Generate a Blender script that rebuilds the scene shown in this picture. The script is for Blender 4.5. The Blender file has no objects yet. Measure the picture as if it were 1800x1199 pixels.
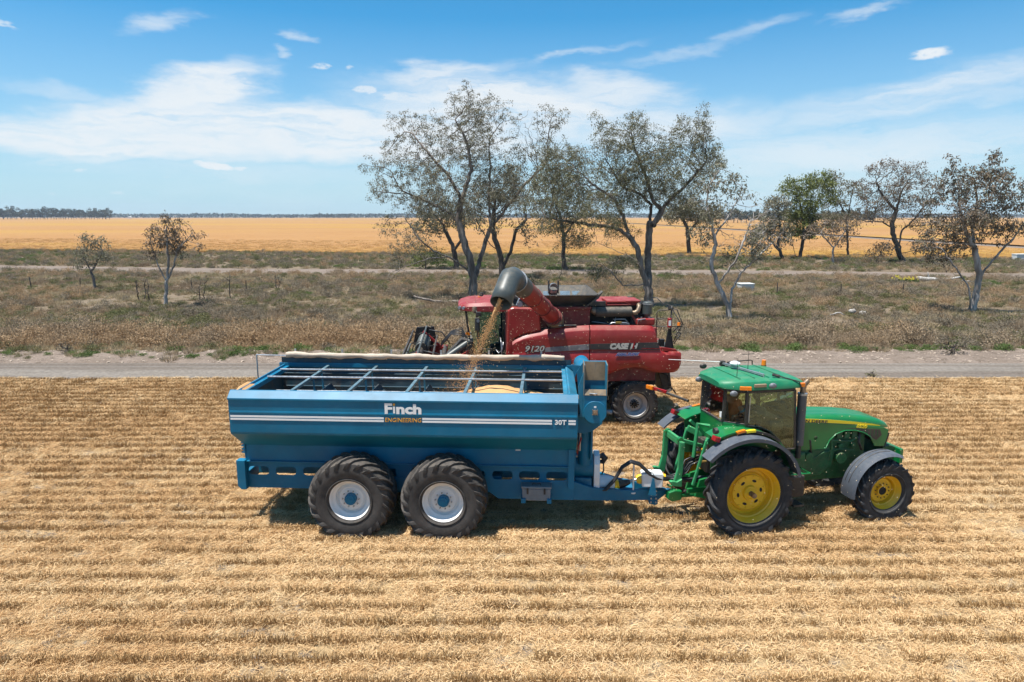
import bpy, bmesh, math, random
import numpy as np
from mathutils import Vector, Matrix, Euler, noise as mnoise

PI = math.pi
random.seed(7)
RNG = np.random.RandomState(11)
scene = bpy.context.scene
COL = scene.collection

# ------------------------------------------------------------------ camera
CAM_H = 6.85
PITCH = math.atan(219.5 / 1200.0)
cam_data = bpy.data.cameras.new('camera')
cam_data.lens = 24.0
cam_data.sensor_width = 36.0
cam_data.clip_start = 0.1
cam_data.clip_end = 20000
cam = bpy.data.objects.new('camera', cam_data)
cam.location = (0, 0, CAM_H)
cam.rotation_euler = (PI / 2 - PITCH, 0, 0)
COL.objects.link(cam)
scene.camera = cam

# ------------------------------------------------------------------ colour management
scene.view_settings.view_transform = 'Standard'
scene.view_settings.look = 'None'
scene.view_settings.gamma = 1
scene.view_settings.use_curve_mapping = False
scene.view_settings.exposure = 0.90
try:
    scene.cycles.max_bounces = 8
    scene.cycles.transparent_max_bounces = 16
    scene.cycles.volume_bounces = 0
except Exception:
    pass

# ------------------------------------------------------------------ sun
SUN_VEC = Vector((-0.26, -0.11, 1.0)).normalized()      # towards the sun
sun_data = bpy.data.lights.new('sun', 'SUN')
sun_data.energy = 4.75
sun_data.angle = math.radians(0.53)
sun_data.color = (1.0, 0.965, 0.90)
sun = bpy.data.objects.new('sun', sun_data)
sun.rotation_euler = SUN_VEC.to_track_quat('Z', 'Y').to_euler()
sun.location = (0, 0, 60)
COL.objects.link(sun)

# ------------------------------------------------------------------ world: sky with clouds
world = bpy.data.worlds.new('World')
scene.world = world
world.use_nodes = True


class NT:
    """small wrapper for building node trees"""
    def __init__(s, tree):
        s.t = tree
        s.n = tree.nodes
        s.l = tree.links

    def new(s, typ, **kw):
        n = s.n.new(typ)
        for k, v in kw.items():
            setattr(n, k, v)
        return n

    def set(s, inp, v):
        if isinstance(v, bpy.types.NodeSocket):
            s.l.new(v, inp)
        elif v is not None:
            inp.default_value = v

    def math(s, op, a, b=None, c=None, clamp=False):
        n = s.new('ShaderNodeMath', operation=op)
        n.use_clamp = clamp
        s.set(n.inputs[0], a)
        if b is not None: s.set(n.inputs[1], b)
        if c is not None: s.set(n.inputs[2], c)
        return n.outputs[0]

    def vmath(s, op, a, b=None):
        n = s.new('ShaderNodeVectorMath', operation=op)
        s.set(n.inputs[0], a)
        if b is not None: s.set(n.inputs[1], b)
        return n.outputs[0]

    def noise(s, vec, scale, detail=4, rough=0.55, dist=0.0):
        n = s.new('ShaderNodeTexNoise')
        s.set(n.inputs['Vector'], vec)
        n.inputs['Scale'].default_value = scale
        n.inputs['Detail'].default_value = detail
        n.inputs['Roughness'].default_value = rough
        n.inputs['Distortion'].default_value = dist
        return n.outputs['Fac']

    def ramp(s, fac, a, b, lo=0.0, hi=1.0, smooth=True):
        n = s.new('ShaderNodeMapRange')
        if smooth: n.interpolation_type = 'SMOOTHSTEP'
        s.set(n.inputs['Value'], fac)
        s.set(n.inputs['From Min'], a)
        s.set(n.inputs['From Max'], b)
        s.set(n.inputs['To Min'], lo)
        s.set(n.inputs['To Max'], hi)
        return n.outputs['Result']

    def mix(s, fac, a, b, blend='MIX'):
        n = s.new('ShaderNodeMix', data_type='RGBA', blend_type=blend)
        s.set(n.inputs['Factor'], fac)
        s.set(n.inputs[6], a if isinstance(a, bpy.types.NodeSocket) else (*a[:3], 1))
        s.set(n.inputs[7], b if isinstance(b, bpy.types.NodeSocket) else (*b[:3], 1))
        return n.outputs[2]

    def mapping(s, vec, scale=(1, 1, 1), loc=(0, 0, 0), rot=(0, 0, 0)):
        n = s.new('ShaderNodeMapping')
        s.set(n.inputs['Vector'], vec)
        n.inputs['Location'].default_value = loc
        n.inputs['Rotation'].default_value = rot
        n.inputs['Scale'].default_value = scale
        return n.outputs['Vector']


def build_world():
    w = NT(world.node_tree)
    w.n.clear()
    out = w.new('ShaderNodeOutputWorld')
    bg = w.new('ShaderNodeBackground')
    bg.inputs['Strength'].default_value = SKY_STRENGTH
    w.l.new(bg.outputs[0], out.inputs[0])
    sky = w.new('ShaderNodeTexSky')
    sky.sky_type = 'NISHITA'
    sky.sun_disc = False
    sky.sun_elevation = math.asin(SUN_VEC.z)
    sky.sun_rotation = math.atan2(SUN_VEC.x, SUN_VEC.y)
    sky.altitude = 150
    sky.air_density = 1.0
    sky.dust_density = 0.3
    sky.ozone_density = 3.0
    tc = w.new('ShaderNodeTexCoord')
    sep = w.new('ShaderNodeSeparateXYZ')
    w.l.new(tc.outputs['Generated'], sep.inputs[0])
    az = w.math('ARCTAN2', sep.outputs[0], sep.outputs[1])          # 0 = +Y, grows to +X
    hyp = w.math('SQRT', w.math('ADD', w.math('MULTIPLY', sep.outputs[0], sep.outputs[0]),
                                w.math('MULTIPLY', sep.outputs[1], sep.outputs[1])))
    el = w.math('ARCTAN2', sep.outputs[2], hyp)
    K = 57.2958
    com = w.new('ShaderNodeCombineXYZ')
    w.l.new(w.math('MULTIPLY', az, K), com.inputs[0])
    w.l.new(w.math('MULTIPLY', el, K), com.inputs[1])
    P = com.outputs[0]                                               # degrees
    # domain warp
    nz = w.new('ShaderNodeTexNoise')
    w.l.new(w.mapping(P, (0.10, 0.30, 1)), nz.inputs['Vector'])
    nz.inputs['Scale'].default_value = 1.6
    nz.inputs['Detail'].default_value = 5
    nz.inputs['Roughness'].default_value = 0.6
    wv = w.vmath('MULTIPLY', w.vmath('SUBTRACT', nz.outputs['Color'], (0.5, 0.5, 0.5)), (9.0, 3.0, 0))
    Q = w.vmath('ADD', P, wv)
    streak = w.noise(w.mapping(Q, (0.07, 0.75, 1), rot=(0, 0, math.radians(4))), 1.0, 7, 0.62)
    fine = w.noise(w.mapping(Q, (0.35, 2.2, 1), rot=(0, 0, math.radians(-5))), 1.0, 6, 0.6)
    puff = w.noise(w.mapping(P, (1.1, 2.2, 1)), 1.0, 6, 0.62)

    def blob(px, py, rx, ry, rot, soft, amp, vec=None):
        v = (py - 599.5) / 1200.0
        u = (px - 900) / 1200.0
        e = math.degrees(-(math.atan(v) + PITCH))
        cp, sp = math.cos(PITCH), math.sin(PITCH)
        fwd = cp - v * sp
        a = math.degrees(math.atan2(u, fwd))
        e = math.degrees(math.atan2(-(sp + v * cp), math.hypot(u, fwd)))
        s = 1 / 21.0
        mp = w.new('ShaderNodeMapping', vector_type='TEXTURE')
        w.set(mp.inputs['Vector'], vec if vec is not None else Q)
        mp.inputs['Location'].default_value = (a, e, 0)
        mp.inputs['Rotation'].default_value = (0, 0, math.radians(rot))
        mp.inputs['Scale'].default_value = (rx * s, ry * s, 1)
        n = w.new('ShaderNodeVectorMath', operation='LENGTH')
        w.l.new(mp.outputs[0], n.inputs[0])
        return w.ramp(n.outputs['Value'], 1.0, 1.0 - soft, 0.0, amp)

    def total(items, vec=None):
        r = None
        for it in items:
            b = blob(*it, vec=vec)
            r = b if r is None else w.math('MAXIMUM', r, b)
        return r
    sheet = total([
        (350, 155, 150, 44, 17, 0.75, 1.0), (250, 205, 260, 48, 8, 0.75, 1.0), (200, 245, 420, 42, 0, 0.7, 1.0), (620, 235, 520, 62, -2, 0.6, 1.0),
        (760, 130, 170, 24, 6, 0.9, 0.85), (900, 190, 360, 72, -3, 0.7, 1.0), (1080, 160, 170, 36, -4, 0.8, 0.85),
        (1150, 225, 340, 60, 0, 0.9, 0.85), (120, 160, 110, 16, -4, 0.9, 0.4), (285, 40, 75, 20, 9, 0.9, 0.62),
        (540, 72, 36, 14, -8, 1.0, 0.5), (493, 95, 30, 8, 2, 1.0, 0.5),
        (1660, 150, 360, 36, 8, 1.0, 0.72), (1560, 195, 360, 26, 5, 1.0, 0.6), (1500, 270, 560, 66, 2, 1.0, 0.75),
        (1200, 90, 170, 14, 11, 1.0, 0.34), (1330, 48, 90, 14, 10, 1.0, 0.45), (1500, 32, 80, 10, 5, 1.0, 0.5),
        (1000, 100, 160, 10, 10, 1.0, 0.4), (430, 300, 520, 40, -2, 1.0, 0.40), (1400, 330, 560, 40, 1, 1.0, 0.5), (700, 320, 900, 50, 0, 1.0, 0.28)])
    puffs = total([
        (1637, 97, 40, 11, 2, 0.6, 1.0), (640, 158, 26, 14, 0, 0.6, 0.8), (690, 168, 38, 12, 0, 0.6, 0.8),
        (372, 290, 46, 10, -4, 0.6, 1.0), (420, 293, 22, 6, 0, .7, .8), (980, 97, 10, 5, 0, .8, .5), (13, 43, 24, 8, -8, 0.7, 0.7), (560, 119, 18, 7, 4, 0.7, 0.7),
        (607, 121, 9, 6, 0, 0.8, 0.6), (140, 296, 26, 6, 0, 0.8, 0.6), (325, 278, 14, 5, 0, 0.8, 0.6),
        (288, 311, 15, 5, 0, 0.8, 0.5), (455, 334, 20, 5, 0, 0.8, 0.4), (210, 338, 18, 4, 0, 0.8, 0.4),
        (85, 339, 16, 5, 0, 0.8, 0.4), (835, 119, 12, 6, 0, 0.8, 0.6), (1330, 318, 26, 5, 0, 0.8, 0.45)],
        vec=w.vmath('ADD', P, w.vmath('MULTIPLY', w.vmath('SUBTRACT', nz.outputs['Color'], (0.5, 0.5, 0.5)), (3.4, 1.7, 0))))
    s1 = w.math('MULTIPLY', sheet, w.ramp(w.math('ADD', w.math('MULTIPLY', streak, 0.6), w.math('MULTIPLY', fine, 0.4)), 0.27, 0.55, 0.28, 1.0))
    p1 = w.math('MULTIPLY', puffs, w.ramp(w.math('ADD', puff, w.math('MULTIPLY', puffs, 0.30)), 0.50, 0.76))
    # thin cirrus over the rest of the sky, outside the picture
    side = w.ramp(w.math('ABSOLUTE', az), 0.72, 1.0)
    up = w.ramp(el, 0.32, 0.55)
    rest = w.math('MULTIPLY', w.math('MAXIMUM', side, up), w.math('MULTIPLY', w.ramp(streak, 0.48, 0.70), 0.6))
    rest = w.math('MULTIPLY', rest, w.ramp(el, 0.0, 0.08))
    m = w.math('MAXIMUM', w.math('MAXIMUM', s1, p1), rest, clamp=True)
    m = w.math('MULTIPLY', m, 0.93)
    # whitening towards the horizon (aerosol)
    hz = w.ramp(el, 0.26, -0.02, 0.0, 0.80, smooth=False)
    tint = w.mix(1.0, sky.outputs[0], SKY_TINT, 'MULTIPLY')
    base = w.mix(hz, tint, HORIZON_COL)
    col = w.mix(m, base, CLOUD_COL)
    w.l.new(col, bg.inputs['Color'])


SKY_STRENGTH = 0.063
SKY_TINT = (0.34, 1.06, 1.30)
HAZE_DENSITY = 0.00010
HORIZON_COL = (5.2, 6.1, 7.2)
CLOUD_COL = (7.3, 7.7, 8.0)
build_world()

# ------------------------------------------------------------------ materials
MATS = {}


def new_mat(name):
    m = bpy.data.materials.new(name)
    m.use_nodes = True
    t = NT(m.node_tree)
    b = t.n['Principled BSDF']
    MATS[name] = m
    return m, t, b


def set_in(b, name, v):
    if name in b.inputs:
        b.inputs[name].default_value = v


def surf(name, col, rough=0.5, metal=0.0, coat=0.0, dust=0.0, var=0.12, scale=3.0, bump=0.0, bump_scale=40.0,
         dust_col=(0.36, 0.27, 0.17), spec=0.5, stain=None):
    """painted / metal / rubber surface: base colour with mottling, dust that settles on faces looking up, fine relief"""
    m, t, b = new_mat(name)
    col = [k * .88 for k in col]
    dust_col = [k * .88 for k in dust_col]
    tc = t.new('ShaderNodeTexCoord')
    O = tc.outputs['Object']
    n1 = t.noise(O, scale, 5, 0.6)
    c = t.mix(t.ramp(n1, 0.3, 0.7), [k * (1 - var) for k in col], [min(1, k * (1 + var)) for k in col])
    if stain:
        ns = t.noise(t.mapping(O, (1.0, 1.0, 0.25)), scale * 1.7, 6, 0.65)
        c = t.mix(t.ramp(ns, 0.52, 0.78, 0, 0.75), c, stain)
    if dust > 0:
        geo = t.new('ShaderNodeNewGeometry')
        sp = t.new('ShaderNodeSeparateXYZ')
        t.l.new(geo.outputs['Normal'], sp.inputs[0])
        up = t.ramp(sp.outputs[2], 0.15, 1.0, 0.25, 1.0)
        n2 = t.noise(O, scale * 2.3, 6, 0.7)
        f = t.math('MULTIPLY', t.math('MULTIPLY', up, t.ramp(n2, 0.35, 0.75)), dust, clamp=True)
        c = t.mix(f, c, dust_col)
        r = t.math('ADD', t.math('MULTIPLY', f, 0.4), rough, clamp=True)
        t.l.new(r, b.inputs['Roughness'])
    else:
        n3 = t.noise(O, scale * 4, 4, 0.6)
        t.l.new(t.ramp(n3, 0.3, 0.7, max(0.02, rough - 0.07), min(1, rough + 0.1)), b.inputs['Roughness'])
    t.l.new(c, b.inputs['Base Color'])
    b.inputs['Metallic'].default_value = metal
    set_in(b, 'Coat Weight', coat)
    set_in(b, 'Coat Roughness', 0.15)
    set_in(b, 'Specular IOR Level', spec)
    if bump > 0:
        bn = t.new('ShaderNodeBump')
        bn.inputs['Strength'].default_value = bump
        bn.inputs['Distance'].default_value = 0.01
        t.l.new(t.noise(O, bump_scale, 5, 0.6), bn.inputs['Height'])
        t.l.new(bn.outputs[0], b.inputs['Normal'])
    return m


def veg(name, c1, c2, trans=0.25, rough=0.7, c3=None):
    """leaves, straw and stems: colour varies per instance and by position, light passes partly through"""
    m, t, b = new_mat(name)
    oi = t.new('ShaderNodeObjectInfo')
    geo = t.new('ShaderNodeNewGeometry')
    tc = t.new('ShaderNodeTexCoord')
    rnd = oi.outputs['Random']
    isl = geo.outputs['Random Per Island']
    c1, c2 = [k * .73 for k in c1], [k * .73 for k in c2]
    if c3: c3 = [k * .73 for k in c3]
    f = t.math('ADD', t.math('MULTIPLY', rnd, 0.45), t.math('MULTIPLY', isl, 0.55))
    c = t.mix(f, c1, c2)
    if c3:
        pos = t.noise(geo.outputs['Position'], 0.13, 3, 0.5)
        c = t.mix(t.ramp(pos, 0.42, 0.62), c, c3)
    t.l.new(c, b.inputs['Base Color'])
    b.inputs['Roughness'].default_value = rough
    set_in(b, 'Specular IOR Level', 0.25)
    if trans > 0:
        tr = t.new('ShaderNodeBsdfTranslucent')
        t.l.new(c, tr.inputs[0])
        mx = t.new('ShaderNodeMixShader')
        mx.inputs[0].default_value = trans
        t.l.new(b.outputs[0], mx.inputs[1])
        t.l.new(tr.outputs[0], mx.inputs[2])
        t.l.new(mx.outputs[0], t.n['Material Output'].inputs[0])
    return m


BLUE = surf('blue_paint', (0.0, 0.142, 0.262), 0.46, coat=0.0, dust=0.16, spec=0.3, var=0.13, scale=1.2)
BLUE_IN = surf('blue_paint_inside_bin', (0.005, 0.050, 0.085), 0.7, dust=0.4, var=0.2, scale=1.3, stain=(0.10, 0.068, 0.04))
BLUE_WORN = surf('blue_paint_worn', (0.003, 0.165, 0.28), 0.5, dust=0.22, var=0.2, scale=3)
BEIGE_DUST = surf('grain_polished_steel', (0.30, 0.22, 0.14), 0.55, metal=0.25, var=0.25, scale=4, stain=(0.02, 0.08, 0.13))
WHITE = surf('white_paint', (0.82, 0.81, 0.79), 0.45, coat=0.1, dust=0.12, var=0.04)
WHITE_PLASTIC = surf('white_plastic', (0.74, 0.76, 0.78), 0.45, dust=0.15, var=0.04)
TEXT_WHITE = surf('white_lettering', (0.85, 0.85, 0.84), 0.5, var=0.02)
TEXT_ORANGE = surf('orange_lettering', (0.80, 0.36, 0.02), 0.5, var=0.02)
CANVAS = surf('canvas', (0.50, 0.41, 0.32), 0.85, var=0.12, scale=6, bump=0.6, bump_scale=14)
TYRE = surf('tyre_rubber', (0.034, 0.035, 0.038), 0.75, dust=0.7, var=0.25, scale=5, bump=0.15, dust_col=(0.13, 0.115, 0.10), spec=0.3)
TYRE_DUSTY = surf('tyre_rubber_dusty', (0.055, 0.050, 0.047), 0.80, dust=0.8, var=0.3, scale=4, bump=0.2, dust_col=(0.16, 0.135, 0.11), spec=0.3)
GREEN = surf('green_paint', (0.003, 0.165, 0.040), 0.34, coat=0.25, dust=0.07, var=0.07, scale=2)
GREEN_ROOF = surf('green_paint_roof', (0.006, 0.19, 0.085), 0.45, dust=0.18, var=0.08, scale=2)
GREEN_DARK = surf('green_paint_chassis', (0.006, 0.10, 0.028), 0.55, dust=0.45, var=0.3, scale=5)
YELLOW = surf('yellow_paint', (0.84, 0.50, 0.012), 0.38, coat=0.25, dust=0.14, var=0.06, scale=3)
YELLOW_DECAL = surf('yellow_decal', (0.88, 0.66, 0.02), 0.4, var=0.03)
DARK = surf('black_steel', (0.018, 0.018, 0.02), 0.5, dust=0.4, var=0.2, scale=6)
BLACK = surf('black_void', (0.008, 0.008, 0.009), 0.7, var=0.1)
RUBBER = surf('black_hose', (0.02, 0.02, 0.022), 0.45, var=0.1)
GREY_PLASTIC = surf('grey_fender_plastic', (0.062, 0.075, 0.097), 0.6, dust=0.22, var=0.08, scale=4, bump=0.1, bump_scale=90, dust_col=(0.3, 0.29, 0.28))
GREY_EXHAUST = surf('grey_exhaust_paint', (0.085, 0.09, 0.10), 0.5, dust=0.15, var=0.15, scale=3)
STEEL = surf('galvanised_steel', (0.42, 0.44, 0.46), 0.38, metal=0.7, var=0.15, scale=6)
STEEL_RUST = surf('heat_stained_steel', (0.27, 0.20, 0.14), 0.5, metal=0.6, var=0.3, scale=8)
TOOLBOX = surf('toolbox_plastic', (0.16, 0.19, 0.22), 0.55, dust=0.3, var=0.1, scale=5)
RED = surf('red_paint', (0.27, 0.010, 0.008), 0.42, coat=0.15, dust=0.38, var=0.12, scale=1.5, dust_col=(0.36, 0.24, 0.17))
RED_DARK = surf('red_paint_dusty', (0.16, 0.010, 0.012), 0.6, dust=0.6, var=0.25, scale=3)
RED_ROOF = surf('red_paint_roof', (0.25, 0.012, 0.014), 0.5, dust=0.32, var=0.10, scale=2, dust_col=(0.5, 0.33, 0.28))
HOPPER = surf('hopper_sheet', (0.05, 0.048, 0.042), 0.55, dust=0.45, var=0.25, scale=3)
HOPPER_WIN = surf('hopper_panel_blue_grey', (0.10, 0.15, 0.19), 0.3, var=0.12, scale=4)
SPOUT = surf('spout_plastic', (0.055, 0.068, 0.068), 0.42, dust=0.25, var=0.15, scale=3)
ORANGE_LENS = surf('orange_lens', (0.85, 0.22, 0.01), 0.25, var=0.05)
RED_LENS = surf('red_lens', (0.32, 0.012, 0.015), 0.25, var=0.05)
LENS = surf('lamp_lens', (0.17, 0.18, 0.20), 0.45, metal=0.0, var=0.1)
BRASS = surf('brass_fitting', (0.42, 0.28, 0.08), 0.4, metal=0.6, var=0.1)
DECAL_DARK = surf('dark_decal', (0.035, 0.032, 0.034), 0.4, dust=0.2, var=0.2, scale=3)
DECAL_GREY = surf('grey_decal', (0.20, 0.19, 0.20), 0.4, dust=0.2, var=0.3, scale=5)
SILVER_TEXT = surf('silver_lettering', (0.55, 0.52, 0.46), 0.45, var=0.08)
BLUE_TEXT = surf('blue_lettering', (0.10, 0.14, 0.34), 0.45, var=0.08)
CONCRETE = surf('white_concrete', (0.60, 0.62, 0.60), 0.85, var=0.10, scale=2, bump=0.3)
GRAIN = surf('wheat_grain', (0.58, 0.32, 0.13), 0.7, var=0.14, scale=60, bump=0.8, bump_scale=120)
SKIN = surf('skin', (0.35, 0.17, 0.11), 0.6, var=0.05)
SHIRT = surf('orange_work_shirt', (0.60, 0.13, 0.035), 0.85, var=0.1)
SHIRT_BLUE = surf('blue_shirt_trim', (0.10, 0.28, 0.42), 0.85, var=0.05)
TROUSERS = surf('dark_trousers', (0.03, 0.035, 0.05), 0.9, var=0.1)
CLOTH_SEAT = surf('seat_cloth', (0.04, 0.042, 0.045), 0.9, var=0.1)
FLOWER = veg('sunflower_yellow', (0.62, 0.50, 0.02), (0.75, 0.62, 0.03), 0.3)


def glass_mat(name, tint, alpha_rough=0.03):
    m, t, b = new_mat(name)
    tr = t.new('ShaderNodeBsdfTransparent')
    tr.inputs[0].default_value = (*tint, 1)
    gl = t.new('ShaderNodeBsdfGlossy')
    gl.inputs['Roughness'].default_value = alpha_rough
    gl.inputs[0].default_value = (0.9, 0.95, 0.95, 1)
    fr = t.new('ShaderNodeFresnel')
    fr.inputs['IOR'].default_value = 1.5
    mx = t.new('ShaderNodeMixShader')
    t.l.new(fr.outputs[0], mx.inputs[0])
    t.l.new(tr.outputs[0], mx.inputs[1])
    t.l.new(gl.outputs[0], mx.inputs[2])
    t.l.new(mx.outputs[0], t.n['Material Output'].inputs[0])
    return m


GLASS = glass_mat('tinted_cab_glass', (0.74, 0.86, 0.77))
GLASS_DARK = glass_mat('dark_cab_glass', (0.45, 0.60, 0.56))


# ------------------------------------------------------------------ mesh helpers
class MB:
    def __init__(s):
        s.v = []
        s.f = []

    def add(s, vs, fs):
        o = len(s.v)
        s.v.extend([tuple(p) for p in vs])
        s.f.extend([tuple(i + o for i in f) for f in fs])
        return s

    def box(s, x0, x1, y0, y1, z0, z1):
        vs = [(x, y, z) for x in (x0, x1) for y in (y0, y1) for z in (z0, z1)]
        return s.add(vs, [(0, 1, 3, 2), (4, 6, 7, 5), (0, 4, 5, 1), (2, 3, 7, 6), (0, 2, 6, 4), (1, 5, 7, 3)])

    def obox(s, c, size, eul=(0, 0, 0)):
        R = Euler(eul).to_matrix()
        vs = []
        for x in (-.5, .5):
            for y in (-.5, .5):
                for z in (-.5, .5):
                    vs.append(Vector(c) + R @ Vector((x * size[0], y * size[1], z * size[2])))
        return s.add(vs, [(0, 1, 3, 2), (4, 6, 7, 5), (0, 4, 5, 1), (2, 3, 7, 6), (0, 2, 6, 4), (1, 5, 7, 3)])

    def beam(s, p0, p1, w, h, up=(0, 0, 1)):
        """rectangular bar from p0 to p1, w across, h along up"""
        p0, p1 = Vector(p0), Vector(p1)
        d = (p1 - p0).normalized()
        side = d.cross(Vector(up))
        if side.length < 1e-4: side = d.cross(Vector((1, 0, 0)))
        side.normalize()
        u = side.cross(d)
        vs = []
        for p in (p0, p1):
            for a, b in ((-1, -1), (1, -1), (1, 1), (-1, 1)):
                vs.append(p + side * (a * w / 2) + u * (b * h / 2))
        return s.add(vs, [(3, 2, 1, 0), (4, 5, 6, 7), (0, 1, 5, 4), (1, 2, 6, 5), (2, 3, 7, 6), (3, 0, 4, 7)])

    def cyl(s, p0, p1, r0, r1=None, n=14, cap=True):
        r1 = r0 if r1 is None else r1
        return s.tube([p0, p1], [r0, r1], n, cap)

    def tube(s, pts, r, n=8, cap=True):
        pts = [Vector(p) for p in pts]
        if not isinstance(r, (list, tuple, np.ndarray)): r = [r] * len(pts)
        d0 = (pts[1] - pts[0]).normalized()
        ref = Vector((0, 0, 1)) if abs(d0.z) < 0.9 else Vector((1, 0, 0))
        u = d0.cross(ref).normalized()
        vs = []
        for i, p in enumerate(pts):
            a = pts[max(0, i - 1)]
            b = pts[min(len(pts) - 1, i + 1)]
            d = (b - a).normalized()
            u = (u - d * u.dot(d)).normalized()
            w = d.cross(u)
            for k in range(n):
                t = 2 * PI * k / n
                vs.append(p + (u * math.cos(t) + w * math.sin(t)) * r[i])
        fs = []
        for i in range(len(pts) - 1):
            for k in range(n):
                a = i * n + k
                b = i * n + (k + 1) % n
                fs.append((a, b, b + n, a + n))
        if cap:
            fs.append(tuple(range(n - 1, -1, -1)))
            fs.append(tuple(range((len(pts) - 1) * n, len(pts) * n)))
        return s.add(vs, fs)

    def prism(s, poly, y0, y1):
        """polygon of (x, z) extruded from y0 to y1"""
        n = len(poly)
        vs = [(x, y0, z) for x, z in poly] + [(x, y1, z) for x, z in poly]
        area = sum(poly[i][0] * poly[(i + 1) % n][1] - poly[(i + 1) % n][0] * poly[i][1] for i in range(n))
        a = tuple(range(n))
        b = tuple(range(2 * n - 1, n - 1, -1))
        if (area > 0) != (y1 > y0):
            a = a[::-1]; b = b[::-1]
        fs = [a, b]
        for i in range(n):
            j = (i + 1) % n
            q = (i, i + n, j + n, j)
            if (area > 0) != (y1 > y0): q = q[::-1]
            fs.append(q)
        return s.add(vs, fs)

    def prism_x(s, poly, x0, x1):
        """polygon of (y, z) extruded from x0 to x1"""
        n = len(poly)
        vs = [(x0, y, z) for y, z in poly] + [(x1, y, z) for y, z in poly]
        fs = [tuple(range(n)), tuple(range(2 * n - 1, n - 1, -1))]
        for i in range(n):
            j = (i + 1) % n
            fs.append((i, i + n, j + n, j))
        return s.add(vs, fs)

    def prism_z(s, poly, z0, z1):
        n = len(poly)
        vs = [(x, y, z0) for x, y in poly] + [(x, y, z1) for x, y in poly]
        fs = [tuple(range(n)), tuple(range(2 * n - 1, n - 1, -1))]
        for i in range(n):
            j = (i + 1) % n
            fs.append((i, i + n, j + n, j))
        return s.add(vs, fs)

    def lathe(s, prof, c=(0, 0, 0), n=48, closed=False, axis='y'):
        """profile of (radius, offset along the axis)"""
        vs = []
        for k in range(n):
            t = 2 * PI * k / n
            for r, y in prof:
                if axis == 'y':
                    vs.append((c[0] + r * math.cos(t), c[1] + y, c[2] + r * math.sin(t)))
                elif axis == 'z':
                    vs.append((c[0] + r * math.cos(t), c[1] + r * math.sin(t), c[2] + y))
                else:
                    vs.append((c[0] + y, c[1] + r * math.cos(t), c[2] + r * math.sin(t)))
        m = len(prof)
        fs = []
        for k in range(n):
            k2 = (k + 1) % n
            for i in range(m - 1 + (1 if closed else 0)):
                j = (i + 1) % m
                fs.append((k * m + i, k * m + j, k2 * m + j, k2 * m + i))
        return s.add(vs, fs)

    def loft(s, rings, close=True, cap=True):
        n = len(rings[0])
        vs = [p for r in rings for p in r]
        fs = []
        for i in range(len(rings) - 1):
            for k in range(n if close else n - 1):
                a = i * n + k
                b = i * n + (k + 1) % n
                fs.append((a, b, b + n, a + n))
        if cap and close:
            fs.append(tuple(range(n - 1, -1, -1)))
            fs.append(tuple(range((len(rings) - 1) * n, len(rings) * n)))
        return s.add(vs, fs)

    def build(s, name, mat, parent=None, smooth=False, bevel=0.0, loc=(0, 0, 0), recalc=True, seg=2):
        me = bpy.data.meshes.new(name)
        me.from_pydata(s.v, [], s.f)
        if recalc:
            bm = bmesh.new()
            bm.from_mesh(me)
            bmesh.ops.recalc_face_normals(bm, faces=bm.faces)
            bm.to_mesh(me)
            bm.free()
        me.materials.append(mat)
        o = bpy.data.objects.new(name, me)
        COL.objects.link(o)
        if parent is not None: o.parent = parent
        o.location = loc
        if smooth:
            me.shade_smooth()
            if smooth != 'all':
                me.set_sharp_from_angle(angle=math.radians(38))
        if bevel > 0:
            md = o.modifiers.new('bevel', 'BEVEL')
            md.width = bevel
            md.segments = seg
            md.limit_method = 'ANGLE'
            md.angle_limit = math.radians(35)
            md.harden_normals = False
        return o


def np_obj(name, verts, faces, mat, parent=None, smooth=False):
    """fast mesh from numpy arrays; faces is an (n,3) or (n,4) array"""
    me = bpy.data.meshes.new(name)
    verts = np.asarray(verts, dtype=np.float32)
    faces = np.asarray(faces, dtype=np.int32)
    k = faces.shape[1]
    me.vertices.add(len(verts))
    me.vertices.foreach_set('co', verts.ravel())
    me.loops.add(faces.size)
    me.loops.foreach_set('vertex_index', faces.ravel())
    me.polygons.add(len(faces))
    me.polygons.foreach_set('loop_start', np.arange(0, faces.size, k, dtype=np.int32))
    me.polygons.foreach_set('loop_total', np.full(len(faces), k, dtype=np.int32))
    me.update(calc_edges=True)
    if mat: me.materials.append(mat)
    if smooth: me.shade_smooth()
    o = bpy.data.objects.new(name, me)
    COL.objects.link(o)
    if parent is not None: o.parent = parent
    return o


def empty(name, loc, rz=0.0, parent=None):
    o = bpy.data.objects.new(name, None)
    o.empty_display_size = 0.3
    COL.objects.link(o)
    o.location = loc
    o.rotation_euler = (0, 0, rz)
    if parent is not None: o.parent = parent
    return o


def tag(o, label=None, cat=None, group=None, kind=None):
    if label: o['label'] = label
    if cat: o['category'] = cat
    if group: o['group'] = group
    if kind: o['kind'] = kind
    return o


def copy_tree(o, parent=None):
    c = o.copy()
    COL.objects.link(c)
    if parent is not None:
        c.parent = parent
        c.matrix_parent_inverse = o.matrix_parent_inverse.copy()
    for ch in list(o.children):
        copy_tree(ch, c)
    return c


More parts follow.
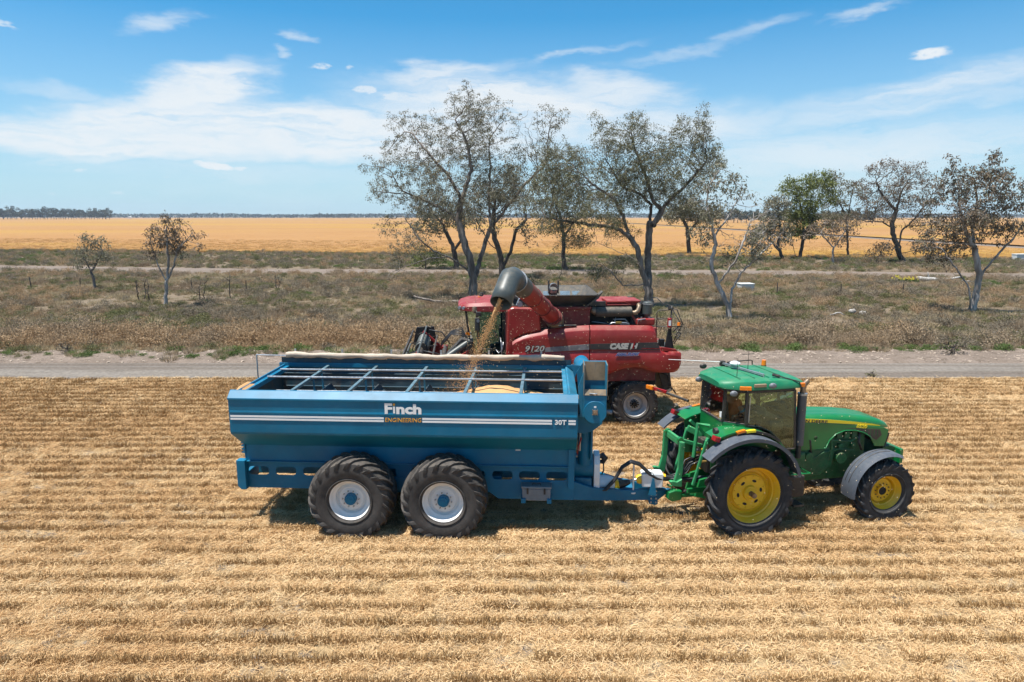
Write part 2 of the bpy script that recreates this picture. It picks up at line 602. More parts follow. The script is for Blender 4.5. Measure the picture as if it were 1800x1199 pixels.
def text_obj(s, name, mat, parent, loc, size, width=None, rot=(PI / 2, 0, 0), shear=0.0, bold=0.0, depth=0.004, space=1.0):
    cu = bpy.data.curves.new(name, 'FONT')
    cu.body = s
    cu.size = size
    cu.shear = shear
    cu.offset = bold
    cu.extrude = depth
    cu.space_character = space
    cu.resolution_u = 3
    tmp = bpy.data.objects.new(name + '_curve', cu)
    COL.objects.link(tmp)
    dg = bpy.context.evaluated_depsgraph_get()
    me = bpy.data.meshes.new_from_object(tmp.evaluated_get(dg))
    bpy.data.objects.remove(tmp)
    me.name = name
    me.materials.clear()
    me.materials.append(mat)
    xs = [v.co.x for v in me.vertices]
    if width:
        k = width / (max(xs) - min(xs))
        x0 = min(xs)
        for v in me.vertices: v.co.x = (v.co.x - x0) * k
    o = bpy.data.objects.new(name, me)
    COL.objects.link(o)
    o.parent = parent
    o.location = loc
    o.rotation_euler = rot
    return o


def ground_xy(px, py, z=0.0):
    """where the line of sight through a point of the photograph meets the ground (used only to note positions)"""
    a = (px - 900) / 1200.0
    v = (py - 599.5) / 1200.0
    cp, sp = math.cos(PITCH), math.sin(PITCH)
    t = (z - CAM_H) / -(sp + v * cp)
    return a * t, (cp - v * sp) * t


def at_plane(px, py, Y):
    """metres (X, Z) of a photograph point on the vertical plane Y"""
    a = (px - 900) / 1200.0
    v = (py - 599.5) / 1200.0
    cp, sp = math.cos(PITCH), math.sin(PITCH)
    t = Y / (cp - v * sp)
    return a * t, CAM_H - (sp + v * cp) * t


# ================================================================== THE GROUND
def ground_mat(name, c1, c2, c3=None, s1=0.3, s2=4.0, rough=0.95, bump=0.4, bscale=20, stretch=(1, 1, 1), band=None):
    m, t, b = new_mat(name)
    geo = t.new('ShaderNodeNewGeometry')
    P = geo.outputs['Position']
    S = t.mapping(P, stretch)
    c1, c2 = [k * .70 for k in c1], [k * .70 for k in c2]
    if c3: c3 = [k * .70 for k in c3]
    if band: band = ([k * .70 for k in band[0]],) + tuple(band[1:])
    big = t.noise(S, s1, 4, 0.6)
    small = t.noise(S, s2, 6, 0.65)
    c = t.mix(t.ramp(big, 0.35, 0.65), c1, c2)
    if c3: c = t.mix(t.ramp(small, 0.48, 0.68), c, c3)
    if band:
        bn = t.noise(t.mapping(P, band[1]), 1.0, 4, 0.55)
        c = t.mix(t.ramp(bn, 0.45, 0.62, 0, band[2]), c, band[0])
    fine = t.noise(P, s2 * 6, 3, 0.6)
    c = t.mix(0.5, c, t.mix(t.ramp(fine, 0.3, 0.7), (0.55, 0.55, 0.55), (1.25, 1.25, 1.25)), 'MULTIPLY')
    t.l.new(c, b.inputs['Base Color'])
    b.inputs['Roughness'].default_value = rough
    set_in(b, 'Specular IOR Level', 0.2)
    bmp = t.new('ShaderNodeBump')
    bmp.inputs['Strength'].default_value = bump
    bmp.inputs['Distance'].default_value = 0.06
    t.l.new(t.noise(P, bscale, 5, 0.65), bmp.inputs['Height'])
    t.l.new(bmp.outputs[0], b.inputs['Normal'])
    return m


M_EARTH = ground_mat('scrub_earth', (0.20, 0.145, 0.095), (0.29, 0.22, 0.155), (0.13, 0.115, 0.06), 0.12, 1.6)
M_SOIL = ground_mat('stubble_soil', (0.54, 0.37, 0.19), (0.66, 0.48, 0.27), (0.30, 0.25, 0.21), 0.6, 2.2, bump=0.8, bscale=45)
M_ROAD = ground_mat('dirt_road', (0.225, 0.195, 0.165), (0.27, 0.235, 0.20), (0.19, 0.16, 0.13), 0.25, 1.2, bump=0.3, bscale=14,
                    stretch=(0.12, 1.0, 1), band=((0.16, 0.125, 0.10), (0.02, 2.3, 1), 0.7))
M_SAND = ground_mat('pale_sand', (0.30, 0.235, 0.19), (0.24, 0.185, 0.145), (0.17, 0.13, 0.10), 0.5, 3.0, bump=0.8, bscale=9)
M_TRACK = ground_mat('farm_track', (0.28, 0.22, 0.18), (0.24, 0.19, 0.15), (0.20, 0.155, 0.12), 0.2, 1.0, stretch=(0.2, 1, 1))
M_CROP = ground_mat('ripe_crop', (0.435, 0.225, 0.078), (0.48, 0.262, 0.10), (0.39, 0.19, 0.06), 0.02, 0.35, bump=1.0, bscale=1.5,
                    stretch=(0.35, 1, 1), band=((0.50, 0.30, 0.035), (0.003, 0.012, 1), 0.55))
M_CROP_SIDE = veg('crop_stalks', (0.60, 0.34, 0.12), (0.80, 0.50, 0.20), 0.25)


def sheet(name, x0, x1, y0, y1, nx, ny, zfun, mat, kind='structure'):
    xs = np.linspace(x0, x1, nx)
    ys = np.linspace(y0, y1, ny)
    X, Y = np.meshgrid(xs, ys)
    if callable(zfun): Z = zfun(X, Y)
    else: Z = np.full_like(X, zfun)
    V = np.stack([X, Y, Z], -1).reshape(-1, 3)
    i = np.arange((nx - 1) * (ny - 1))
    r, c = i // (nx - 1), i % (nx - 1)
    a = r * nx + c
    F = np.stack([a, a + 1, a + nx + 1, a + nx], -1)
    o = np_obj(name, V, F, mat)
    if kind: o['kind'] = kind
    return o


def vnoise(x, y, seed=0, octaves=3):
    """cheap smooth value noise on numpy arrays, 0..1"""
    out = np.zeros_like(np.asarray(x, dtype=float))
    amp, tot = 1.0, 0.0
    for o in range(octaves):
        f = 2 ** o
        xi = np.floor(np.asarray(x) * f).astype(np.int64)
        yi = np.floor(np.asarray(y) * f).astype(np.int64)
        fx = np.asarray(x) * f - xi
        fy = np.asarray(y) * f - yi
        fx = fx * fx * (3 - 2 * fx)
        fy = fy * fy * (3 - 2 * fy)

        def h(a, b):
            n = (a * 374761393 + b * 668265263 + (seed + o * 17) * 1442695041) & 0x7fffffff
            n = ((n ^ (n >> 13)) * 1274126177) & 0x7fffffff
            return ((n ^ (n >> 16)) & 0xffff) / 65535.0
        v = (h(xi, yi) * (1 - fx) + h(xi + 1, yi) * fx) * (1 - fy) + (h(xi, yi + 1) * (1 - fx) + h(xi + 1, yi + 1) * fx) * fy
        out += v * amp
        tot += amp
        amp *= 0.5
    return out / tot


ROW = 0.50


def row_wobble(x, k):
    return 0.12 * (vnoise(x * 0.10, k * 0.31, 5, 2) - 0.5) + 0.07 * (vnoise(x * 0.7, k * 1.7, 9, 2) - 0.5)


def soil_z(X, Y):
    ridge = 0.5 + 0.5 * np.cos(2 * PI * (Y / ROW))
    und = vnoise(X * 0.35, Y * 0.9, 3, 3)
    edge = np.clip((28.35 - Y) / 0.6, 0, 1)
    return 0.012 + edge * (0.045 * ridge * (0.4 + und) + 0.03 * und)


sheet('ground', -9000, 9000, -400, 9000, 2, 2, 0.0, M_EARTH)
sheet('stubble_field', -34, 34, 2.0, 28.35, 260, 300, soil_z, M_SOIL)
sheet('stubble_field_beyond', -260, -34, 2.0, 28.4, 20, 4, 0.012, M_SOIL)
sheet('stubble_field_beyond', 34, 260, 2.0, 28.4, 20, 4, 0.012, M_SOIL)
sheet('stubble_field_behind', -260, 260, -200, 2.0, 20, 4, 0.012, M_SOIL)
sheet('dirt_road', -260, 260, 28.2, 31.6, 240, 26,
      lambda X, Y: 0.020 + 0.03 * np.sin((Y - 28.2) / 3.4 * PI) - 0.018 * np.exp(-((Y - 29.2) / 0.22) ** 2) - 0.018 * np.exp(-((Y - 30.9) / 0.22) ** 2)
      + 0.010 * (vnoise(X * 0.2, Y * 4, 4, 2) - 0.5), M_ROAD)


def berm_z(X, Y):
    t = np.clip((Y - 31.4) / 3.6, 0, 1)
    prof = np.sin(t * PI) ** 0.7
    return 0.006 + 0.15 * prof * (0.35 + 0.9 * vnoise(X * 0.25, Y * 0.6, 8, 4)) + 0.10 * (vnoise(X * 1.6, Y * 1.8, 12, 2)) * prof


sheet('road_verge', -120, 120, 31.4, 35.0, 600, 30, berm_z, M_SAND)

# farm track across the scrub (runs a little towards the camera on the right)
xs = np.linspace(-160, 160, 90)
V, F = [], []
for i, x in enumerate(xs):
    cy = 85.2 - 0.10 * x + 1.5 * math.sin(x * 0.05)
    for j, d in enumerate((-3.6, -1.5, 1.5, 3.6)):
        V.append((x, cy + d, 0.030 if j in (1, 2) else 0.008))
    if i:
        for j in range(3):
            a = (i - 1) * 4 + j
            F.append((a, a + 4, a + 5, a + 1))
np_obj('farm_track', V, F, M_TRACK)['kind'] = 'structure'


def crop_edge(x):
    return 123.0 - 0.155 * x


# the ripe crop: two blocks either side of a lane, 0.55 m deep
def crop_block(x0, x1, far, nx):
    V, F = [], []
    xs = np.linspace(x0, x1, nx)
    ys = [0.0, 0.2, 1.5, 5, 14, 40, 90, 200, 450, 900, far]
    for i, x in enumerate(xs):
        e = crop_edge(min(max(x, -400), 300))
        V.append((x, e, 0.002))
        for d in ys:
            z = 0.0 if d == 0 else 0.34
            j = 0.09 * (random.random() - 0.5) if 0 < d < 50 else 0
            V.append((x, e + d * (1 if d < far else 0) + (far - e if d == far else 0), 0.24 + j if d == 0 else z + j))
        if i:
            m = len(ys) + 1
            for k in range(m - 1):
                a = (i - 1) * m + k
                F.append((a, a + m, a + m + 1, a + 1))
    o = np_obj('ripe_crop_field', V, F, M_CROP)
    o['kind'] = 'structure'


crop_block(-3200, -300, 2700, 80)
crop_block(-300, 104.5, 2700, 420)
crop_block(116, 400, 2700, 160)
crop_block(400, 3200, 2700, 60)
sheet('farm_lane', 103.5, 117, 90, 420, 4, 60, 0.02, M_TRACK)


# ================================================================== SCATTERED COVER (instances, one object for each kind of cover)
def proto_mesh(name, V, F, mat):
    me = bpy.data.meshes.new(name)
    me.from_pydata(V, [], F)
    me.materials.append(mat)
    return bpy.data.objects.new(name, me)


def scatter(name, pts, rz, sc, idx, protos, label, cat=None, tilt=None):
    coll = bpy.data.collections.new(name + '_shapes')
    for i, p in enumerate(protos):
        p.name = '%s_shape_%02d' % (name, i)
        coll.objects.link(p)
    me = bpy.data.meshes.new(name)
    pts = np.asarray(pts, dtype=np.float32)
    me.vertices.add(len(pts))
    me.vertices.foreach_set('co', pts.ravel())
    a = me.attributes.new('rot', 'FLOAT_VECTOR', 'POINT')
    rot = np.zeros((len(pts), 3), dtype=np.float32)
    rot[:, 2] = rz
    if tilt is not None: rot[:, 0] = tilt
    a.data.foreach_set('vector', rot.ravel())
    a = me.attributes.new('sc', 'FLOAT', 'POINT')
    a.data.foreach_set('value', np.asarray(sc, dtype=np.float32))
    a = me.attributes.new('idx', 'INT', 'POINT')
    a.data.foreach_set('value', np.asarray(idx, dtype=np.int32))
    o = bpy.data.objects.new(name, me)
    COL.objects.link(o)
    ng = bpy.data.node_groups.new(name + '_nodes', 'GeometryNodeTree')
    ng.interface.new_socket('Geometry', in_out='INPUT', socket_type='NodeSocketGeometry')
    ng.interface.new_socket('Geometry', in_out='OUTPUT', socket_type='NodeSocketGeometry')
    n = ng.nodes
    gi, go = n.new('NodeGroupInput'), n.new('NodeGroupOutput')
    iop = n.new('GeometryNodeInstanceOnPoints')
    ci = n.new('GeometryNodeCollectionInfo')
    ci.inputs['Collection'].default_value = coll
    ci.inputs['Separate Children'].default_value = True
    ci.inputs['Reset Children'].default_value = True
    iop.inputs['Pick Instance'].default_value = True

    def named(nm, typ):
        x = n.new('GeometryNodeInputNamedAttribute')
        x.data_type = typ
        x.inputs['Name'].default_value = nm
        return x.outputs['Attribute']
    l = ng.links
    l.new(gi.outputs[0], iop.inputs['Points'])
    l.new(ci.outputs[0], iop.inputs['Instance'])
    l.new(named('idx', 'INT'), iop.inputs['Instance Index'])
    l.new(named('rot', 'FLOAT_VECTOR'), iop.inputs['Rotation'])
    l.new(named('sc', 'FLOAT'), iop.inputs['Scale'])
    l.new(iop.outputs[0], go.inputs[0])
    md = o.modifiers.new('scatter', 'NODES')
    md.node_group = ng
    o['kind'] = 'stuff'
    o['label'] = label
    if cat: o['category'] = cat
    return o


M_STALK = veg('stubble_stalk', (0.36, 0.205, 0.078), (0.68, 0.435, 0.195), 0.12)
M_STRAW = veg('loose_straw', (0.86, 0.555, 0.265), (1.0, 0.765, 0.455), 0.18)
M_STRAW_DARK = veg('weathered_straw', (0.70, 0.44, 0.20), (0.95, 0.65, 0.345), 0.18)
M_DRY = veg('dry_grass', (0.46, 0.35, 0.20), (0.68, 0.55, 0.35), 0.25, c3=(0.36, 0.26, 0.165))
M_RUST = veg('russet_bush', (0.37, 0.235, 0.125), (0.56, 0.38, 0.215), 0.25, c3=(0.37, 0.28, 0.185))
M_GREY = veg('grey_brown_bush', (0.205, 0.165, 0.115), (0.34, 0.28, 0.195), 0.2)
M_OLIVE = veg('olive_weed', (0.14, 0.14, 0.055), (0.27, 0.25, 0.11), 0.3)
M_WEED = veg('green_weed', (0.10, 0.155, 0.04), (0.20, 0.27, 0.08), 0.3)


def straw_blade(V, F, p, d, L, w, bend=0.0):
    """a thin flat stem from p along d"""
    p = Vector(p); d = Vector(d).normalized()
    s = d.cross(Vector((random.uniform(-1, 1), random.uniform(-1, 1), random.uniform(-.3, 1)))).normalized() * (w / 2)
    o = len(V)
    if bend:
        m = p + d * (L * 0.5) + Vector((0, 0, bend))
        e = p + d * L
        V += [tuple(p - s), tuple(p + s), tuple(m + s), tuple(m - s), tuple(e + s), tuple(e - s)]
        F += [(o, o + 1, o + 2, o + 3), (o + 3, o + 2, o + 4, o + 5)]
    else:
        e = p + d * L
        V += [tuple(p - s), tuple(p + s), tuple(e + s), tuple(e - s)]
        F += [(o, o + 1, o + 2, o + 3)]


def stubble_protos():
    out = []
    for k in range(6):
        V, F = [], []
        for i in range(38):
            x, y = random.gauss(0, 0.055), random.gauss(0, 0.034)
            straw_blade(V, F, (x, y, 0), (x * 4 + random.gauss(0, .35), y * 5 + random.gauss(0, .35), 1), random.uniform(.045, .125), random.uniform(.005, .009))
        out.append(proto_mesh('st', V, F, M_STALK))
    return out


def litter_protos(mat, n=6):
    out = []
    for k in range(n):
        V, F = [], []
        for i in range(92):
            a = random.uniform(0, 2 * PI)
            r = random.uniform(0, .27)
            th = random.gauss(0, 0.9)
            if random.random() < .5: th += PI / 2
            d = (math.cos(th), math.sin(th), random.gauss(0.08, .22))
            L = random.uniform(.04, .125) * (2.0 if random.random() < .06 else 1)
            straw_blade(V, F, (r * math.cos(a) - d[0] * L / 2, r * math.sin(a) - d[1] * L / 2, random.uniform(.01, .07)), d, L,
                        random.uniform(.004, .0075), random.choice((0, 0, .012)))
        out.append(proto_mesh('li', V, F, mat))
    return out


# standing stubble in drill rows
P, RZ, SC, IX = [], [], [], []
k0, k1 = int(4.0 / ROW), int(28.2 / ROW)
for k in range(k0, k1 + 1):
    y = k * ROW
    half = 0.80 * y + 3.5
    n = int(2 * half / 0.075)
    x = -half + 2 * half * (np.arange(n) + RNG.rand(n)) / n
    yy = y + row_wobble(x, k) + RNG.normal(0, 0.018, n)
    dens = vnoise(x * 0.45, np.full(n, k * 0.8), 21, 3)
    patch = vnoise(x * 0.10, np.full(n, y * 0.28), 33, 3)
    clump = vnoise(x * 3.2, np.full(n, k * 2.3), 27, 2)
    keep = (dens + 0.55 * patch + 0.50 * (clump - .5)) > 0.54 + 0.16 * (vnoise(x * 0.05, np.full(n, k * 0.9), 91, 2) - .5)
    x, yy, patch = x[keep], yy[keep], patch[keep]
    P.append(np.stack([x, yy, soil_z(x, yy) - 0.01], -1))
    SC.append((0.78 + 0.55 * RNG.rand(len(x))) * (0.75 + 0.6 * patch))
P = np.concatenate(P)
N = len(P)
scatter('standing_stubble', P, RNG.choice([0.0, PI], N) + RNG.normal(0, .25, N), np.concatenate(SC), RNG.randint(0, 6, N),
        stubble_protos(), 'brown cut stubble standing in drill rows across the harvested field', tilt=RNG.normal(0, .12, N))


def field_points(density, y0, y1, fade=0.0):
    area = (y1 - y0) * (0.8 * (y0 + y1) + 8)
    n = int(area * density)
    out = []
    y = np.sqrt(RNG.rand(n) * (y1 ** 2 - y0 ** 2) + y0 ** 2)
    x = (RNG.rand(n) * 2 - 1) * (0.80 * y + 4)
    return x, y


x1_, y1_ = field_points(52, 4.2, 14)
x2_, y2_ = field_points(38, 14, 28.3)
x, y = np.concatenate([x1_, x2_]), np.concatenate([y1_, y2_])
frac = np.abs(((y / ROW) % 1.0) - 0.0)
dist = np.minimum(frac, 1 - frac)
bare = vnoise(x * 0.5, y * 1.0, 41, 4)
keep = (RNG.rand(len(x)) < 0.16 + 2.0 * dist) & (bare < 0.66 + 0.2 * RNG.rand(len(x)))
x, y = x[keep], y[keep]
pat = vnoise(x * 0.14, y * 0.5, 55, 3)
light = (pat + 0.3 * (RNG.rand(len(x)) - .5)) > 0.42
for flag, mat, nm, lab in ((light, M_STRAW, 'loose_straw', 'pale chopped straw lying loose between the stubble rows'),
                           (~light, M_STRAW_DARK, 'weathered_straw', 'darker weathered straw lying in bands on the harvested field')):
    xx, yy = x[flag], y[flag]
    n = len(xx)
    scatter(nm, np.stack([xx, yy, soil_z(xx, yy)], -1), RNG.normal(0, .5, n), 0.75 + 0.5 * RNG.rand(n), RNG.randint(0, 6, n),
            litter_protos(mat), lab)


# ---- scrub
def grass_protos(mat, n, blades, h, spread, w):
    out = []
    for k in range(n):
        V, F = [], []
        for i in range(blades):
            a, r = random.uniform(0, 2 * PI), spread * math.sqrt(random.random())
            p = Vector((r * math.cos(a), r * math.sin(a), 0))
            d = Vector((math.cos(a) * .5 + random.gauss(0, .35), math.sin(a) * .5 + random.gauss(0, .35), 1)).normalized()
            L = h * random.uniform(.5, 1.1)
            s = Vector((random.uniform(-1, 1), random.uniform(-1, 1), 0)).normalized() * w / 2
            o = len(V)
            V += [tuple(p - s), tuple(p + s), tuple(p + d * L)]
            F.append((o, o + 1, o + 2))
        out.append(proto_mesh('g', V, F, mat))
    return out


def bush_protos(mat, n, count, R, h, size):
    out = []
    for k in range(n):
        V, F = [], []
        lobes = [(random.gauss(0, R * .4), random.gauss(0, R * .4), random.uniform(.5, 1.0)) for _ in range(4)]
        for i in range(count):
            lx, ly, lh = random.choice(lobes)
            a, u = random.uniform(0, 2 * PI), random.random()
            rr = R * .62 * (random.random() ** .4)
            z = h * lh * (random.random() ** .7)
            q = math.sqrt(max(0.0, 1 - (z / (h * 1.05)) ** 2))
            p = Vector((lx + rr * q * math.cos(a), ly + rr * q * math.sin(a), z))
            d = Vector((random.gauss(0, 1), random.gauss(0, 1), random.gauss(.6, .8))).normalized() * size * random.uniform(.6, 1.6)
            s = d.cross(Vector((random.gauss(0, 1), random.gauss(0, 1), random.gauss(0, 1)))).normalized() * size * .28
            o = len(V)
            V += [tuple(p - s), tuple(p + s), tuple(p + d)]
            F.append((o, o + 1, o + 2))
        for i in range(14):
            a = random.uniform(0, 2 * PI)
            straw_blade(V, F, (0, 0, 0), (math.cos(a) * .6, math.sin(a) * .6, 1), h * random.uniform(.6, 1.15), .014)
        out.append(proto_mesh('b', V, F, mat))
    return out


def scrub_band(y0, y1, density, big):
    area = 0.8 * (y1 ** 2 - y0 ** 2) + 12 * (y1 - y0)
    n = int(area * density)
    y = np.sqrt(RNG.rand(n) * (y1 ** 2 - y0 ** 2) + y0 ** 2)
    x = (RNG.rand(n) * 2 - 1) * (0.80 * y + 6)
    return x, y


xa, ya = scrub_band(31.9, 50, 4.0, 1)
xb, yb = scrub_band(50, 82, 2.6, 1)
xc, yc = scrub_band(82, 150, 1.0, 1)
x = np.concatenate([xa, xb, xc]); y = np.concatenate([ya, yb, yc])
off = y - (85.2 - 0.10 * x + 1.5 * np.sin(x * 0.05))
keep = (np.abs(off) > 3.4 + 0.8 * RNG.rand(len(x))) & (y < crop_edge(np.clip(x, -400, 300)) - 0.3) & ~((x > 103.0) & (x < 117.0) & (y > 90))
lim_ = 31.75 + 0.6 * (vnoise(x * 0.25, x * 0 + 3, 17, 3) - .4) + 1.5 * np.clip((x - 6) / 8, 0, 1)
keep &= ~((y < lim_ + 1.0) & (RNG.rand(len(x)) < np.clip(1.05 - (y - lim_) * 1.1, 0, 1)))
# bare patches of pale sand
bare = vnoise(x * 0.10 + 3, y * 0.16, 71, 3)
keep &= ~((bare > 0.70) & (y < 60) & (RNG.rand(len(x)) < .8))
x, y, off = x[keep], y[keep], off[keep]
n = len(x)
pa = vnoise(x * 0.07, y * 0.13, 61, 3)
pb = vnoise(x * 0.09 + 40, y * 0.17, 62, 3)
pc = vnoise(x * 0.22 + 80, y * 0.30, 63, 3)
r = RNG.rand(n)
kind = np.zeros(n, dtype=int)                       # 0 dry grass
q1, q2, q3 = RNG.rand(n), RNG.rand(n), RNG.rand(n)
kind[q1 < np.clip((pa - .30) * 1.3, .05, .55)] = 1                    # russet bush
kind[q2 < np.clip((pb - .36) * 1.3, .04, .45)] = 2                    # grey brown
kind[q3 < np.clip((pc - .36) * 1.5, .06, .60)] = 3                    # olive
kind[((pc > 0.70) & (r < .35)) | ((y < 35.6) & (pb > .36) & (r < .6))] = 4   # green weed
near_front = (y < 39.5) & (y > 35.0)
kind[near_front & (pa > .40) & (r < .65)] = 1
far = off > 3
kind[far & (r < .35) & (pa < .5)] = 2
kind[far & (r > .70)] = 3
kind[far & (pb > .62) & (r < .6)] = 4
zg = np.where(y < 35.0, berm_z(x, y), 0.0) - 0.02
scl = 0.55 + 0.95 * RNG.rand(n) ** 2.2
scl *= np.where(y > 84, 1.25, 1.0) * np.where((kind == 4) | (kind == 0), 0.9, 1.0) * np.where(y < 33.6, 0.75, 1.0) * np.where((y > 34.8) & (y < 41) & (kind == 1), 1.0 + .7 * RNG.rand(n), 1.0)
spec = [
    (0, lambda: grass_protos(M_DRY, 5, 130, .42, .42, .030), 'dry_grass', 'tan dry grass covering the scrubby paddock behind the road'),
    (1, lambda: bush_protos(M_RUST, 6, 620, .55, .62, .050), 'russet_scrub', 'russet dead tumbleweed scrub growing thick beyond the dirt road'),
    (2, lambda: bush_protos(M_GREY, 5, 460, .50, .48, .055), 'grey_scrub', 'grey brown low scrub spread through the dry paddock'),
    (3, lambda: bush_protos(M_OLIVE, 5, 420, .50, .36, .060), 'olive_scrub', 'olive green low herbs scattered through the dry grass'),
    (4, lambda: bush_protos(M_WEED, 5, 380, .45, .28, .060), 'green_weeds', 'fresh green weeds in patches along the road edge and track'),
]
for kd, mk, nm, lab in spec:
    s_ = kind == kd
    q = int(s_.sum())
    pr = mk()
    scatter(nm, np.stack([x[s_], y[s_], zg[s_]], -1), RNG.rand(q) * 2 * PI, scl[s_], RNG.randint(0, len(pr), q), pr, lab)

# small pebbles, twigs and sprigs of weed on the verge
M_PEB = surf('clod', (0.38, 0.30, 0.235), 0.95, var=0.25, scale=9)
V, F = [], []
pr = []
for k in range(3):
    bm = bmesh.new()
    bmesh.ops.create_icosphere(bm, subdivisions=1, radius=.06)
    for v in bm.verts: v.co *= random.uniform(.6, 1.2); v.co.z *= .6
    me = bpy.data.meshes.new('clod'); bm.to_mesh(me); bm.free(); me.materials.append(M_PEB)
    pr.append(bpy.data.objects.new('clod', me))
n = 2600
x = (RNG.rand(n) * 2 - 1) * 34
y = 31.5 + 3.2 * RNG.rand(n)
scatter('clods', np.stack([x, y, berm_z(x, y)], -1), RNG.rand(n) * 6, 0.4 + 1.3 * RNG.rand(n) ** 3, RNG.randint(0, 3, n), pr,
        'pale clods of earth strewn along the sandy road verge')

# loose crop heads on the near part of the ripe field
pr = grass_protos(M_CROP_SIDE, 4, 110, .44, .55, .045)
n = 16000
yy = 60 * RNG.rand(n) ** 1.6
x = (RNG.rand(n) * 2 - 1) * 150
y = crop_edge(x) + yy - 0.3
keep = (np.abs(x) < 0.8 * y + 4) & ~((x > 103.5) & (x < 117))
x, y = x[keep], y[keep]
scatter('crop_fringe', np.stack([x, y, np.full(len(x), .08)], -1), RNG.rand(len(x)) * 6, .8 + .4 * RNG.rand(len(x)),
        RNG.randint(0, 4, len(x)), pr, 'ripe golden crop stems along the near edge of the big field')


# ================================================================== TREES
def bark(name, c1, c2):
    m, t, b = new_mat(name)
    tc = t.new('ShaderNodeTexCoord')
    O = tc.outputs['Object']
    n1 = t.noise(t.mapping(O, (2.5, 2.5, 0.5)), 1.0, 6, 0.65)
    n2 = t.noise(t.mapping(O, (14, 14, 2.0)), 1.0, 5, 0.6)
    c = t.mix(t.ramp(n1, 0.38, 0.64), c1, c2)
    c = t.mix(0.6, c, t.mix(t.ramp(n2, 0.3, 0.7), (0.55, 0.55, 0.55), (1.2, 1.2, 1.2)), 'MULTIPLY')
    t.l.new(c, b.inputs['Base Color'])
    b.inputs['Roughness'].default_value = 0.85
    set_in(b, 'Specular IOR Level', 0.25)
    bn = t.new('ShaderNodeBump')
    bn.inputs['Strength'].default_value = 0.7
    bn.inputs['Distance'].default_value = 0.03
    t.l.new(n2, bn.inputs['Height'])
    t.l.new(bn.outputs[0], b.inputs['Normal'])
    return m


BARK_GREY = bark('grey_bark', (0.115, 0.092, 0.078), (0.27, 0.23, 0.20))
BARK_PALE = bark('pale_bark', (0.22, 0.185, 0.16), (0.46, 0.42, 0.385))
BARK_DARK = bark('dark_bark', (0.045, 0.036, 0.030), (0.13, 0.105, 0.085))
DEADWOOD = bark('bleached_wood', (0.26, 0.235, 0.21), (0.48, 0.455, 0.425))
LEAF_GREY = veg('gum_leaf_grey_green', (0.16, 0.15, 0.09), (0.32, 0.29, 0.19), 0.25, 0.5)
LEAF_OLIVE = veg('gum_leaf_olive', (0.16, 0.155, 0.075), (0.33, 0.31, 0.165), 0.28, 0.5)
LEAF_BROWN = veg('gum_leaf_brownish', (0.17, 0.125, 0.08), (0.30, 0.225, 0.155), 0.22, 0.5)
LEAF_GREEN = veg('gum_leaf_bright', (0.15, 0.18, 0.04), (0.32, 0.34, 0.10), 0.3, 0.5)
LEAF_DARK = veg('far_leaf_dark', (0.035, 0.045, 0.022), (0.085, 0.095, 0.045), 0.1, 0.6)


def grow(attr, skel, step, kill, infl, rng, iters=90, jitter=0.25, rise=0.0):
    pos, par = [], []
    for poly in skel:
        pts = [np.array(p, float) for p in poly]
        if pos:
            d = np.linalg.norm(np.array(pos) - pts[0], axis=1)
            last = int(d.argmin())
        else:
            pos.append(pts[0]); par.append(-1); last = 0
        for a, b in zip(pts[:-1], pts[1:]):
            n = max(1, int(round(np.linalg.norm(b - a) / step)))
            for i in range(1, n + 1):
                p = a + (b - a) * i / n + rng.normal(0, 0.10 * step, 3)
                pos.append(p); par.append(last); last = len(pos) - 1
    pos_a = np.array(pos)
    par = list(par)
    A = attr.copy()
    d2 = ((A[:, None, :] - pos_a[None]) ** 2).sum(-1)
    near = d2.argmin(1)
    dist = np.sqrt(d2.min(1))
    seen = {}
    for it in range(iters):
        act = dist < infl
        if not act.any():
            infl *= 1.25
            if infl > 60: break
            continue
        ids = near[act]
        dirs = A[act] - pos_a[ids]
        dirs /= (np.linalg.norm(dirs, axis=1, keepdims=True) + 1e-9)
        u, inv = np.unique(ids, return_inverse=True)
        acc = np.zeros((len(u), 3))
        np.add.at(acc, inv, dirs)
        acc /= (np.linalg.norm(acc, axis=1, keepdims=True) + 1e-9)
        acc += rng.normal(0, jitter, acc.shape)
        acc[:, 2] += rise
        acc /= (np.linalg.norm(acc, axis=1, keepdims=True) + 1e-9)
        new, npar = [], []
        for k, node in enumerate(u):
            c = seen.get(int(node), 0)
            if c >= 3: continue
            seen[int(node)] = c + 1
            new.append(pos_a[node] + acc[k] * step)
            npar.append(int(node))
        if not new: break
        new = np.array(new)
        base = len(pos_a)
        pos_a = np.vstack([pos_a, new])
        par += npar
        d2 = ((A[:, None, :] - new[None]) ** 2).sum(-1)
        nd = np.sqrt(d2.min(1))
        ni = d2.argmin(1) + base
        better = nd < dist
        near = np.where(better, ni, near)
        dist = np.where(better, nd, dist)
        alive = dist > kill
        A, near, dist = A[alive], near[alive], dist[alive]
        if len(A) == 0: break
    return pos_a, np.array(par)


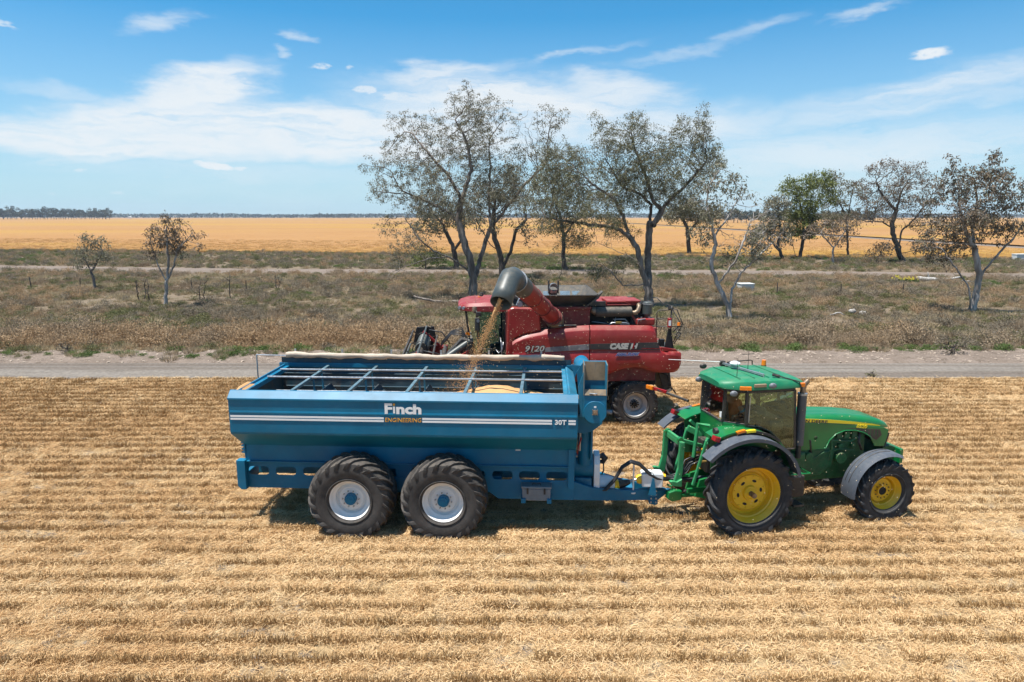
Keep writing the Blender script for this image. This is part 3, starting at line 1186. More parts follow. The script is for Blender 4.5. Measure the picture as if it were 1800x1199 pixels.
def wood_mesh(pos, par, rtip, expo, rmax, flare, name, mat, parent):
    n = len(pos)
    ch = [[] for _ in range(n)]
    for i, p in enumerate(par):
        if p >= 0: ch[p].append(i)
    r = np.zeros(n)
    for i in range(n - 1, -1, -1):
        if not ch[i]: r[i] = rtip
        else: r[i] = (sum(r[c] ** expo for c in ch[i])) ** (1 / expo)
    k = min(1.0, rmax / r.max())
    if r.max() < rmax: k = (rmax / r.max()) ** 0.8
    r = np.maximum(r * (1 + (k - 1) * np.clip((r / r.max()) ** 2 * 1.6, 0, 1)), rtip * .7)
    m = MB()
    stack = [(0, None)]
    while stack:
        s, frm = stack.pop()
        chain = [s] if frm is None else [frm, s]
        cur = s
        while ch[cur]:
            big = max(ch[cur], key=lambda c: r[c])
            for c in ch[cur]:
                if c != big: stack.append((c, cur))
            chain.append(big)
            cur = big
        rr = [r[i] for i in chain]
        if frm is not None: rr[0] = min(rr[0], rr[1] * 1.15)
        rr[-1] *= .4
        pts = [pos[i] for i in chain]
        if frm is None:
            z0 = pts[0][2]
            rr = [q * (1 + flare * math.exp(-(p[2] - z0) / 0.5)) for q, p in zip(rr, pts)]
        if len(pts) < 2: continue
        R = max(rr)
        sides = 12 if R > .25 else 8 if R > .1 else 5 if R > .04 else 3
        m.tube([Vector(p) for p in pts], rr, sides, cap=False)
    o = m.build(name, mat, parent, smooth='all', recalc=False)
    return o, r, ch


def leaf_mesh(pos, r, ch, rng, rtip, per, L, spread, bare, mat, parent, droop=0.7, name='crown'):
    tips = np.array([i for i in range(len(pos)) if (not ch[i]) or (r[i] < rtip * 1.7 and rng.rand() < .45)])
    pb = vnoise(pos[tips, 0] * 0.45 + 7, pos[tips, 2] * 0.45 + pos[tips, 1] * .3, int(rng.randint(1000)), 2)
    tips = tips[pb > bare]
    n = len(tips) * per
    c = np.repeat(pos[tips], per, axis=0)
    cs = np.repeat(rng.uniform(.5, 1.25, len(tips)), per)[:, None]
    p = c + rng.normal(0, 1, (n, 3)) * np.array([spread, spread, spread * .75]) * cs
    d = rng.normal(0, 1, (n, 3))
    d[:, 2] -= droop * 1.6
    d /= np.linalg.norm(d, axis=1, keepdims=True)
    s = np.cross(d, rng.normal(0, 1, (n, 3)))
    s /= (np.linalg.norm(s, axis=1, keepdims=True) + 1e-9)
    ln = (L * rng.uniform(.6, 1.3, n))[:, None]
    w = ln * .34
    V = np.stack([p, p + d * ln * .5 + s * w * .5, p + d * ln, p + d * ln * .5 - s * w * .5], 1).reshape(-1, 3)
    F = np.arange(n * 4).reshape(-1, 4)
    return np_obj(name, V, F, mat, parent)


def tree(name, base_px, stems, blobs, N, label, group, wood, leaf, step=.42, kill=.55, infl=3.5, seed=1, rtip=.014, trunk_r=.35,
         per=10, L=.26, spread=.20, bare=.30, depth=.8, jitter=.28, flare=.45, expo=2.5, rise=0.03, droop=.7, leaf2=None):
    rng = np.random.RandomState(seed)
    N, step, kill, rtip, per, bare = int(N * 3.6), step * .72, kill * .62, rtip * .80, int(per * 1.5), bare * .85
    X0, Y0 = ground_xy(*base_px)
    root = empty(name, (X0, Y0, 0))
    tag(root, label, 'tree', group)

    def P(px, py, dy=0.0):
        x, z = at_plane(px, py, Y0)
        return np.array([x - X0, dy, z])
    sk = []
    for st in stems:
        q = [P(*p) for p in st]
        sk.append(q)
    sk[0][0][2] = -0.1
    w = np.array([b[2] * b[3] for b in blobs], float)
    w /= w.sum()
    at = []
    mp = Y0 / 1200.0 * 1.0
    for b, wi in zip(blobs, w):
        n = max(6, int(N * wi))
        c = P(b[0], b[1])
        dep = b[4] if len(b) > 4 else rng.uniform(-.4, .4) * b[2] * mp
        u = rng.normal(0, 1, (n, 3))
        u /= np.linalg.norm(u, axis=1, keepdims=True)
        u *= (rng.rand(n, 1) ** (1 / 2.2))
        # most points gather in small clumps, so the crown has an uneven outline with gaps
        nc = max(4, int(7 * (b[2] * b[3] / 1500.0) ** .7))
        cc = rng.normal(0, 1, (nc, 3)); cc /= np.linalg.norm(cc, axis=1, keepdims=True)
        cc *= rng.uniform(.35, 1.18, (nc, 1))
        pick = rng.randint(0, nc, n)
        cl = cc[pick] + rng.normal(0, .17, (n, 3)) * np.array([1, 1, 1.25])
        u = np.where(rng.rand(n, 1) < .80, cl, u)
        at.append(c + np.array([0, dep, 0]) + u * np.array([b[2] * mp, b[2] * mp * depth, b[3] * mp]))
    at = np.concatenate(at)
    at = at[at[:, 2] > .5]
    pos, par = grow(at, sk, step, kill, infl, rng, jitter=jitter, rise=rise)
    tr, r, ch = wood_mesh(pos, par, rtip, expo, trunk_r, flare, 'trunk', wood, root)
    leaf_mesh(pos, r, ch, rng, rtip, per, L, spread, bare, leaf, root, droop)
    if leaf2:
        leaf_mesh(pos, r, ch, rng, rtip, max(2, per // 3), L, spread * 1.1, bare + .1, leaf2, root, droop, name='pale_foliage')
    return root


G = 'gum trees standing in the paddock'
# the big spreading gum left of the harvester
tree('gum_tree', (832, 527),
     [[(830, 530), (832, 490), (826, 455), (812, 415), (806, 385), (812, 340)],
      [(832, 500, .2), (845, 450, 1), (862, 400, 1.5), (890, 365, 2), (925, 320, 2), (958, 290, 1.5)],
      [(826, 478), (795, 452, -1), (765, 440, -1.5), (742, 418, -2), (716, 380, -2)],
      [(795, 452), (760, 452, -1), (720, 465, -2), (690, 485, -2)],
      [(812, 400), (790, 375, 1), (750, 355, 1.5), (715, 340, 1)],
      [(812, 350), (828, 300, 0), (822, 250, 0), (800, 210, 0)],
      [(812, 350), (790, 310, -1), (755, 270, -1.5), (725, 235, -1)],
      [(862, 400), (858, 340, 2), (860, 290, 2.5), (858, 240, 2)]],
     [(820, 215, 62, 50), (790, 250, 60, 45), (735, 235, 42, 36), (700, 275, 45, 42), (672, 310, 34, 32), (660, 345, 24, 12),
      (760, 300, 60, 40), (850, 270, 55, 55), (925, 235, 34, 46), (965, 225, 34, 44), (950, 285, 50, 40), (880, 330, 60, 36),
      (800, 340, 80, 34), (730, 350, 60, 32), (850, 190, 34, 34), (718, 420, 46, 36), (690, 395, 26, 22), (810, 180, 30, 26),
      (920, 350, 50, 30), (700, 460, 22, 26)],
     1500, 'tallest spreading grey gum tree with forked trunk behind the red cab roof', G, BARK_GREY, LEAF_GREY,
     seed=3, trunk_r=.44, expo=2.9, per=15, bare=.32, step=.38, kill=.46, jitter=.22, rise=.10, spread=.15, L=.145, leaf2=None)
# the dense gnarled gum behind the harvester engine
tree('gum_tree', (1143, 540),
     [[(1140, 545), (1140, 510), (1128, 475), (1122, 440), (1106, 415), (1080, 400), (1040, 395), (1000, 390), (960, 382)],
      [(1140, 505), (1143, 455, 1), (1146, 400, 1), (1150, 360, 1), (1128, 340, 1), (1096, 325, 1), (1075, 300, 0)],
      [(1146, 400), (1165, 370, .5), (1185, 345, .5), (1210, 325, .5), (1240, 285, 0)],
      [(1142, 515), (1165, 480, -1), (1190, 460, -1.5), (1225, 452, -1.5), (1255, 455, -1.5)],
      [(1130, 480), (1112, 455, -2), (1080, 440, -2), (1045, 425, -2)],
      [(1150, 360), (1140, 310, 1), (1120, 260, 1), (1112, 225, 1)],
      [(1106, 415), (1095, 380, 0), (1080, 350, 0), (1050, 330, 0)],
      [(1128, 500), (1090, 500, -1), (1070, 475, -1), (1050, 462, -1)]],
     [(1115, 225, 36, 34), (1075, 245, 42, 34), (1130, 280, 70, 45), (1060, 290, 60, 42), (1000, 300, 55, 42), (1000, 350, 50, 36),
      (1180, 260, 40, 34), (1215, 240, 40, 36), (1240, 270, 38, 32), (1205, 305, 55, 35), (1150, 335, 80, 34), (1080, 340, 70, 34),
      (1040, 380, 50, 28), (975, 390, 34, 20), (1190, 350, 40, 26), (1225, 215, 14, 26), (1090, 400, 40, 22), (1075, 470, 40, 22),
      (1195, 225, 16, 20), (968, 330, 44, 36), (985, 285, 34, 26), (945, 365, 30, 22), (1010, 420, 40, 22)],
     2150, 'broad dense olive gum tree with gnarled low limbs behind the harvester engine', G, BARK_GREY, LEAF_OLIVE,
     seed=5, trunk_r=.38, expo=2.9, per=15, bare=.30, step=.36, kill=.42, jitter=.30, rise=.08, spread=.17, L=.14, leaf2=LEAF_GREY)
# pale bare tree to its right
tree('gum_tree', (1282, 563),
     [[(1282, 566), (1280, 540), (1262, 500), (1250, 465), (1258, 430), (1252, 400)],
      [(1283, 548), (1292, 510, .5), (1310, 480, .8), (1335, 460, 1), (1360, 435, 1), (1385, 410, 1)],
      [(1262, 500), (1285, 455, -1), (1300, 420, -1), (1310, 390, -1)],
      [(1252, 400), (1242, 360), (1245, 330), (1262, 300)],
      [(1252, 420), (1285, 375), (1300, 345)]],
     [(1270, 310, 28, 26), (1295, 335, 28, 24), (1240, 330, 26, 22), (1250, 370, 40, 28), (1300, 385, 45, 30), (1345, 400, 44, 34),
      (1320, 440, 48, 28), (1370, 420, 30, 26), (1240, 410, 26, 24), (1285, 430, 40, 30)],
     820, 'slender pale tree with twiggy branches right of the harvester ladder', G, BARK_PALE, LEAF_GREY,
     seed=8, trunk_r=.19, expo=2.6, per=6, bare=.42, step=.34, kill=.42, spread=.16, L=.22, rtip=.013, jitter=.34)
# right-hand pale multi-stem tree
tree('gum_tree', (1708, 550),
     [[(1707, 552), (1715, 520), (1722, 485), (1714, 440), (1700, 410), (1690, 380), (1685, 350)],
      [(1706, 545), (1697, 520, -.5), (1693, 500, -.5), (1680, 480, -.5), (1660, 455, -.5), (1648, 435, -.5)],
      [(1714, 520), (1735, 480, .5), (1765, 445, .5), (1790, 420, .5), (1815, 385, .5)],
      [(1714, 440), (1725, 400, 1), (1735, 360, 1), (1730, 320, 1)],
      [(1700, 410), (1672, 385, -1), (1660, 360, -1)]],
     [(1735, 305, 34, 30), (1700, 320, 30, 34), (1665, 330, 28, 32), (1755, 335, 22, 26), (1700, 370, 50, 30), (1740, 375, 34, 28),
      (1800, 350, 30, 24), (1822, 380, 30, 24), (1660, 395, 36, 26), (1650, 440, 28, 20), (1690, 420, 36, 26), (1780, 400, 30, 18),
      (1625, 430, 22, 16)],
     900, 'pale many-stemmed tree nearest the right edge of the photo', G, BARK_PALE, LEAF_BROWN,
     seed=12, trunk_r=.27, per=10, bare=.30, step=.36, kill=.44, spread=.18, L=.22, rtip=.013, leaf2=LEAF_GREY)
# dark trunk with brownish crown, further back
tree('gum_tree', (1585, 463),
     [[(1588, 465), (1578, 440), (1570, 410), (1568, 395), (1578, 360), (1585, 335)],
      [(1584, 455), (1588, 425, 1), (1592, 405, 1), (1615, 385, 1), (1628, 365, 1)],
      [(1570, 402), (1545, 390, -1), (1515, 388, -1), (1495, 382, -1)],
      [(1586, 445), (1605, 438, -1), (1630, 432, -1)],
      [(1575, 370), (1552, 345, 0), (1540, 320, 0)]],
     [(1548, 300, 26, 20), (1530, 335, 30, 28), (1575, 325, 36, 34), (1610, 305, 30, 22), (1625, 340, 34, 34), (1590, 360, 40, 24),
      (1535, 370, 34, 20), (1500, 385, 26, 12), (1615, 385, 34, 22), (1630, 430, 22, 14)],
     760, 'brown-leaved gum tree with dark leaning trunk beyond the farm track', G, BARK_DARK, LEAF_BROWN,
     seed=15, trunk_r=.42, per=9, bare=.30, step=.58, kill=.72, infl=5, spread=.28, L=.30, rtip=.022)
tree('gum_tree', (1408, 456),
     [[(1406, 458), (1410, 430), (1413, 405), (1410, 380), (1405, 350)],
      [(1400, 455), (1395, 435), (1390, 410), (1380, 390)],
      [(1410, 415), (1425, 395), (1435, 360)]],
     [(1395, 330, 22, 22), (1410, 350, 24, 24), (1432, 320, 24, 20), (1405, 380, 26, 24), (1448, 340, 22, 24), (1420, 400, 30, 18),
      (1430, 365, 24, 20)],
     560, 'bright yellow-green leafy gum tree in the row beyond the farm track', G, BARK_DARK, LEAF_GREEN,
     seed=18, trunk_r=.30, per=16, bare=.10, step=.60, kill=.72, infl=5, spread=.36, L=.40, rtip=.022)
tree('gum_tree', (1376, 459),
     [[(1378, 462), (1370, 440), (1360, 428), (1350, 420), (1355, 395)], [(1366, 435), (1372, 405), (1370, 380)]],
     [(1355, 375, 22, 24), (1372, 360, 20, 20), (1345, 400, 26, 24), (1372, 400, 24, 26), (1330, 420, 20, 22)],
     420, 'small olive tree with short leaning trunk left of the yellow-green gum', G, BARK_DARK, LEAF_GREY,
     seed=21, trunk_r=.28, per=13, bare=.15, step=.60, kill=.70, infl=5, spread=.34, L=.40, rtip=.02)
tree('gum_tree', (1464, 463),
     [[(1464, 465), (1464, 435), (1452, 420), (1440, 408)], [(1464, 440), (1476, 420), (1490, 400)]],
     [(1440, 402, 24, 14), (1465, 395, 28, 14), (1490, 400, 20, 16), (1475, 415, 24, 14)],
     230, 'little umbrella-shaped tree standing alone beyond the farm track', G, BARK_PALE, LEAF_BROWN,
     seed=24, trunk_r=.17, per=7, bare=.28, step=.55, kill=.62, infl=5, spread=.26, L=.34, rtip=.018)
tree('gum_tree', (1490, 452),
     [[(1490, 454), (1490, 420), (1488, 390), (1480, 365), (1468, 345)], [(1488, 390), (1496, 350), (1500, 330)]],
     [(1462, 320, 20, 18), (1485, 335, 24, 18), (1500, 330, 14, 16), (1470, 352, 22, 12), (1478, 380, 50, 10)],
     260, 'thin open-crowned tree between the yellow-green gum and the brown gum', G, BARK_DARK, LEAF_GREY,
     seed=26, trunk_r=.20, per=9, bare=.20, step=.60, kill=.70, infl=6, spread=.30, L=.38, rtip=.018)
# behind the big ones
tree('gum_tree', (886, 492),
     [[(884, 494), (882, 460), (872, 425), (866, 400), (868, 370)], [(884, 470), (898, 440), (905, 410), (925, 385)],
      [(880, 445), (862, 430), (850, 410)]],
     [(870, 340, 50, 34), (915, 350, 44, 40), (930, 390, 36, 28), (850, 380, 34, 30), (895, 310, 36, 24)],
     620, 'shadowy gum tree with dark twin trunk right behind the tallest gum', G, BARK_DARK, LEAF_GREY,
     seed=28, trunk_r=.42, per=6, bare=.38, step=.50, kill=.62, infl=4.5, spread=.28, L=.32, rtip=.018)
tree('gum_tree', (802, 473),
     [[(803, 475), (800, 450), (795, 430), (785, 410)], [(798, 440), (812, 420), (815, 400)]],
     [(780, 380, 44, 24), (760, 355, 34, 26), (820, 375, 34, 24), (750, 400, 30, 22)],
     360, 'dark-trunked gum tree beyond the track, seen left of the tallest gum trunk', G, BARK_DARK, LEAF_GREY,
     seed=30, trunk_r=.40, per=11, bare=.22, step=.55, kill=.66, infl=5, spread=.32, L=.36, rtip=.018)
tree('gum_tree', (993, 475),
     [[(993, 477), (990, 440), (990, 410), (985, 380)], [(990, 420), (1005, 395), (1020, 380)]],
     [(985, 340, 44, 34), (1015, 350, 40, 34), (965, 370, 34, 30), (995, 385, 44, 22), (990, 440, 24, 20), (985, 310, 40, 26)],
     620, 'green gum tree beyond the track between the two biggest gums', G, BARK_DARK, LEAF_OLIVE,
     seed=33, trunk_r=.30, per=6, bare=.42, step=.55, kill=.68, infl=5, spread=.30, L=.30, rtip=.018)
tree('gum_tree', (1210, 449),
     [[(1211, 451), (1210, 425), (1208, 400), (1200, 385)], [(1209, 410), (1222, 395)]],
     [(1200, 370, 30, 20), (1222, 380, 24, 20), (1245, 375, 26, 16), (1180, 378, 20, 14)],
     260, 'distant dark gum tree by the crop edge behind the pale slender tree', G, BARK_DARK, LEAF_GREY,
     seed=36, trunk_r=.45, per=16, bare=.08, step=.75, kill=.85, infl=6, spread=.5, L=.5, rtip=.03)
tree('gum_tree', (165, 510),
     [[(166, 512), (165, 490), (158, 472), (150, 458)], [(163, 478), (172, 455), (180, 440)]],
     [(153, 420, 13, 12), (145, 445, 17, 14), (168, 430, 18, 15), (178, 450, 14, 14), (192, 452, 11, 8), (148, 462, 16, 10)],
     380, 'smaller of the two young gum trees at the left of the paddock', G, BARK_GREY, LEAF_GREY,
     seed=39, trunk_r=.13, expo=2.7, per=6, bare=.26, step=.30, kill=.36, spread=.17, L=.22, rtip=.013)
tree('gum_tree', (291, 541),
     [[(291, 544), (292, 520), (293, 495), (282, 475), (274, 455), (266, 430)],
      [(293, 495), (305, 470), (312, 440), (325, 425), (338, 410)],
      [(293, 500), (296, 460), (294, 430), (292, 400)]],
     [(291, 388, 12, 14), (300, 405, 22, 16), (325, 395, 14, 12), (345, 415, 13, 8), (272, 410, 14, 14), (290, 430, 22, 16),
      (312, 430, 18, 14), (350, 432, 8, 5), (265, 440, 10, 20)],
     430, 'taller of the two young gum trees at the left of the paddock', G, BARK_PALE, LEAF_BROWN,
     seed=42, trunk_r=.15, expo=2.7, per=8, bare=.28, step=.28, kill=.32, spread=.15, L=.20, rtip=.012)


# ---- shrubs and dead saplings one can pick out
def shrub(name, base_px, blobs, N, label, leaf, seed, group='single shrubs in the paddock', per=14, L=.3, spread=.3, step=.35, wood=BARK_DARK, bare=.05):
    rng = np.random.RandomState(seed)
    X0, Y0 = ground_xy(*base_px)
    root = empty(name, (X0, Y0, 0))
    tag(root, label, 'shrub', group)
    mp = Y0 / 1200
    at = []
    for (px, py, rx, ry) in blobs:
        x, z = at_plane(px, py, Y0)
        u = rng.normal(0, 1, (max(8, N // len(blobs)), 3))
        u /= np.linalg.norm(u, axis=1, keepdims=True)
        u *= rng.rand(len(u), 1) ** .4
        at.append(np.array([x - X0, 0, z]) + u * np.array([rx * mp, rx * mp, ry * mp]))
    at = np.concatenate(at)
    at = at[at[:, 2] > .1]
    pos, par = grow(at, [[np.array([0, 0, -.05]), np.array([0.02, 0, .3])]], step, step * 1.1, 6, rng)
    o, r, ch = wood_mesh(pos, par, .012, 2.1, .10, .2, 'stems', wood, root)
    leaf_mesh(pos, r, ch, rng, .012, per, L, spread, bare, leaf, root, .2, name='foliage')
    return root


shrub('shrub', (748, 472), [(745, 445, 22, 20), (765, 455, 16, 16), (735, 458, 16, 14)], 90,
      'bright green leafy shrub at the foot of the dark-trunked gum beyond the track', LEAF_GREEN, 51, L=.36, spread=.45, per=22)
shrub('shrub', (1540, 464), [(1545, 440, 22, 14), (1538, 450, 18, 12), (1560, 432, 12, 8)], 90,
      'brown leafy bush beside the dark leaning trunk of the brown gum', LEAF_BROWN, 53, L=.36, spread=.4, per=16)
shrub('shrub', (935, 508), [(932, 490, 12, 14), (938, 498, 10, 9)], 60,
      'dark green bush between the harvester spout and the tallest gum', LEAF_DARK, 54, L=.2, spread=.25, per=20, step=.25)
shrub('shrub', (1672, 628), [(1665, 605, 18, 15), (1690, 608, 14, 12)], 120,
      'large dark brown dead bush at the edge of the right road verge', M_GREY, 55, L=.14, spread=.14, per=8, step=.16, bare=0)
shrub('shrub', (118, 628), [(118, 610, 14, 11), (108, 612, 10, 9)], 100,
      'grey brown twiggy bush nearest the road at the left', M_GREY, 56, L=.12, spread=.12, per=7, step=.15, bare=0)
shrub('shrub', (320, 460), [(322, 450, 9, 7)], 40, 'dark rounded bush right behind the taller young gum', LEAF_DARK, 57, L=.3, spread=.25, per=14)
shrub('shrub', (1140, 667), [(1140, 661, 5, 4)], 30,
      'tiny grey-green weed clump on the near road edge right of the harvester', M_OLIVE, 58, L=.06, spread=.05, per=10, step=.06)
shrub('shrub', (1533, 664), [(1533, 659, 9, 5)], 40,
      'small grey-green weed growing on the near road edge behind the tractor nose', M_OLIVE, 59, L=.07, spread=.06, per=12, step=.07)


def dead_sapling(base_px, tops, label, leaf=None, seed=1):
    rng = np.random.RandomState(seed)
    X0, Y0 = ground_xy(*base_px)
    root = empty('dead_sapling', (X0, Y0, 0))
    tag(root, label, 'sapling', 'dead saplings in the paddock')
    mb = MB()
    ends = []
    for (bx, by, tx, ty) in tops:
        x0, _ = at_plane(bx, by, Y0)
        x1, z1 = at_plane(tx, ty, Y0)
        n = 6
        pts = []
        for i in range(n + 1):
            t = i / n
            pts.append((x0 + (x1 - x0) * t - X0 + rng.normal(0, .05), rng.normal(0, .05), -.05 + z1 * t))
        mb.tube(pts, [.055 - .035 * i / n for i in range(n + 1)], 6)
        for j in range(5):
            p = Vector(pts[rng.randint(2, n + 1)])
            d = Vector((rng.normal(0, .4), rng.normal(0, .4), abs(rng.normal(.3, .2))))
            mb.tube([p, p + d * .5, p + d], [.02, .014, .007], 4)
            ends.append(p + d)
    mb.build('trunk', BARK_DARK, root, smooth='all')
    if leaf:
        E_ = np.array([list(e) for e in ends])
        leaf_mesh(E_, np.full(len(E_), .01), [[] for _ in E_], rng, .012, 9, .18, .16, -1, leaf, root, .3, name='foliage')


dead_sapling((247, 530), [(246, 528, 240, 497), (254, 524, 257, 488), (262, 523, 260, 490)], 'cluster of thin dead stems left of the taller young gum', seed=2)
dead_sapling((355, 528), [(352, 527, 350, 500), (358, 526, 361, 498)], 'stunted sapling with a dark tuft right of the taller young gum', LEAF_BROWN, 3)
dead_sapling((405, 525), [(405, 525, 403, 478)], 'thin upright dead sapling above the left end of the blue trailer', None, 4)
dead_sapling((487, 515), [(487, 515, 484, 488), (488, 515, 492, 497)], 'low twiggy sapling above the front left of the blue trailer', LEAF_GREY, 5)
dead_sapling((985, 498), [(985, 498, 986, 462)], 'thin dead stem beyond the harvester spout', None, 6)

# ---- fence posts in the paddock
for i, ((px, py), lab) in enumerate([((55, 506), 'thin dark fence post farthest left in the paddock'), ((141, 508), 'thin dark fence post just left of the smaller young gum'),
                            ((240, 512), 'thin dark fence post just left of the taller young gum'), ((338, 512), 'thin dark fence post just right of the taller young gum'),
                            ((433, 513), 'thin dark fence post above the left end of the blue trailer'),
                            ((1366, 517), 'thin dark fence post right of the white concrete block near the pale slender tree'),
                            ((1477, 520), 'thin dark fence post midway between the white block and the fallen log'),
                            ((1586, 520), 'thin dark fence post below the yellow flowers')]):
    X0, Y0 = ground_xy(px, py)
    mb = MB()
    lean = random.gauss(0, .04)
    mb.tube([(0, 0, -.2), (lean * .5, 0, .5), (lean, 0, 1.05)], [.05, .047, .04], 7)
    o = mb.build('fence_post', BARK_DARK, None, loc=(X0, Y0, 0))
    tag(o, lab, 'fence post', 'fence posts across the paddock')

# ---- white concrete blocks
for (px, py), w_, lab in (((1310, 511), 1.25, 'white concrete box in the scrub right of the pale slender tree'),
                          ((1792, 459), 2.0, 'white concrete box on green grass at the right edge')):
    X0, Y0 = ground_xy(px, py)
    r_ = empty('concrete_box', (X0, Y0, 0), .12)
    tag(r_, lab, 'concrete box', 'white concrete boxes')
    MB().box(-w_ / 2, w_ / 2, -.5, .5, 0, .62 * w_ / 1.25).build('body', CONCRETE, r_, bevel=.02)
    MB().box(-w_ / 2 - .04, w_ / 2 + .04, -.54, .54, .623 * w_ / 1.25, .70 * w_ / 1.25).build('lid', CONCRETE, r_, bevel=.02)


# ---- fallen timber
def log(polys, Y0, X0, label, name='fallen_log', mat=DEADWOOD, group='bleached fallen timber', seed=0):
    rng = np.random.RandomState(seed)
    mb = MB()
    for (pts, r0, r1) in polys:
        P_ = []
        for (px, py, dz) in pts:
            x, z = at_plane(px, py, Y0)
            P_.append((x - X0, rng.normal(0, .1), max(r1, z + dz)))
        n = len(P_)
        fine = []
        for i in range(n - 1):
            for k in range(3):
                t = k / 3
                q = Vector(P_[i]).lerp(Vector(P_[i + 1]), t) + Vector((rng.normal(0, .03), rng.normal(0, .03), rng.normal(0, .03)))
                fine.append(q)
        fine.append(Vector(P_[-1]))
        mb.tube(fine, list(np.linspace(r0, r1, len(fine))), 8)
    o = mb.build(name, mat, None, smooth='all', loc=(X0, Y0, 0))
    tag(o, label, 'log', group)
    return o


X0, Y0 = ground_xy(1655, 494)
log([([(1615, 491, 0), (1628, 491, 0), (1650, 492, 0), (1670, 490, 0), (1690, 487, 0)], .30, .10), ([(1632, 491, 0), (1630, 478, 0)], .12, .04),
     ([(1628, 491, 0), (1612, 497, 0.1)], .14, .05)], Y0, X0, 'big bleached fallen log left of the right-hand pale tree', seed=1)
X0, Y0 = ground_xy(1715, 499)
log([([(1690, 493, 0), (1712, 497, 0), (1742, 500, 0)], .10, .04)], Y0, X0, 'thin bleached branch on the ground behind the right-hand pale tree', seed=2)
X0, Y0 = ground_xy(1505, 556)
log([([(1496, 549, 0), (1504, 545, 0)], .20, .14)], Y0, X0, 'short pale log piece, upper of the two stumps in the right scrub', seed=3)
log([([(1513, 553, 0), (1522, 550, 0)], .20, .15)], Y0, X0, 'short dark-ended log piece, right-hand one of the two stumps in the right scrub', seed=13)
log([([(1460, 553, 0), (1475, 549, 0), (1484, 553, 0)], .06, .03)], Y0, X0, 'curved thin branch on the ground left of the two short stumps', seed=23)
X0, Y0 = ground_xy(1770, 590)
log([([(1745, 583, 0), (1775, 590, 0), (1800, 591, 0)], .05, .03)], Y0, X0, 'longest bleached stick of the pile at the right edge', seed=4)
log([([(1750, 590, 0), (1790, 583, 0)], .05, .02)], Y0, X0, 'bleached stick crossing the longest one at the right edge', seed=14)
log([([(1740, 588, 0), (1765, 581, 0)], .04, .02)], Y0, X0, 'short bleached stick at the left end of the stick pile', seed=24)
X0, Y0 = ground_xy(770, 536)
log([([(726, 520, 0), (745, 526, 0), (770, 531, 0), (795, 530, 0), (815, 533, 0)], .07, .14), ([(735, 523, 0), (733, 517, 0)], .03, .01)], Y0, X0,
    'long dark dead branch lying left of the red cab roof', 'dead_branch', BARK_GREY, seed=5)
X0, Y0 = ground_xy(1780, 554)
log([([(1725, 549, 0), (1750, 553, 0)], .06, .05)], Y0, X0, 'thin bleached stick at the foot of the right-hand pale tree', seed=6)
log([([(1776, 553, 0), (1800, 551, 0)], .06, .04)], Y0, X0, 'thin stick lying at the right edge level with the pale tree foot', seed=16)

# ---- sunflower patch
V, F = [], []
X0, Y0 = ground_xy(1587, 497)
mbg = []
for i in range(34):
    cx, cy = random.uniform(-1.1, 1.1), random.uniform(-.9, .9)
    h = random.uniform(.35, .75)
    for k in range(10):
        t = 2 * PI * k / 10
        o = len(V)
        r_ = .10
        V += [(cx, cy, h), (cx + r_ * math.cos(t - .25), cy + r_ * .6 * math.sin(t - .25), h + .08 * math.sin(t)),
              (cx + r_ * math.cos(t + .25), cy + r_ * .6 * math.sin(t + .25), h + .08 * math.sin(t))]
        F.append((o, o + 1, o + 2))
    mbg.append((cx, cy, h))
o = np_obj('sunflower_heads', V, F, FLOWER)
o.location = (X0, Y0, 0)
tag(o, 'patch of bright yellow flowers beside the bleached fallen log', 'flowers', kind='stuff')
V, F = [], []
for cx, cy, h in mbg:
    for k in range(9):
        straw_blade(V, F, (cx + random.gauss(0, .08), cy, 0), (random.gauss(0, .5), random.gauss(0, .5), 1), h * random.uniform(.5, .95), .07)
me = bpy.data.meshes.new('flower_greenery'); me.from_pydata(V, [], F); me.materials.append(M_WEED)
o = bpy.data.objects.new('flower_greenery', me); COL.objects.link(o); o.location = (X0, Y0, 0)
tag(o, 'green stems and leaves under the yellow flowers by the log', 'flowers', kind='stuff')


# ================================================================== FAR WOODS
def far_tree_proto(seed, h, w):
    rng = np.random.RandomState(seed)
    root = empty('far_gum_tree', (0, 0, 0))
    mb = MB()
    mb.tube([(0, 0, -.5), (0.3, 0, h * .3), (0, .2, h * .7)], [.5, .35, .15], 6)
    mb.tube([(0.2, 0, h * .25), (w * .25, 0, h * .6)], [.3, .1], 5)
    mb.tube([(0.2, 0, h * .3), (-w * .25, .5, h * .65)], [.3, .1], 5)
    mb.build('trunk', BARK_DARK, root)
    n = 650
    lobes = [(rng.normal(0, w * .26), rng.normal(0, w * .26), h * rng.uniform(.28, .86), w * rng.uniform(.18, .30)) for _ in range(9)]
    V = []
    for i in range(n):
        lx, ly, lz, lr = lobes[rng.randint(9)]
        u = rng.normal(0, 1, 3); u /= np.linalg.norm(u)
        c = np.array([lx, ly, lz]) + u * lr * rng.rand() ** .35 * np.array([1, 1, .7])
        d = rng.normal(0, 1, 3); d /= np.linalg.norm(d)
        s = np.cross(d, rng.normal(0, 1, 3)); s /= np.linalg.norm(s)
        L = 1.5 * rng.uniform(.6, 1.3)
        V += [c - d * L * .5, c + s * L * .35, c + d * L * .5, c - s * L * .35]
    np_obj('crown', np.array(V), np.arange(n * 4).reshape(-1, 4), LEAF_DARK, root)
    return root


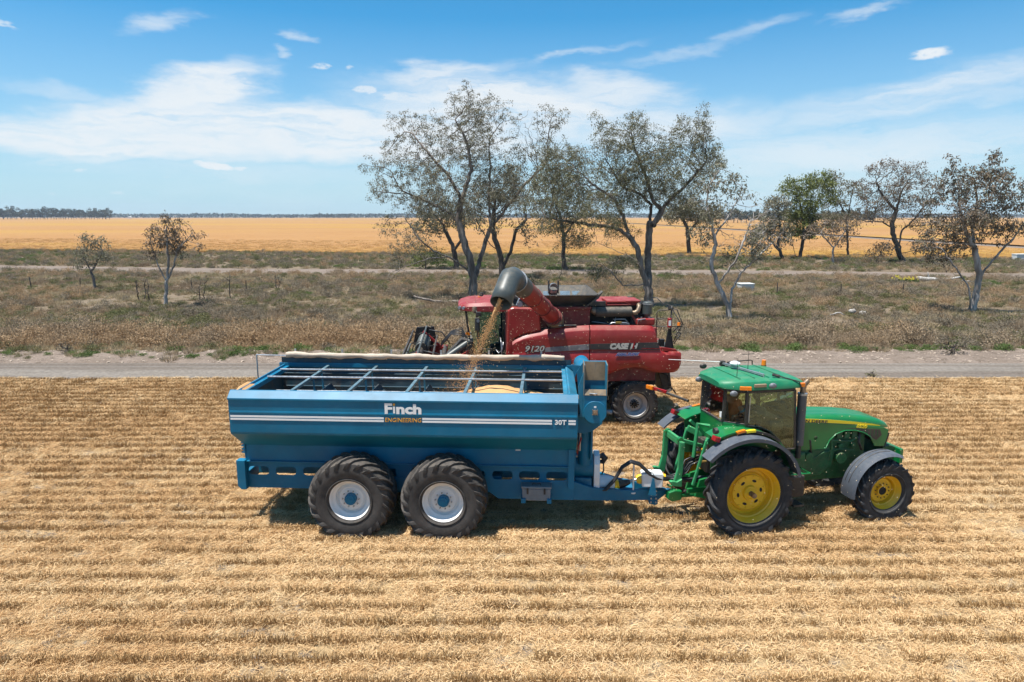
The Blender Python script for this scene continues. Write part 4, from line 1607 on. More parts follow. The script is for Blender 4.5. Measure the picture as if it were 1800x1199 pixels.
protos = [far_tree_proto(100 + i, 19 + 2 * (i % 3), 13 + 2 * (i % 2)) for i in range(4)]
fars = []
for i in range(52):          # wood on the left skyline
    px = -6 + i * 4.35 + random.uniform(-2, 2)
    Y = 1420 + random.uniform(-30, 60) + (px / 220) * 60
    s = (1.35 if px < 40 else 1.22) * random.uniform(.85, 1.12) * (0.85 if 60 < px < 80 else 1)
    fars.append((px, Y, s, 'dark gum tree in the far wood on the left skyline', 'gum trees of the far left wood'))
for i in range(14):
    px = 563 + i * 4.9 + random.uniform(-1.5, 1.5)
    fars.append((px, 2120 + random.uniform(-20, 20), .82 * random.uniform(.85, 1.1), 'dark gum tree in the small clump on the skyline left of the tallest gum',
                 'gum trees of the small skyline clump'))
for i in range(40):          # wood behind the right-hand trees
    px = 1225 + i * 7.4 + random.uniform(-3, 3)
    fars.append((px, 690 + random.uniform(-20, 40), .72 * random.uniform(.8, 1.12), 'dark bushy tree in the wood behind the right-hand gums',
                 'trees of the wood behind the right-hand gums'))
for i, (px, Y, s, lab, grp) in enumerate(fars):
    src = protos[i % 4]
    o = src if i < 4 else copy_tree(src)
    o.location = ((px - 900) / 1200 * Y * 1.0175, Y, 0)
    o.rotation_euler = (0, 0, random.uniform(0, 6.28))
    o.scale = (s, s, s * random.uniform(.85, 1.05))
    if i in (0, 52, 66): lab = {0: 'leftmost dark gum tree of the far left wood', 52: 'leftmost gum tree of the small skyline clump', 66: 'leftmost tree of the wood behind the right-hand gums'}[i]
    if i in (51, 65, 105): lab = {51: 'rightmost dark gum tree of the far left wood', 65: 'rightmost gum tree of the small skyline clump', 105: 'rightmost tree of the wood behind the right-hand gums'}[i]
    tag(o, lab, 'tree', grp)

# the continuous belt of trees on the horizon, one far-off mass
rng = np.random.RandomState(77)
n = 15000
az = rng.uniform(-0.80, 0.80, n)
D = 2750 + 250 * rng.rand(n)
X = D * np.tan(az)
Yb = D * np.ones(n)
top = 11 + 7 * vnoise(X * 0.006, X * 0 + 1, 3, 4) + 5 * (vnoise(X * .03, X * 0 + 5, 4, 2) - .5)
zc = top * rng.rand(n) ** .6
c = np.stack([X, Yb, zc], -1)
d = rng.normal(0, 1, (n, 3)); d /= np.linalg.norm(d, axis=1, keepdims=True)
s = np.cross(d, rng.normal(0, 1, (n, 3))); s /= np.linalg.norm(s, axis=1, keepdims=True)
L = 9 * rng.uniform(.6, 1.3, n)[:, None]
V = np.stack([c - d * L * .5, c + s * L * .4, c + d * L * .5, c - s * L * .4], 1).reshape(-1, 3)
V[:, 2] = np.maximum(V[:, 2], 0)
tag(np_obj('horizon_tree_belt', V, np.arange(n * 4).reshape(-1, 4), LEAF_DARK), 'thin dark belt of distant trees along the whole horizon', 'trees', kind='stuff')
mb = MB()
mb.box(-5, 5, -3, 3, 0, 4)
mb.prism([(-6, 4), (6, 4), (0, 6)], -3.5, 3.5)
o = mb.build('farm_shed', WHITE, None, loc=(-1157, 2100, 0))
tag(o, 'tiny white shed on the horizon right of the far left wood', 'shed')


# ================================================================== WHEELS
def tyre_mesh(R, W, rimR, nlug, lug=.045, sweep=.34, thick=.055, n=72):
    """tyre round the Y axis with chevron lugs"""
    m = MB()
    Rc = R - lug
    prof = [(rimR - .01, -W * .36), (rimR + .02, -W * .43), (rimR + (Rc - rimR) * .35, -W * .495), (rimR + (Rc - rimR) * .62, -W * .50),
            (Rc * .955, -W * .465), (Rc * .985, -W * .38), (Rc, -W * .20), (Rc, 0)]
    prof = prof + [(r, -y) for r, y in prof[-2::-1]]
    m.lathe(prof, n=n, closed=True)
    # raised ring and beads on the sidewall
    for sgn in (-1, 1):
        m.lathe([(rimR + .035, sgn * W * .44), (rimR + .045, sgn * (W * .44 + .022)), (rimR + .065, sgn * (W * .46 + .022)), (rimR + .08, sgn * W * .47)], n=n)

    def carc(t):
        """outer surface (r, |y|) for t along half the tread and down the shoulder"""
        pts = [(0, Rc, 0), (.55, Rc, W * .24), (.82, Rc * .988, W * .38), (1.0, Rc * .955, W * .468), (1.22, rimR + (Rc - rimR) * .70, W * .505)]
        for (t0, r0, y0), (t1, r1, y1) in zip(pts[:-1], pts[1:]):
            if t <= t1:
                f = (t - t0) / (t1 - t0)
                return r0 + (r1 - r0) * f, y0 + (y1 - y0) * f
        return pts[-1][1:]
    for sgn in (-1, 1):
        for k in range(nlug):
            a0 = 2 * PI * (k + (0.5 if sgn > 0 else 0)) / nlug
            rings = []
            for t in (-.10, .25, .55, .82, 1.0, 1.13, 1.22):
                r, y = carc(max(t, 0))
                if t < 0: y = -W * .03
                ang = a0 + sweep * (max(t, 0) ** 1.15) * (1 if t < 1 else 1.0)
                h = lug if t < .9 else lug * (1.0 if t < 1.05 else .65 if t < 1.2 else .05)
                th = thick * (0.85 + .5 * min(max(t, 0), 1))
                # normal direction leans outward on the shoulder
                lean = 0 if t < .7 else min(1, (t - .7) / .45)
                ro, yo = r + h * (1 - .55 * lean), y + h * .75 * lean
                ring = []
                for (rr, yy, w_) in ((r - .012, y, th), (ro, yo, th * .62), (ro, yo, -th * .62), (r - .012, y, -th)):
                    da = w_ / 2 / max(rr, .1)
                    ring.append((rr * math.cos(ang + da), sgn * yy, rr * math.sin(ang + da)))
                rings.append(ring)
            m.loft(rings)
    return m


def rim_mesh(rimR, W, depth, side, disc_r=.18, barrel=.05, hole=0.0, bead=.018):
    m = MB()
    yo = side * W * .42
    s = -side
    prof = [(rimR + bead, yo), (rimR + .004, yo + s * .012), (rimR - .012, yo + s * .03), (rimR - .022, yo + s * .075), (rimR - barrel, yo + s * .10),
            (rimR - barrel - .01, yo + s * (depth * .55)), (rimR - barrel - .035, yo + s * (depth * .62)),
            (rimR - barrel - .05, yo + s * depth), (disc_r + .05, yo + s * (depth - .01)), (disc_r + .02, yo + s * (depth - .045)),
            (disc_r - .03, yo + s * (depth - .045)), (max(hole, .002), yo + s * (depth - .045))]
    m.lathe(prof, n=64)
    # rear barrel
    m.lathe([(rimR + bead, -yo), (rimR - .02, -yo + side * .03), (rimR - barrel, -yo + side * .10), (rimR - barrel - .03, yo + s * depth)], n=48)
    return m, yo + s * (depth - .045), yo


def bolts(m, n, r, y, side, br=.017, bl=.03, a0=0.0):
    for k in range(n):
        a = a0 + 2 * PI * k / n
        m.cyl((r * math.cos(a), y, r * math.sin(a)), (r * math.cos(a), y + side * bl, r * math.sin(a)), br, br * .9, 6)


def wheel(parent, c, R, W, rimR, side, rim_mat, tyre_mat, hub_mat, nlug, depth, hubfn=None, disc_r=.18, rot=0.0, hole=0.0, src=None,
          lug=.045, sweep=.34, thick=.055, name='wheel'):
    rm, yd, yo = rim_mesh(rimR, W, depth, side, disc_r, hole=hole)
    w = rm.build(name, rim_mat, parent, smooth=True)
    w.location = c
    w.rotation_euler = (0, rot, 0)
    if src is None:
        ty = tyre_mesh(R, W, rimR, nlug, lug, sweep, thick).build('tyre', tyre_mat, w, smooth=True, recalc=True)
    else:
        ty = bpy.data.objects.new('tyre', src)
        COL.objects.link(ty)
        ty.parent = w
    if hubfn: hubfn(w, yd, yo, side)
    return w, ty.data


# ================================================================== THE GRAIN TRAILER (chaser bin)
BAR_GREY = surf('worn_bar_paint', (0.10, 0.20, 0.25), 0.45, metal=0.3, dust=0.3, var=0.2, scale=6)
cart = empty('grain_trailer', (-2.4, 15.25, 0), math.radians(-3.0))
tag(cart, 'long blue grain trailer with open ribbed bin and four big white-hubbed wheels', 'grain trailer')
XL, XR = -3.52, 3.82
# bin walls: outer skin polyline (y, z) on the near side, mirrored for the far side
prof = [(-1.455, 3.06), (-1.455, 2.80), (-1.464, 2.765), (-1.464, 2.745), (-1.455, 2.73), (-1.45, 2.32), (-1.43, 2.27), (-0.88, 1.86), (-0.85, 1.82), (-0.85, 1.46)]


def wall(sgn, name, lab=None):
    t = .012
    outer = [(y * (1 if sgn < 0 else -1), z) for y, z in prof]
    inner = [(y + (.014 if sgn < 0 else -.014), z) for y, z in outer]
    poly = outer + inner[::-1]
    m = MB().prism_x(poly, XL, XR)
    o = m.build(name, BLUE, cart, bevel=0)
    return o


wall(-1, 'side_wall')
wall(1, 'side_wall')
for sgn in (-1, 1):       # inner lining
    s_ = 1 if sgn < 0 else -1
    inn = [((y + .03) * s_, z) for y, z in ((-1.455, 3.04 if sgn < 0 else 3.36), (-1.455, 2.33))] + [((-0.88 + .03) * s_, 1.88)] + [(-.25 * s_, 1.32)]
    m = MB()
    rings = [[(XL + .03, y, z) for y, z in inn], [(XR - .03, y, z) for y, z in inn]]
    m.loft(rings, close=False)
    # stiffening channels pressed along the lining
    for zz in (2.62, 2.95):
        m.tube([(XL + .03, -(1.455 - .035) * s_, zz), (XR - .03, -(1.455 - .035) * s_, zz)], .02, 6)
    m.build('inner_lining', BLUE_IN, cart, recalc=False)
endpoly = [(-1.455, 3.04), (-1.45, 2.32), (-1.43, 2.27), (-.88, 1.86), (-.85, 1.46)]
endpoly = endpoly + [(-y, z) for y, z in endpoly[::-1]]
for xa, xb in ((XL - .02, XL), (XR, XR + .02)):
    MB().prism_x(endpoly, xa, xb).build('end_wall', BLUE, cart)
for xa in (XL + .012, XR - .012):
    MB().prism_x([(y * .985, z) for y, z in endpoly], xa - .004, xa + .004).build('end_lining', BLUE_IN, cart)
# rim: sloping lip along each side, folded ledge along each end
for s_ in (-1, 1):
    pl = [(s_ * 1.475, 3.03), (s_ * 1.475, 3.07), (s_ * 1.315, 3.205), (s_ * 1.265, 3.205), (s_ * 1.265, 3.10), (s_ * 1.30, 3.10)]
    dz = 0.0
    if s_ > 0: pl = [(1.475, 3.03), (1.475, 3.22), (1.40, 3.22), (1.40, 3.12)]
    MB().prism_x([(y, z + dz) for y, z in pl], XL - .03, XR + .03).build('rim_rail', BLUE, cart, bevel=.006)
for x0, sgn in ((XL - .03, 1), (XR + .03, -1)):
    pz = [(x0, 3.04), (x0, 3.08), (x0 + sgn * .17, 3.215), (x0 + sgn * .20, 3.215), (x0 + sgn * .215, 3.165), (x0 + sgn * .30, 3.165), (x0 + sgn * .30, 3.06)]
    MB().prism(pz, -1.30, 1.30).build('end_ledge', BLUE_WORN if sgn < 0 else BLUE, cart, bevel=.005)
for x in (-2.27, -1.04, .22, 1.46, 2.65):
    MB().box(x - .035, x + .035, -1.29, 1.33, 3.12, 3.185).build('cross_bar', BAR_GREY, cart, bevel=.006)
    mb = MB()
    mb.obox((x + .16, .1, 2.62), (.30, 2.30, .02), (0, math.radians(52), 0))
    mb.obox((x - .02, .1, 2.62), (.26, 2.30, .02), (0, math.radians(-58), 0))
    mb.build('baffle', BLUE_IN, cart)
    for yy in (.15, .75):
        MB().cyl((x + .06, yy, 2.55), (x + .02, yy, 3.12), .022, n=8).build('strut', BLUE_WORN, cart)
for y, z in ((.72, 3.20), (-.05, 3.20)):
    MB().cyl((XL + .27, y, z), (XR - .27, y, z + (.02 if y > 0 else 0)), .024, n=8).build('tarp_bow_rail', STEEL, cart, smooth=True)
MB().cyl((XL + .4, .10, 2.83), (XR - .1, .10, 2.83), .026, n=8).build('inner_rod', STEEL, cart, smooth=True)

# rolled tarpaulin on the far rim
rng = np.random.RandomState(5)
pts, rr = [], []
for i in range(90):
    t = i / 89
    x = -3.36 + t * 6.98
    pts.append((x, 1.41 + .012 * math.sin(t * 31), 3.43 - .02 * math.sin(t * PI) + .008 * math.sin(t * 55)))
    rr.append(.052 + .010 * math.sin(t * 43) + .012 * rng.rand())
m = MB().tube(pts, rr, 12)
m.v = [(x, y, z if z > 3.39 else z - .03 * abs(math.sin(x * 9 + y * 14))) for x, y, z in m.v]
m.build('rolled_tarpaulin', CANVAS, cart, smooth='all')
m = MB().tube([(-4.12, 1.40, 3.41), (-3.3, 1.40, 3.40)], .018, 6).build('tarpaulin_arm', STEEL, cart)
MB().tube([(-4.12, 1.40, 3.42), (-4.12, 1.40, 2.6), (-3.56, 1.36, 2.5)], .020, 6).build('tarpaulin_stay', STEEL, cart)
for x in (-3.15, -1.95, -.70, .55, 1.75, 3.05):
    MB().box(x - .022, x + .022, 1.48, 1.505, 3.2, 3.56).build('tarpaulin_post', STEEL, cart)

# white double stripe and lettering on the near side
YS = -1.461
for x0, x1 in ((XL + .01, -.215), (.60, 3.31), (3.65, 3.80)):
    for z in (2.675, 2.615):
        MB().box(x0, x1, YS - .003, YS + .001, z - .020, z + .020).build('stripe', TEXT_WHITE, cart)
text_obj('F', 'lettering', TEXT_WHITE, cart, (-.19, YS, 2.785), .30, .16, bold=.012)
text_obj('nch', 'lettering', TEXT_WHITE, cart, (.055, YS, 2.785), .285, .53, bold=.012)
MB().box(-.012, .030, YS - .004, YS + .004, 2.785, 2.93).build('lettering', TEXT_WHITE, cart)
MB().box(-.012, .030, YS - .004, YS + .004, 2.955, 3.0).build('lettering_dot', TEXT_ORANGE, cart)
text_obj('ENGINEERING', 'lettering', TEXT_ORANGE, cart, (-.19, YS, 2.600), .125, .77, shear=.12, bold=0)
text_obj('30T', 'lettering', TEXT_WHITE, cart, (3.37, YS, 2.598), .135, .24, bold=.004)
MB().box(2.52, 2.64, -.853, -.851, 1.795, 1.845).build('sticker', DECAL_GREY, cart)
MB().box(2.528, 2.632, -.8545, -.852, 1.808, 1.832).build('sticker', TEXT_WHITE, cart)

# little heap of grain lying on the left ledge
gx = np.linspace(-3.53, -3.25, 12); gy = np.linspace(-1.30, -.50, 26)
GX, GY = np.meshgrid(gx, gy)
base = np.where(GX < -3.38, 3.085 + (GX + 3.55) / .17 * .13, 3.17)
hgt = .07 * np.clip(1 - ((GX + 3.42) / .12) ** 2, 0, 1) * np.clip(1.3 - ((GY + .95) / .33) ** 2, 0, 1)
GZ = base - .012 + hgt + .006 * (vnoise(GX * 30, GY * 30, 2, 2))
V = np.stack([GX, GY, GZ], -1).reshape(-1, 3)
i = np.arange(11 * 25); r0, c0 = i // 11, i % 11
a = r0 * 12 + c0
V = V @ np.array([[math.cos(math.radians(-3)), math.sin(math.radians(-3)), 0], [-math.sin(math.radians(-3)), math.cos(math.radians(-3)), 0], [0, 0, 1]])
o = np_obj('spilled_grain', V + np.array([-2.4, 15.25, 0]), np.stack([a, a + 1, a + 13, a + 12], -1), GRAIN, smooth=True)
tag(o, 'small heap of grain spilled on the left end ledge of the blue trailer', 'grain', kind='stuff')
# the grain heap inside the bin
GX, GY = np.meshgrid(np.linspace(-3.3, 3.7, 90), np.linspace(-1.36, 1.36, 44))
d1 = np.sqrt((GX - 2.0) ** 2 + ((GY - .12) * 1.0) ** 2)
GZ = 3.10 - .36 * np.sqrt(d1 ** 2 + .02) + .14 * (vnoise(GX * 2.2, GY * 2.2, 9, 4) - .5)
GZ = np.maximum(GZ, 2.05 + .15 * vnoise(GX, GY, 6, 3) - .12 * np.abs(GY))
lim = 1.40 - np.clip((2.3 - GZ) / .4, 0, 1) * .5
GY2 = np.clip(GY, -lim, lim)
V = np.stack([GX, GY2, GZ], -1).reshape(-1, 3)
V = V @ np.array([[math.cos(math.radians(-3)), math.sin(math.radians(-3)), 0], [-math.sin(math.radians(-3)), math.cos(math.radians(-3)), 0], [0, 0, 1]])
i = np.arange(89 * 43); r0, c0 = i // 89, i % 89
a = r0 * 90 + c0
o = np_obj('grain_heap', V + np.array([-2.4, 15.25, 0]), np.stack([a, a + 1, a + 91, a + 90], -1), GRAIN, smooth=True)
tag(o, 'cone of golden wheat heaped inside the right half of the blue bin', 'grain', kind='stuff')

# chassis side plates with rounded slots
slots = [(-3.50, -3.03), (-2.88, -2.41), (-2.25, -1.78), (-1.62, -1.15), (-.42, .05), (.20, .67), (1.38, 1.85), (2.01, 2.46), (2.60, 3.06), (3.20, 3.66)]
z0, z1, cr = 1.115, 1.315, .075


def chassis_plate(y0, y1):
    m = MB()
    m.box(-3.56, 3.81, y0, y1, z1, 1.46)
    m.prism([(-3.56, z0), (-3.56, .90), (-3.50, .81), (1.95, .81), (2.14, .665), (3.81, .665), (3.81, z0)], y0, y1)
    xs = [-3.56] + [v for s_ in slots for v in s_] + [3.81]
    for k in range(0, len(xs), 2):
        m.box(xs[k], xs[k + 1], y0, y1, z0, z1)
    for a, b in slots:
        for (cx, sx) in ((a, 1), (b, -1)):
            for (cz, sz) in ((z0, 1), (z1, -1)):
                poly = [(cx, cz), (cx + sx * cr, cz), (cx + sx * cr * .29, cz + sz * cr * .29), (cx, cz + sz * cr)]
                m.prism(poly, y0, y1)
    return m


chassis_plate(-.815, -.80).build('chassis_plate', BLUE, cart)
chassis_plate(.80, .815).build('chassis_plate', BLUE, cart)
MB().box(XL, XR, -.905, -.80, 1.445, 1.468).build('chassis_ledge', BLUE, cart, bevel=.004)
MB().box(-3.5, 3.8, -.80, .80, 1.40, 1.44).build('chassis_floor', BLUE_WORN, cart)
MB().box(-3.5, 3.8, -.30, .30, .95, 1.30).build('auger_trough', BLUE_WORN, cart, bevel=.02)
for x in (3.70,):
    MB().box(x - .02, x + .115, -.90, -.80, .95, 1.86).build('corner_post', BLUE, cart, bevel=.006)
for s_ in (-1, 1):
    MB().prism([(-3.70, .90), (-3.62, .82), (-3.50, .82), (-3.50, 1.50), (-3.70, 1.50)], s_ * .98, s_ * .80).build('rear_corner_post', BLUE, cart, bevel=.012)
MB().box(-3.66, -3.56, -.80, .80, .88, 1.14).build('rear_beam', BLUE, cart, bevel=.01)
MB().box(-3.40, -3.30, -.30, -.22, 1.10, 1.16).build('tail_light', ORANGE_LENS, cart, bevel=.01)
MB().cyl((-3.42, -.35, 1.16), (-3.42, -.35, 1.30), .03, n=8).build('drain_cap', WHITE_PLASTIC, cart)
for k in range(7):      # ragged ladder rungs at the tail
    z = 1.62 + k * .075
    MB().prism([(-3.54, z), (-3.63, z + .02), (-3.61, z + .045), (-3.54, z + .045)], -.84, -.45).build('ladder_rung', BLUE, cart)
# axles and walking beam
for x in (-.98, 1.02):
    MB().cyl((x, -.95, .90), (x, .95, .90), .07, n=12).build('axle', BLUE, cart)
for s_ in (-1, 1):
    MB().prism([(-1.25, .84), (-1.2, .72), (1.25, .72), (1.3, .84), (1.15, 1.0), (.3, 1.08), (-.25, 1.08), (-1.1, 1.0)], s_ * .62, s_ * .72).build('walking_beam', BLUE, cart, bevel=.01)
    MB().box(-.16, .20, s_ * .58, s_ * .78, .88, 1.42).build('pivot_bracket', BLUE, cart, bevel=.01)
MB().prism([(1.25, .80), (2.2, .80), (2.2, 1.1), (1.25, 1.1)], -.6, .6).build('belly_box', BLUE_WORN, cart, bevel=.01)


def cart_hub(w, yd, yo, side):
    m = MB()
    m.cyl((0, yd - side * .05, 0), (0, yd + side * .10, 0), .125, n=24)
    m.cyl((0, yd + side * .10, 0), (0, yd + side * .13, 0), .105, .095, n=24)
    m.cyl((0, yd + side * .12, 0), (0, yd + side * .145, 0), .04, n=12)
    m.build('hub', BLUE, w, smooth=True)
    b = MB()
    bolts(b, 10, .178, yd + side * .04, side, .018, .035)
    b.build('wheel_nuts', STEEL, w)


src = None
for k, (x, s_) in enumerate(((-.98, -1), (1.02, -1), (-.98, 1), (1.02, 1))):
    w, src = wheel(cart, (x, s_ * 1.30, .885), .925, .74, .425, s_, WHITE, TYRE_DUSTY, BLUE, 22, .20, cart_hub, disc_r=.24,
                   rot=.13 * k, src=src, lug=.05, sweep=.40, thick=.075)

# toolbox
tb = MB().box(2.68, 3.30, -1.08, -.83, .74, 1.02).build('toolbox', TOOLBOX, cart, bevel=.02)
MB().box(2.66, 3.32, -1.10, -.82, 1.023, 1.075).build('toolbox_lid', TOOLBOX, tb, bevel=.015)
for x in (2.80, 3.17):
    MB().box(x - .02, x + .02, -1.105, -1.085, .90, 1.04).build('latch', DARK, tb, bevel=.004)
for x in (2.90, 3.06):
    MB().box(x - .012, x + .012, -1.092, -1.081, .76, 1.01).build('rib', TOOLBOX, tb)
MB().tube([(2.90, -1.0, 1.075), (2.90, -1.0, 1.11), (3.08, -1.0, 1.11), (3.08, -1.0, 1.075)], .01, 6).build('handle', DARK, tb)
MB().box(2.66, 2.76, -1.13, -.82, .70, .80).build('toolbox_shelf', BLUE, cart, bevel=.005)
MB().box(3.22, 3.32, -1.13, -.82, .70, .80).build('toolbox_shelf', BLUE, cart, bevel=.005)

# drawbar: side plates sweep in to the bolted tongue
for s_ in (-1, 1):
    m = MB()
    secs = [(3.60, .80, .665, 1.09), (3.81, .79, .66, 1.08), (4.22, .62, .58, .88), (4.9, .40, .50, .74), (5.62, .20, .44, .70)]
    rings = []
    for x, y, za, zb in secs:
        rings.append([(x, s_ * y, za), (x, s_ * (y - .10), za), (x, s_ * (y - .10), zb), (x, s_ * y, zb)])
    m.loft(rings)
    m.build('drawbar_beam', BLUE, cart, bevel=.006)
m = MB()
m.prism([(5.56, .36), (5.70, .33), (5.76, .36), (5.74, .76), (5.62, .78), (5.56, .70)], -.23, .23)
m.build('bolt_plate', BLUE, cart, bevel=.008)
b = MB()
for z in (.41, .50, .59, .68):
    for x in (5.60, 5.71):
        b.cyl((x, -.23, z), (x, -.26, z), .020, n=6)
b.build('bolts', STEEL, cart)
m = MB()
m.loft([[(5.74, -.20, .42), (5.74, .20, .42), (5.74, .20, .68), (5.74, -.20, .68)],
        [(5.98, -.07, .55), (5.98, .07, .55), (5.98, .07, .63), (5.98, -.07, .63)],
        [(6.12, -.06, .56), (6.12, .06, .56), (6.12, .06, .62), (6.12, -.06, .62)]])
m.build('hitch_tongue', BLUE, cart, bevel=.008)
MB().box(4.0, 5.2, -.28, .28, .60, .70).build('drawbar_top_plate', BLUE, cart, bevel=.006)

# gearbox drum, belt guard, driveline and guards at the front
MB().cyl((3.83, -.25, 1.28), (4.26, -.25, 1.28), .27, n=28).build('drive_drum', BLUE, cart, smooth=True, bevel=.008)
MB().box(3.84, 4.22, -.52, .1, .74, 1.06).build('gearbox', BLUE_WORN, cart, bevel=.02)
MB().box(3.86, 4.16, -.44, -.38, 1.52, 1.56).build('clamp', STEEL, cart, bevel=.005)
gp = [(-.50, .68), (-.56, 1.1), (-.54, 1.40), (-.42, 1.57), (-.22, 1.62), (-.02, 1.56), (.08, 1.38), (.10, 1.1), (.04, .68)]
MB().prism_x(gp, 4.265, 4.40).build('belt_guard', WHITE_PLASTIC, cart, bevel=.02)
MB().tube([(4.40, -.2, .82), (4.62, -.2, .82), (4.70, -.2, .80), (4.76, -.2, .78)], [.20, .19, .17, .12], 20).build('driveline_cover', WHITE_PLASTIC, cart, smooth=True)
MB().tube([(4.76, -.2, .80), (4.80, -.2, .80), (4.88, -.2, .80)], [.13, .14, .09], 16).build('yellow_cone', YELLOW, cart, smooth=True)
MB().tube([(4.86, -.2, .81), (4.98, -.2, .83), (5.12, -.2, .88)], [.10, .09, .05], 12).build('universal_joint', DARK, cart, smooth=True)
MB().cyl((5.08, -.19, .87), (5.28, -.18, .93), .035, n=10).build('driveshaft', STEEL, cart, smooth=True)
MB().tube([(5.26, -.17, .92), (5.32, -.17, .93), (5.40, -.16, .94)], [.08, .11, .11], 16).build('yellow_cone', YELLOW, cart, smooth=True)
sp = [(5.38, .72), (5.38, 1.08), (5.44, 1.12), (5.70, 1.12), (5.72, 1.08), (5.72, .74)]
MB().prism([(5.38, .80), (5.36, 1.10), (5.40, 1.12), (5.62, 1.12), (5.60, .80)], -.33, -.02).build('shaft_guard', WHITE_PLASTIC, cart, bevel=.02)
MB().prism([(5.63, .78), (5.63, 1.12), (5.82, 1.12), (5.86, 1.08), (5.84, .78)], -.31, -.02).build('shaft_guard', WHITE_PLASTIC, cart, bevel=.02)
MB().tube([(5.86, -.16, .98), (5.92, -.16, .98)], [.09, .08], 14).build('yellow_cone', YELLOW, cart, smooth=True)
MB().tube([(5.92, -.16, .97), (6.2, -.13, .93), (6.7, -.08, .90)], [.07, .065, .06], 10).build('driveshaft', RUBBER, cart, smooth=True)
MB().prism([(5.52, .62), (5.70, .62), (5.64, 1.02), (5.60, 1.02)], -.36, -.34).build('guard_bracket', BLUE, cart)
MB().tube([(5.18, -.30, .64), (5.18, -.30, 1.36)], .020, 6).build('hose_stand', WHITE, cart)
MB().cyl((5.18, -.30, .64), (5.18, -.30, .67), .06, n=10).build('hose_stand_foot', WHITE, cart)
for k in range(3):
    dy, dz = -.04 * k, .025 * (k % 2)
    P_ = [(4.30, -.42 + dy, .76 + dz), (4.55, -.44 + dy, .80 + dz), (4.74, -.42 + dy, 1.02 + dz), (4.90, -.38 + dy, 1.30 + dz), (5.10, -.33 + dy, 1.42 + dz),
          (5.30, -.28 + dy, 1.34 + dz), (5.52, -.25 + dy, 1.12 + dz), (5.72, -.22 + dy, 1.00 + dz), (5.95, -.18 + dy, .96 + dz)]
    q = []
    for a_, b_ in zip(P_[:-1], P_[1:]):
        for t in (0, .5): q.append(Vector(a_).lerp(Vector(b_), t))
    q.append(Vector(P_[-1]))
    MB().tube(q, .030, 8).build('hydraulic_hose', RUBBER, cart, smooth='all')
for k in range(4):
    P_ = [(5.95, -.2 + .04 * k, .97), (6.15, -.20 + .05 * k, .96 + .02 * k), (6.4, -.15 + .05 * k, 1.10 + .03 * k), (6.55, -.08 + .03 * k, 1.32 + .03 * k), (6.62, 0, 1.52 + .03 * k)]
    MB().tube(P_, .017, 6).build('hydraulic_hose', RUBBER, cart, smooth='all')
MB().tube([(4.42, -.1, 1.45), (4.50, -.1, 1.42), (4.52, -.1, 1.1), (4.46, -.1, .95)], .018, 6).build('cable', RUBBER, cart, smooth='all')
MB().tube([(4.40, -.08, 1.42), (4.48, -.08, 1.45), (4.54, -.08, 1.38), (4.50, -.08, 1.30), (4.40, -.08, 1.30)], [.05, .08, .08, .06, .04], 8).build('cable_boot', RUBBER, cart, smooth='all')

# upright auger with its folded tube and discharge box
MB().tube([(4.06, -.45, 1.40), (4.05, -.55, 2.9)], .155, 20).build('upright_auger', BLUE, cart, smooth=True)
MB().box(4.17, 4.215, -.70, -.35, 1.55, 2.62).build('auger_edge_plate', BLUE, cart, bevel=.004)
MB().prism([(3.83, 2.22), (4.02, 2.19), (4.20, 2.26), (4.40, 2.42), (4.42, 2.60), (3.83, 2.62)], -.80, -.74).build('pivot_gusset', BLUE, cart, bevel=.006)
MB().tube([(3.93, -.76, 2.2), (3.93, -.70, 1.78)], .028, 8).build('hydraulic_ram', STEEL, cart)
MB().tube([(3.96, -.78, 2.1), (3.90, -.78, 1.9), (3.88, -.72, 1.7)], .014, 6).build('red_hose', RED_LENS, cart)
bx = MB()
bx.box(3.985, 4.0, -.98, -.50, 2.62, 3.76)
bx.box(4.455, 4.47, -.98, -.50, 2.62, 3.76)
bx.box(4.0, 4.455, -.56, -.50, 2.62, 3.76)
db = bx.build('discharge_box', BLUE_WORN, cart, bevel=.003)
MB().box(4.002, 4.453, -.575, -.563, 3.34, 3.75).build('wear_plate', BEIGE_DUST, db)
MB().box(4.0, 4.455, -.985, -.97, 2.72, 3.10).build('front_cover', BLUE, db, bevel=.004)
MB().obox((4.2275, -.965, 3.165), (.455, .02, .13), (math.radians(-25), 0, 0)).build('worn_lip', BEIGE_DUST, db, bevel=.003)
MB().tube([(4.10, -.99, 3.15), (4.22, -1.02, 3.15), (4.26, -1.0, 3.15)], .012, 6).build('latch', STEEL, db)
MB().box(3.978, 3.986, -1.0, -.50, 3.10, 3.77).build('edge_strip', BEIGE_DUST, db)
MB().box(4.47, 4.478, -1.0, -.50, 3.10, 3.77).build('edge_strip', BEIGE_DUST, db)
MB().prism([(3.985, 2.60), (3.985, 3.62), (3.86, 3.25), (3.92, 2.60)], -.90, -.86).build('side_flare', BLUE_WORN, cart)
dm = MB()
dm.cyl((4.225, -.985, 2.74), (4.225, -1.02, 2.74), .245, n=36)
dd = dm.build('end_bearing_plate', BLUE, cart, smooth=True, bevel=.004)
m = MB(); m.cyl((4.225, -1.02, 2.745), (4.225, -1.06, 2.745), .055, n=12); m.cyl((4.225, -1.06, 2.745), (4.225, -1.10, 2.745), .03, n=8)
for k in range(4):
    a = PI / 4 + k * PI / 2
    m.cyl((4.225 + .07 * math.cos(a), -1.02, 2.745 + .07 * math.sin(a)), (4.225 + .07 * math.cos(a), -1.045, 2.745 + .07 * math.sin(a)), .012, n=6)
m.build('bearing', STEEL_RUST, dd)
MB().box(4.20, 4.25, -1.022, -1.02, 2.84, 2.88).build('sticker', TEXT_WHITE, dd)
MB().tube([(4.22, -.46, 3.16), (4.16, .3, 3.20), (4.05, 1.7, 3.24)], .19, 20).build('folded_auger_tube', BLUE, cart, smooth=True)
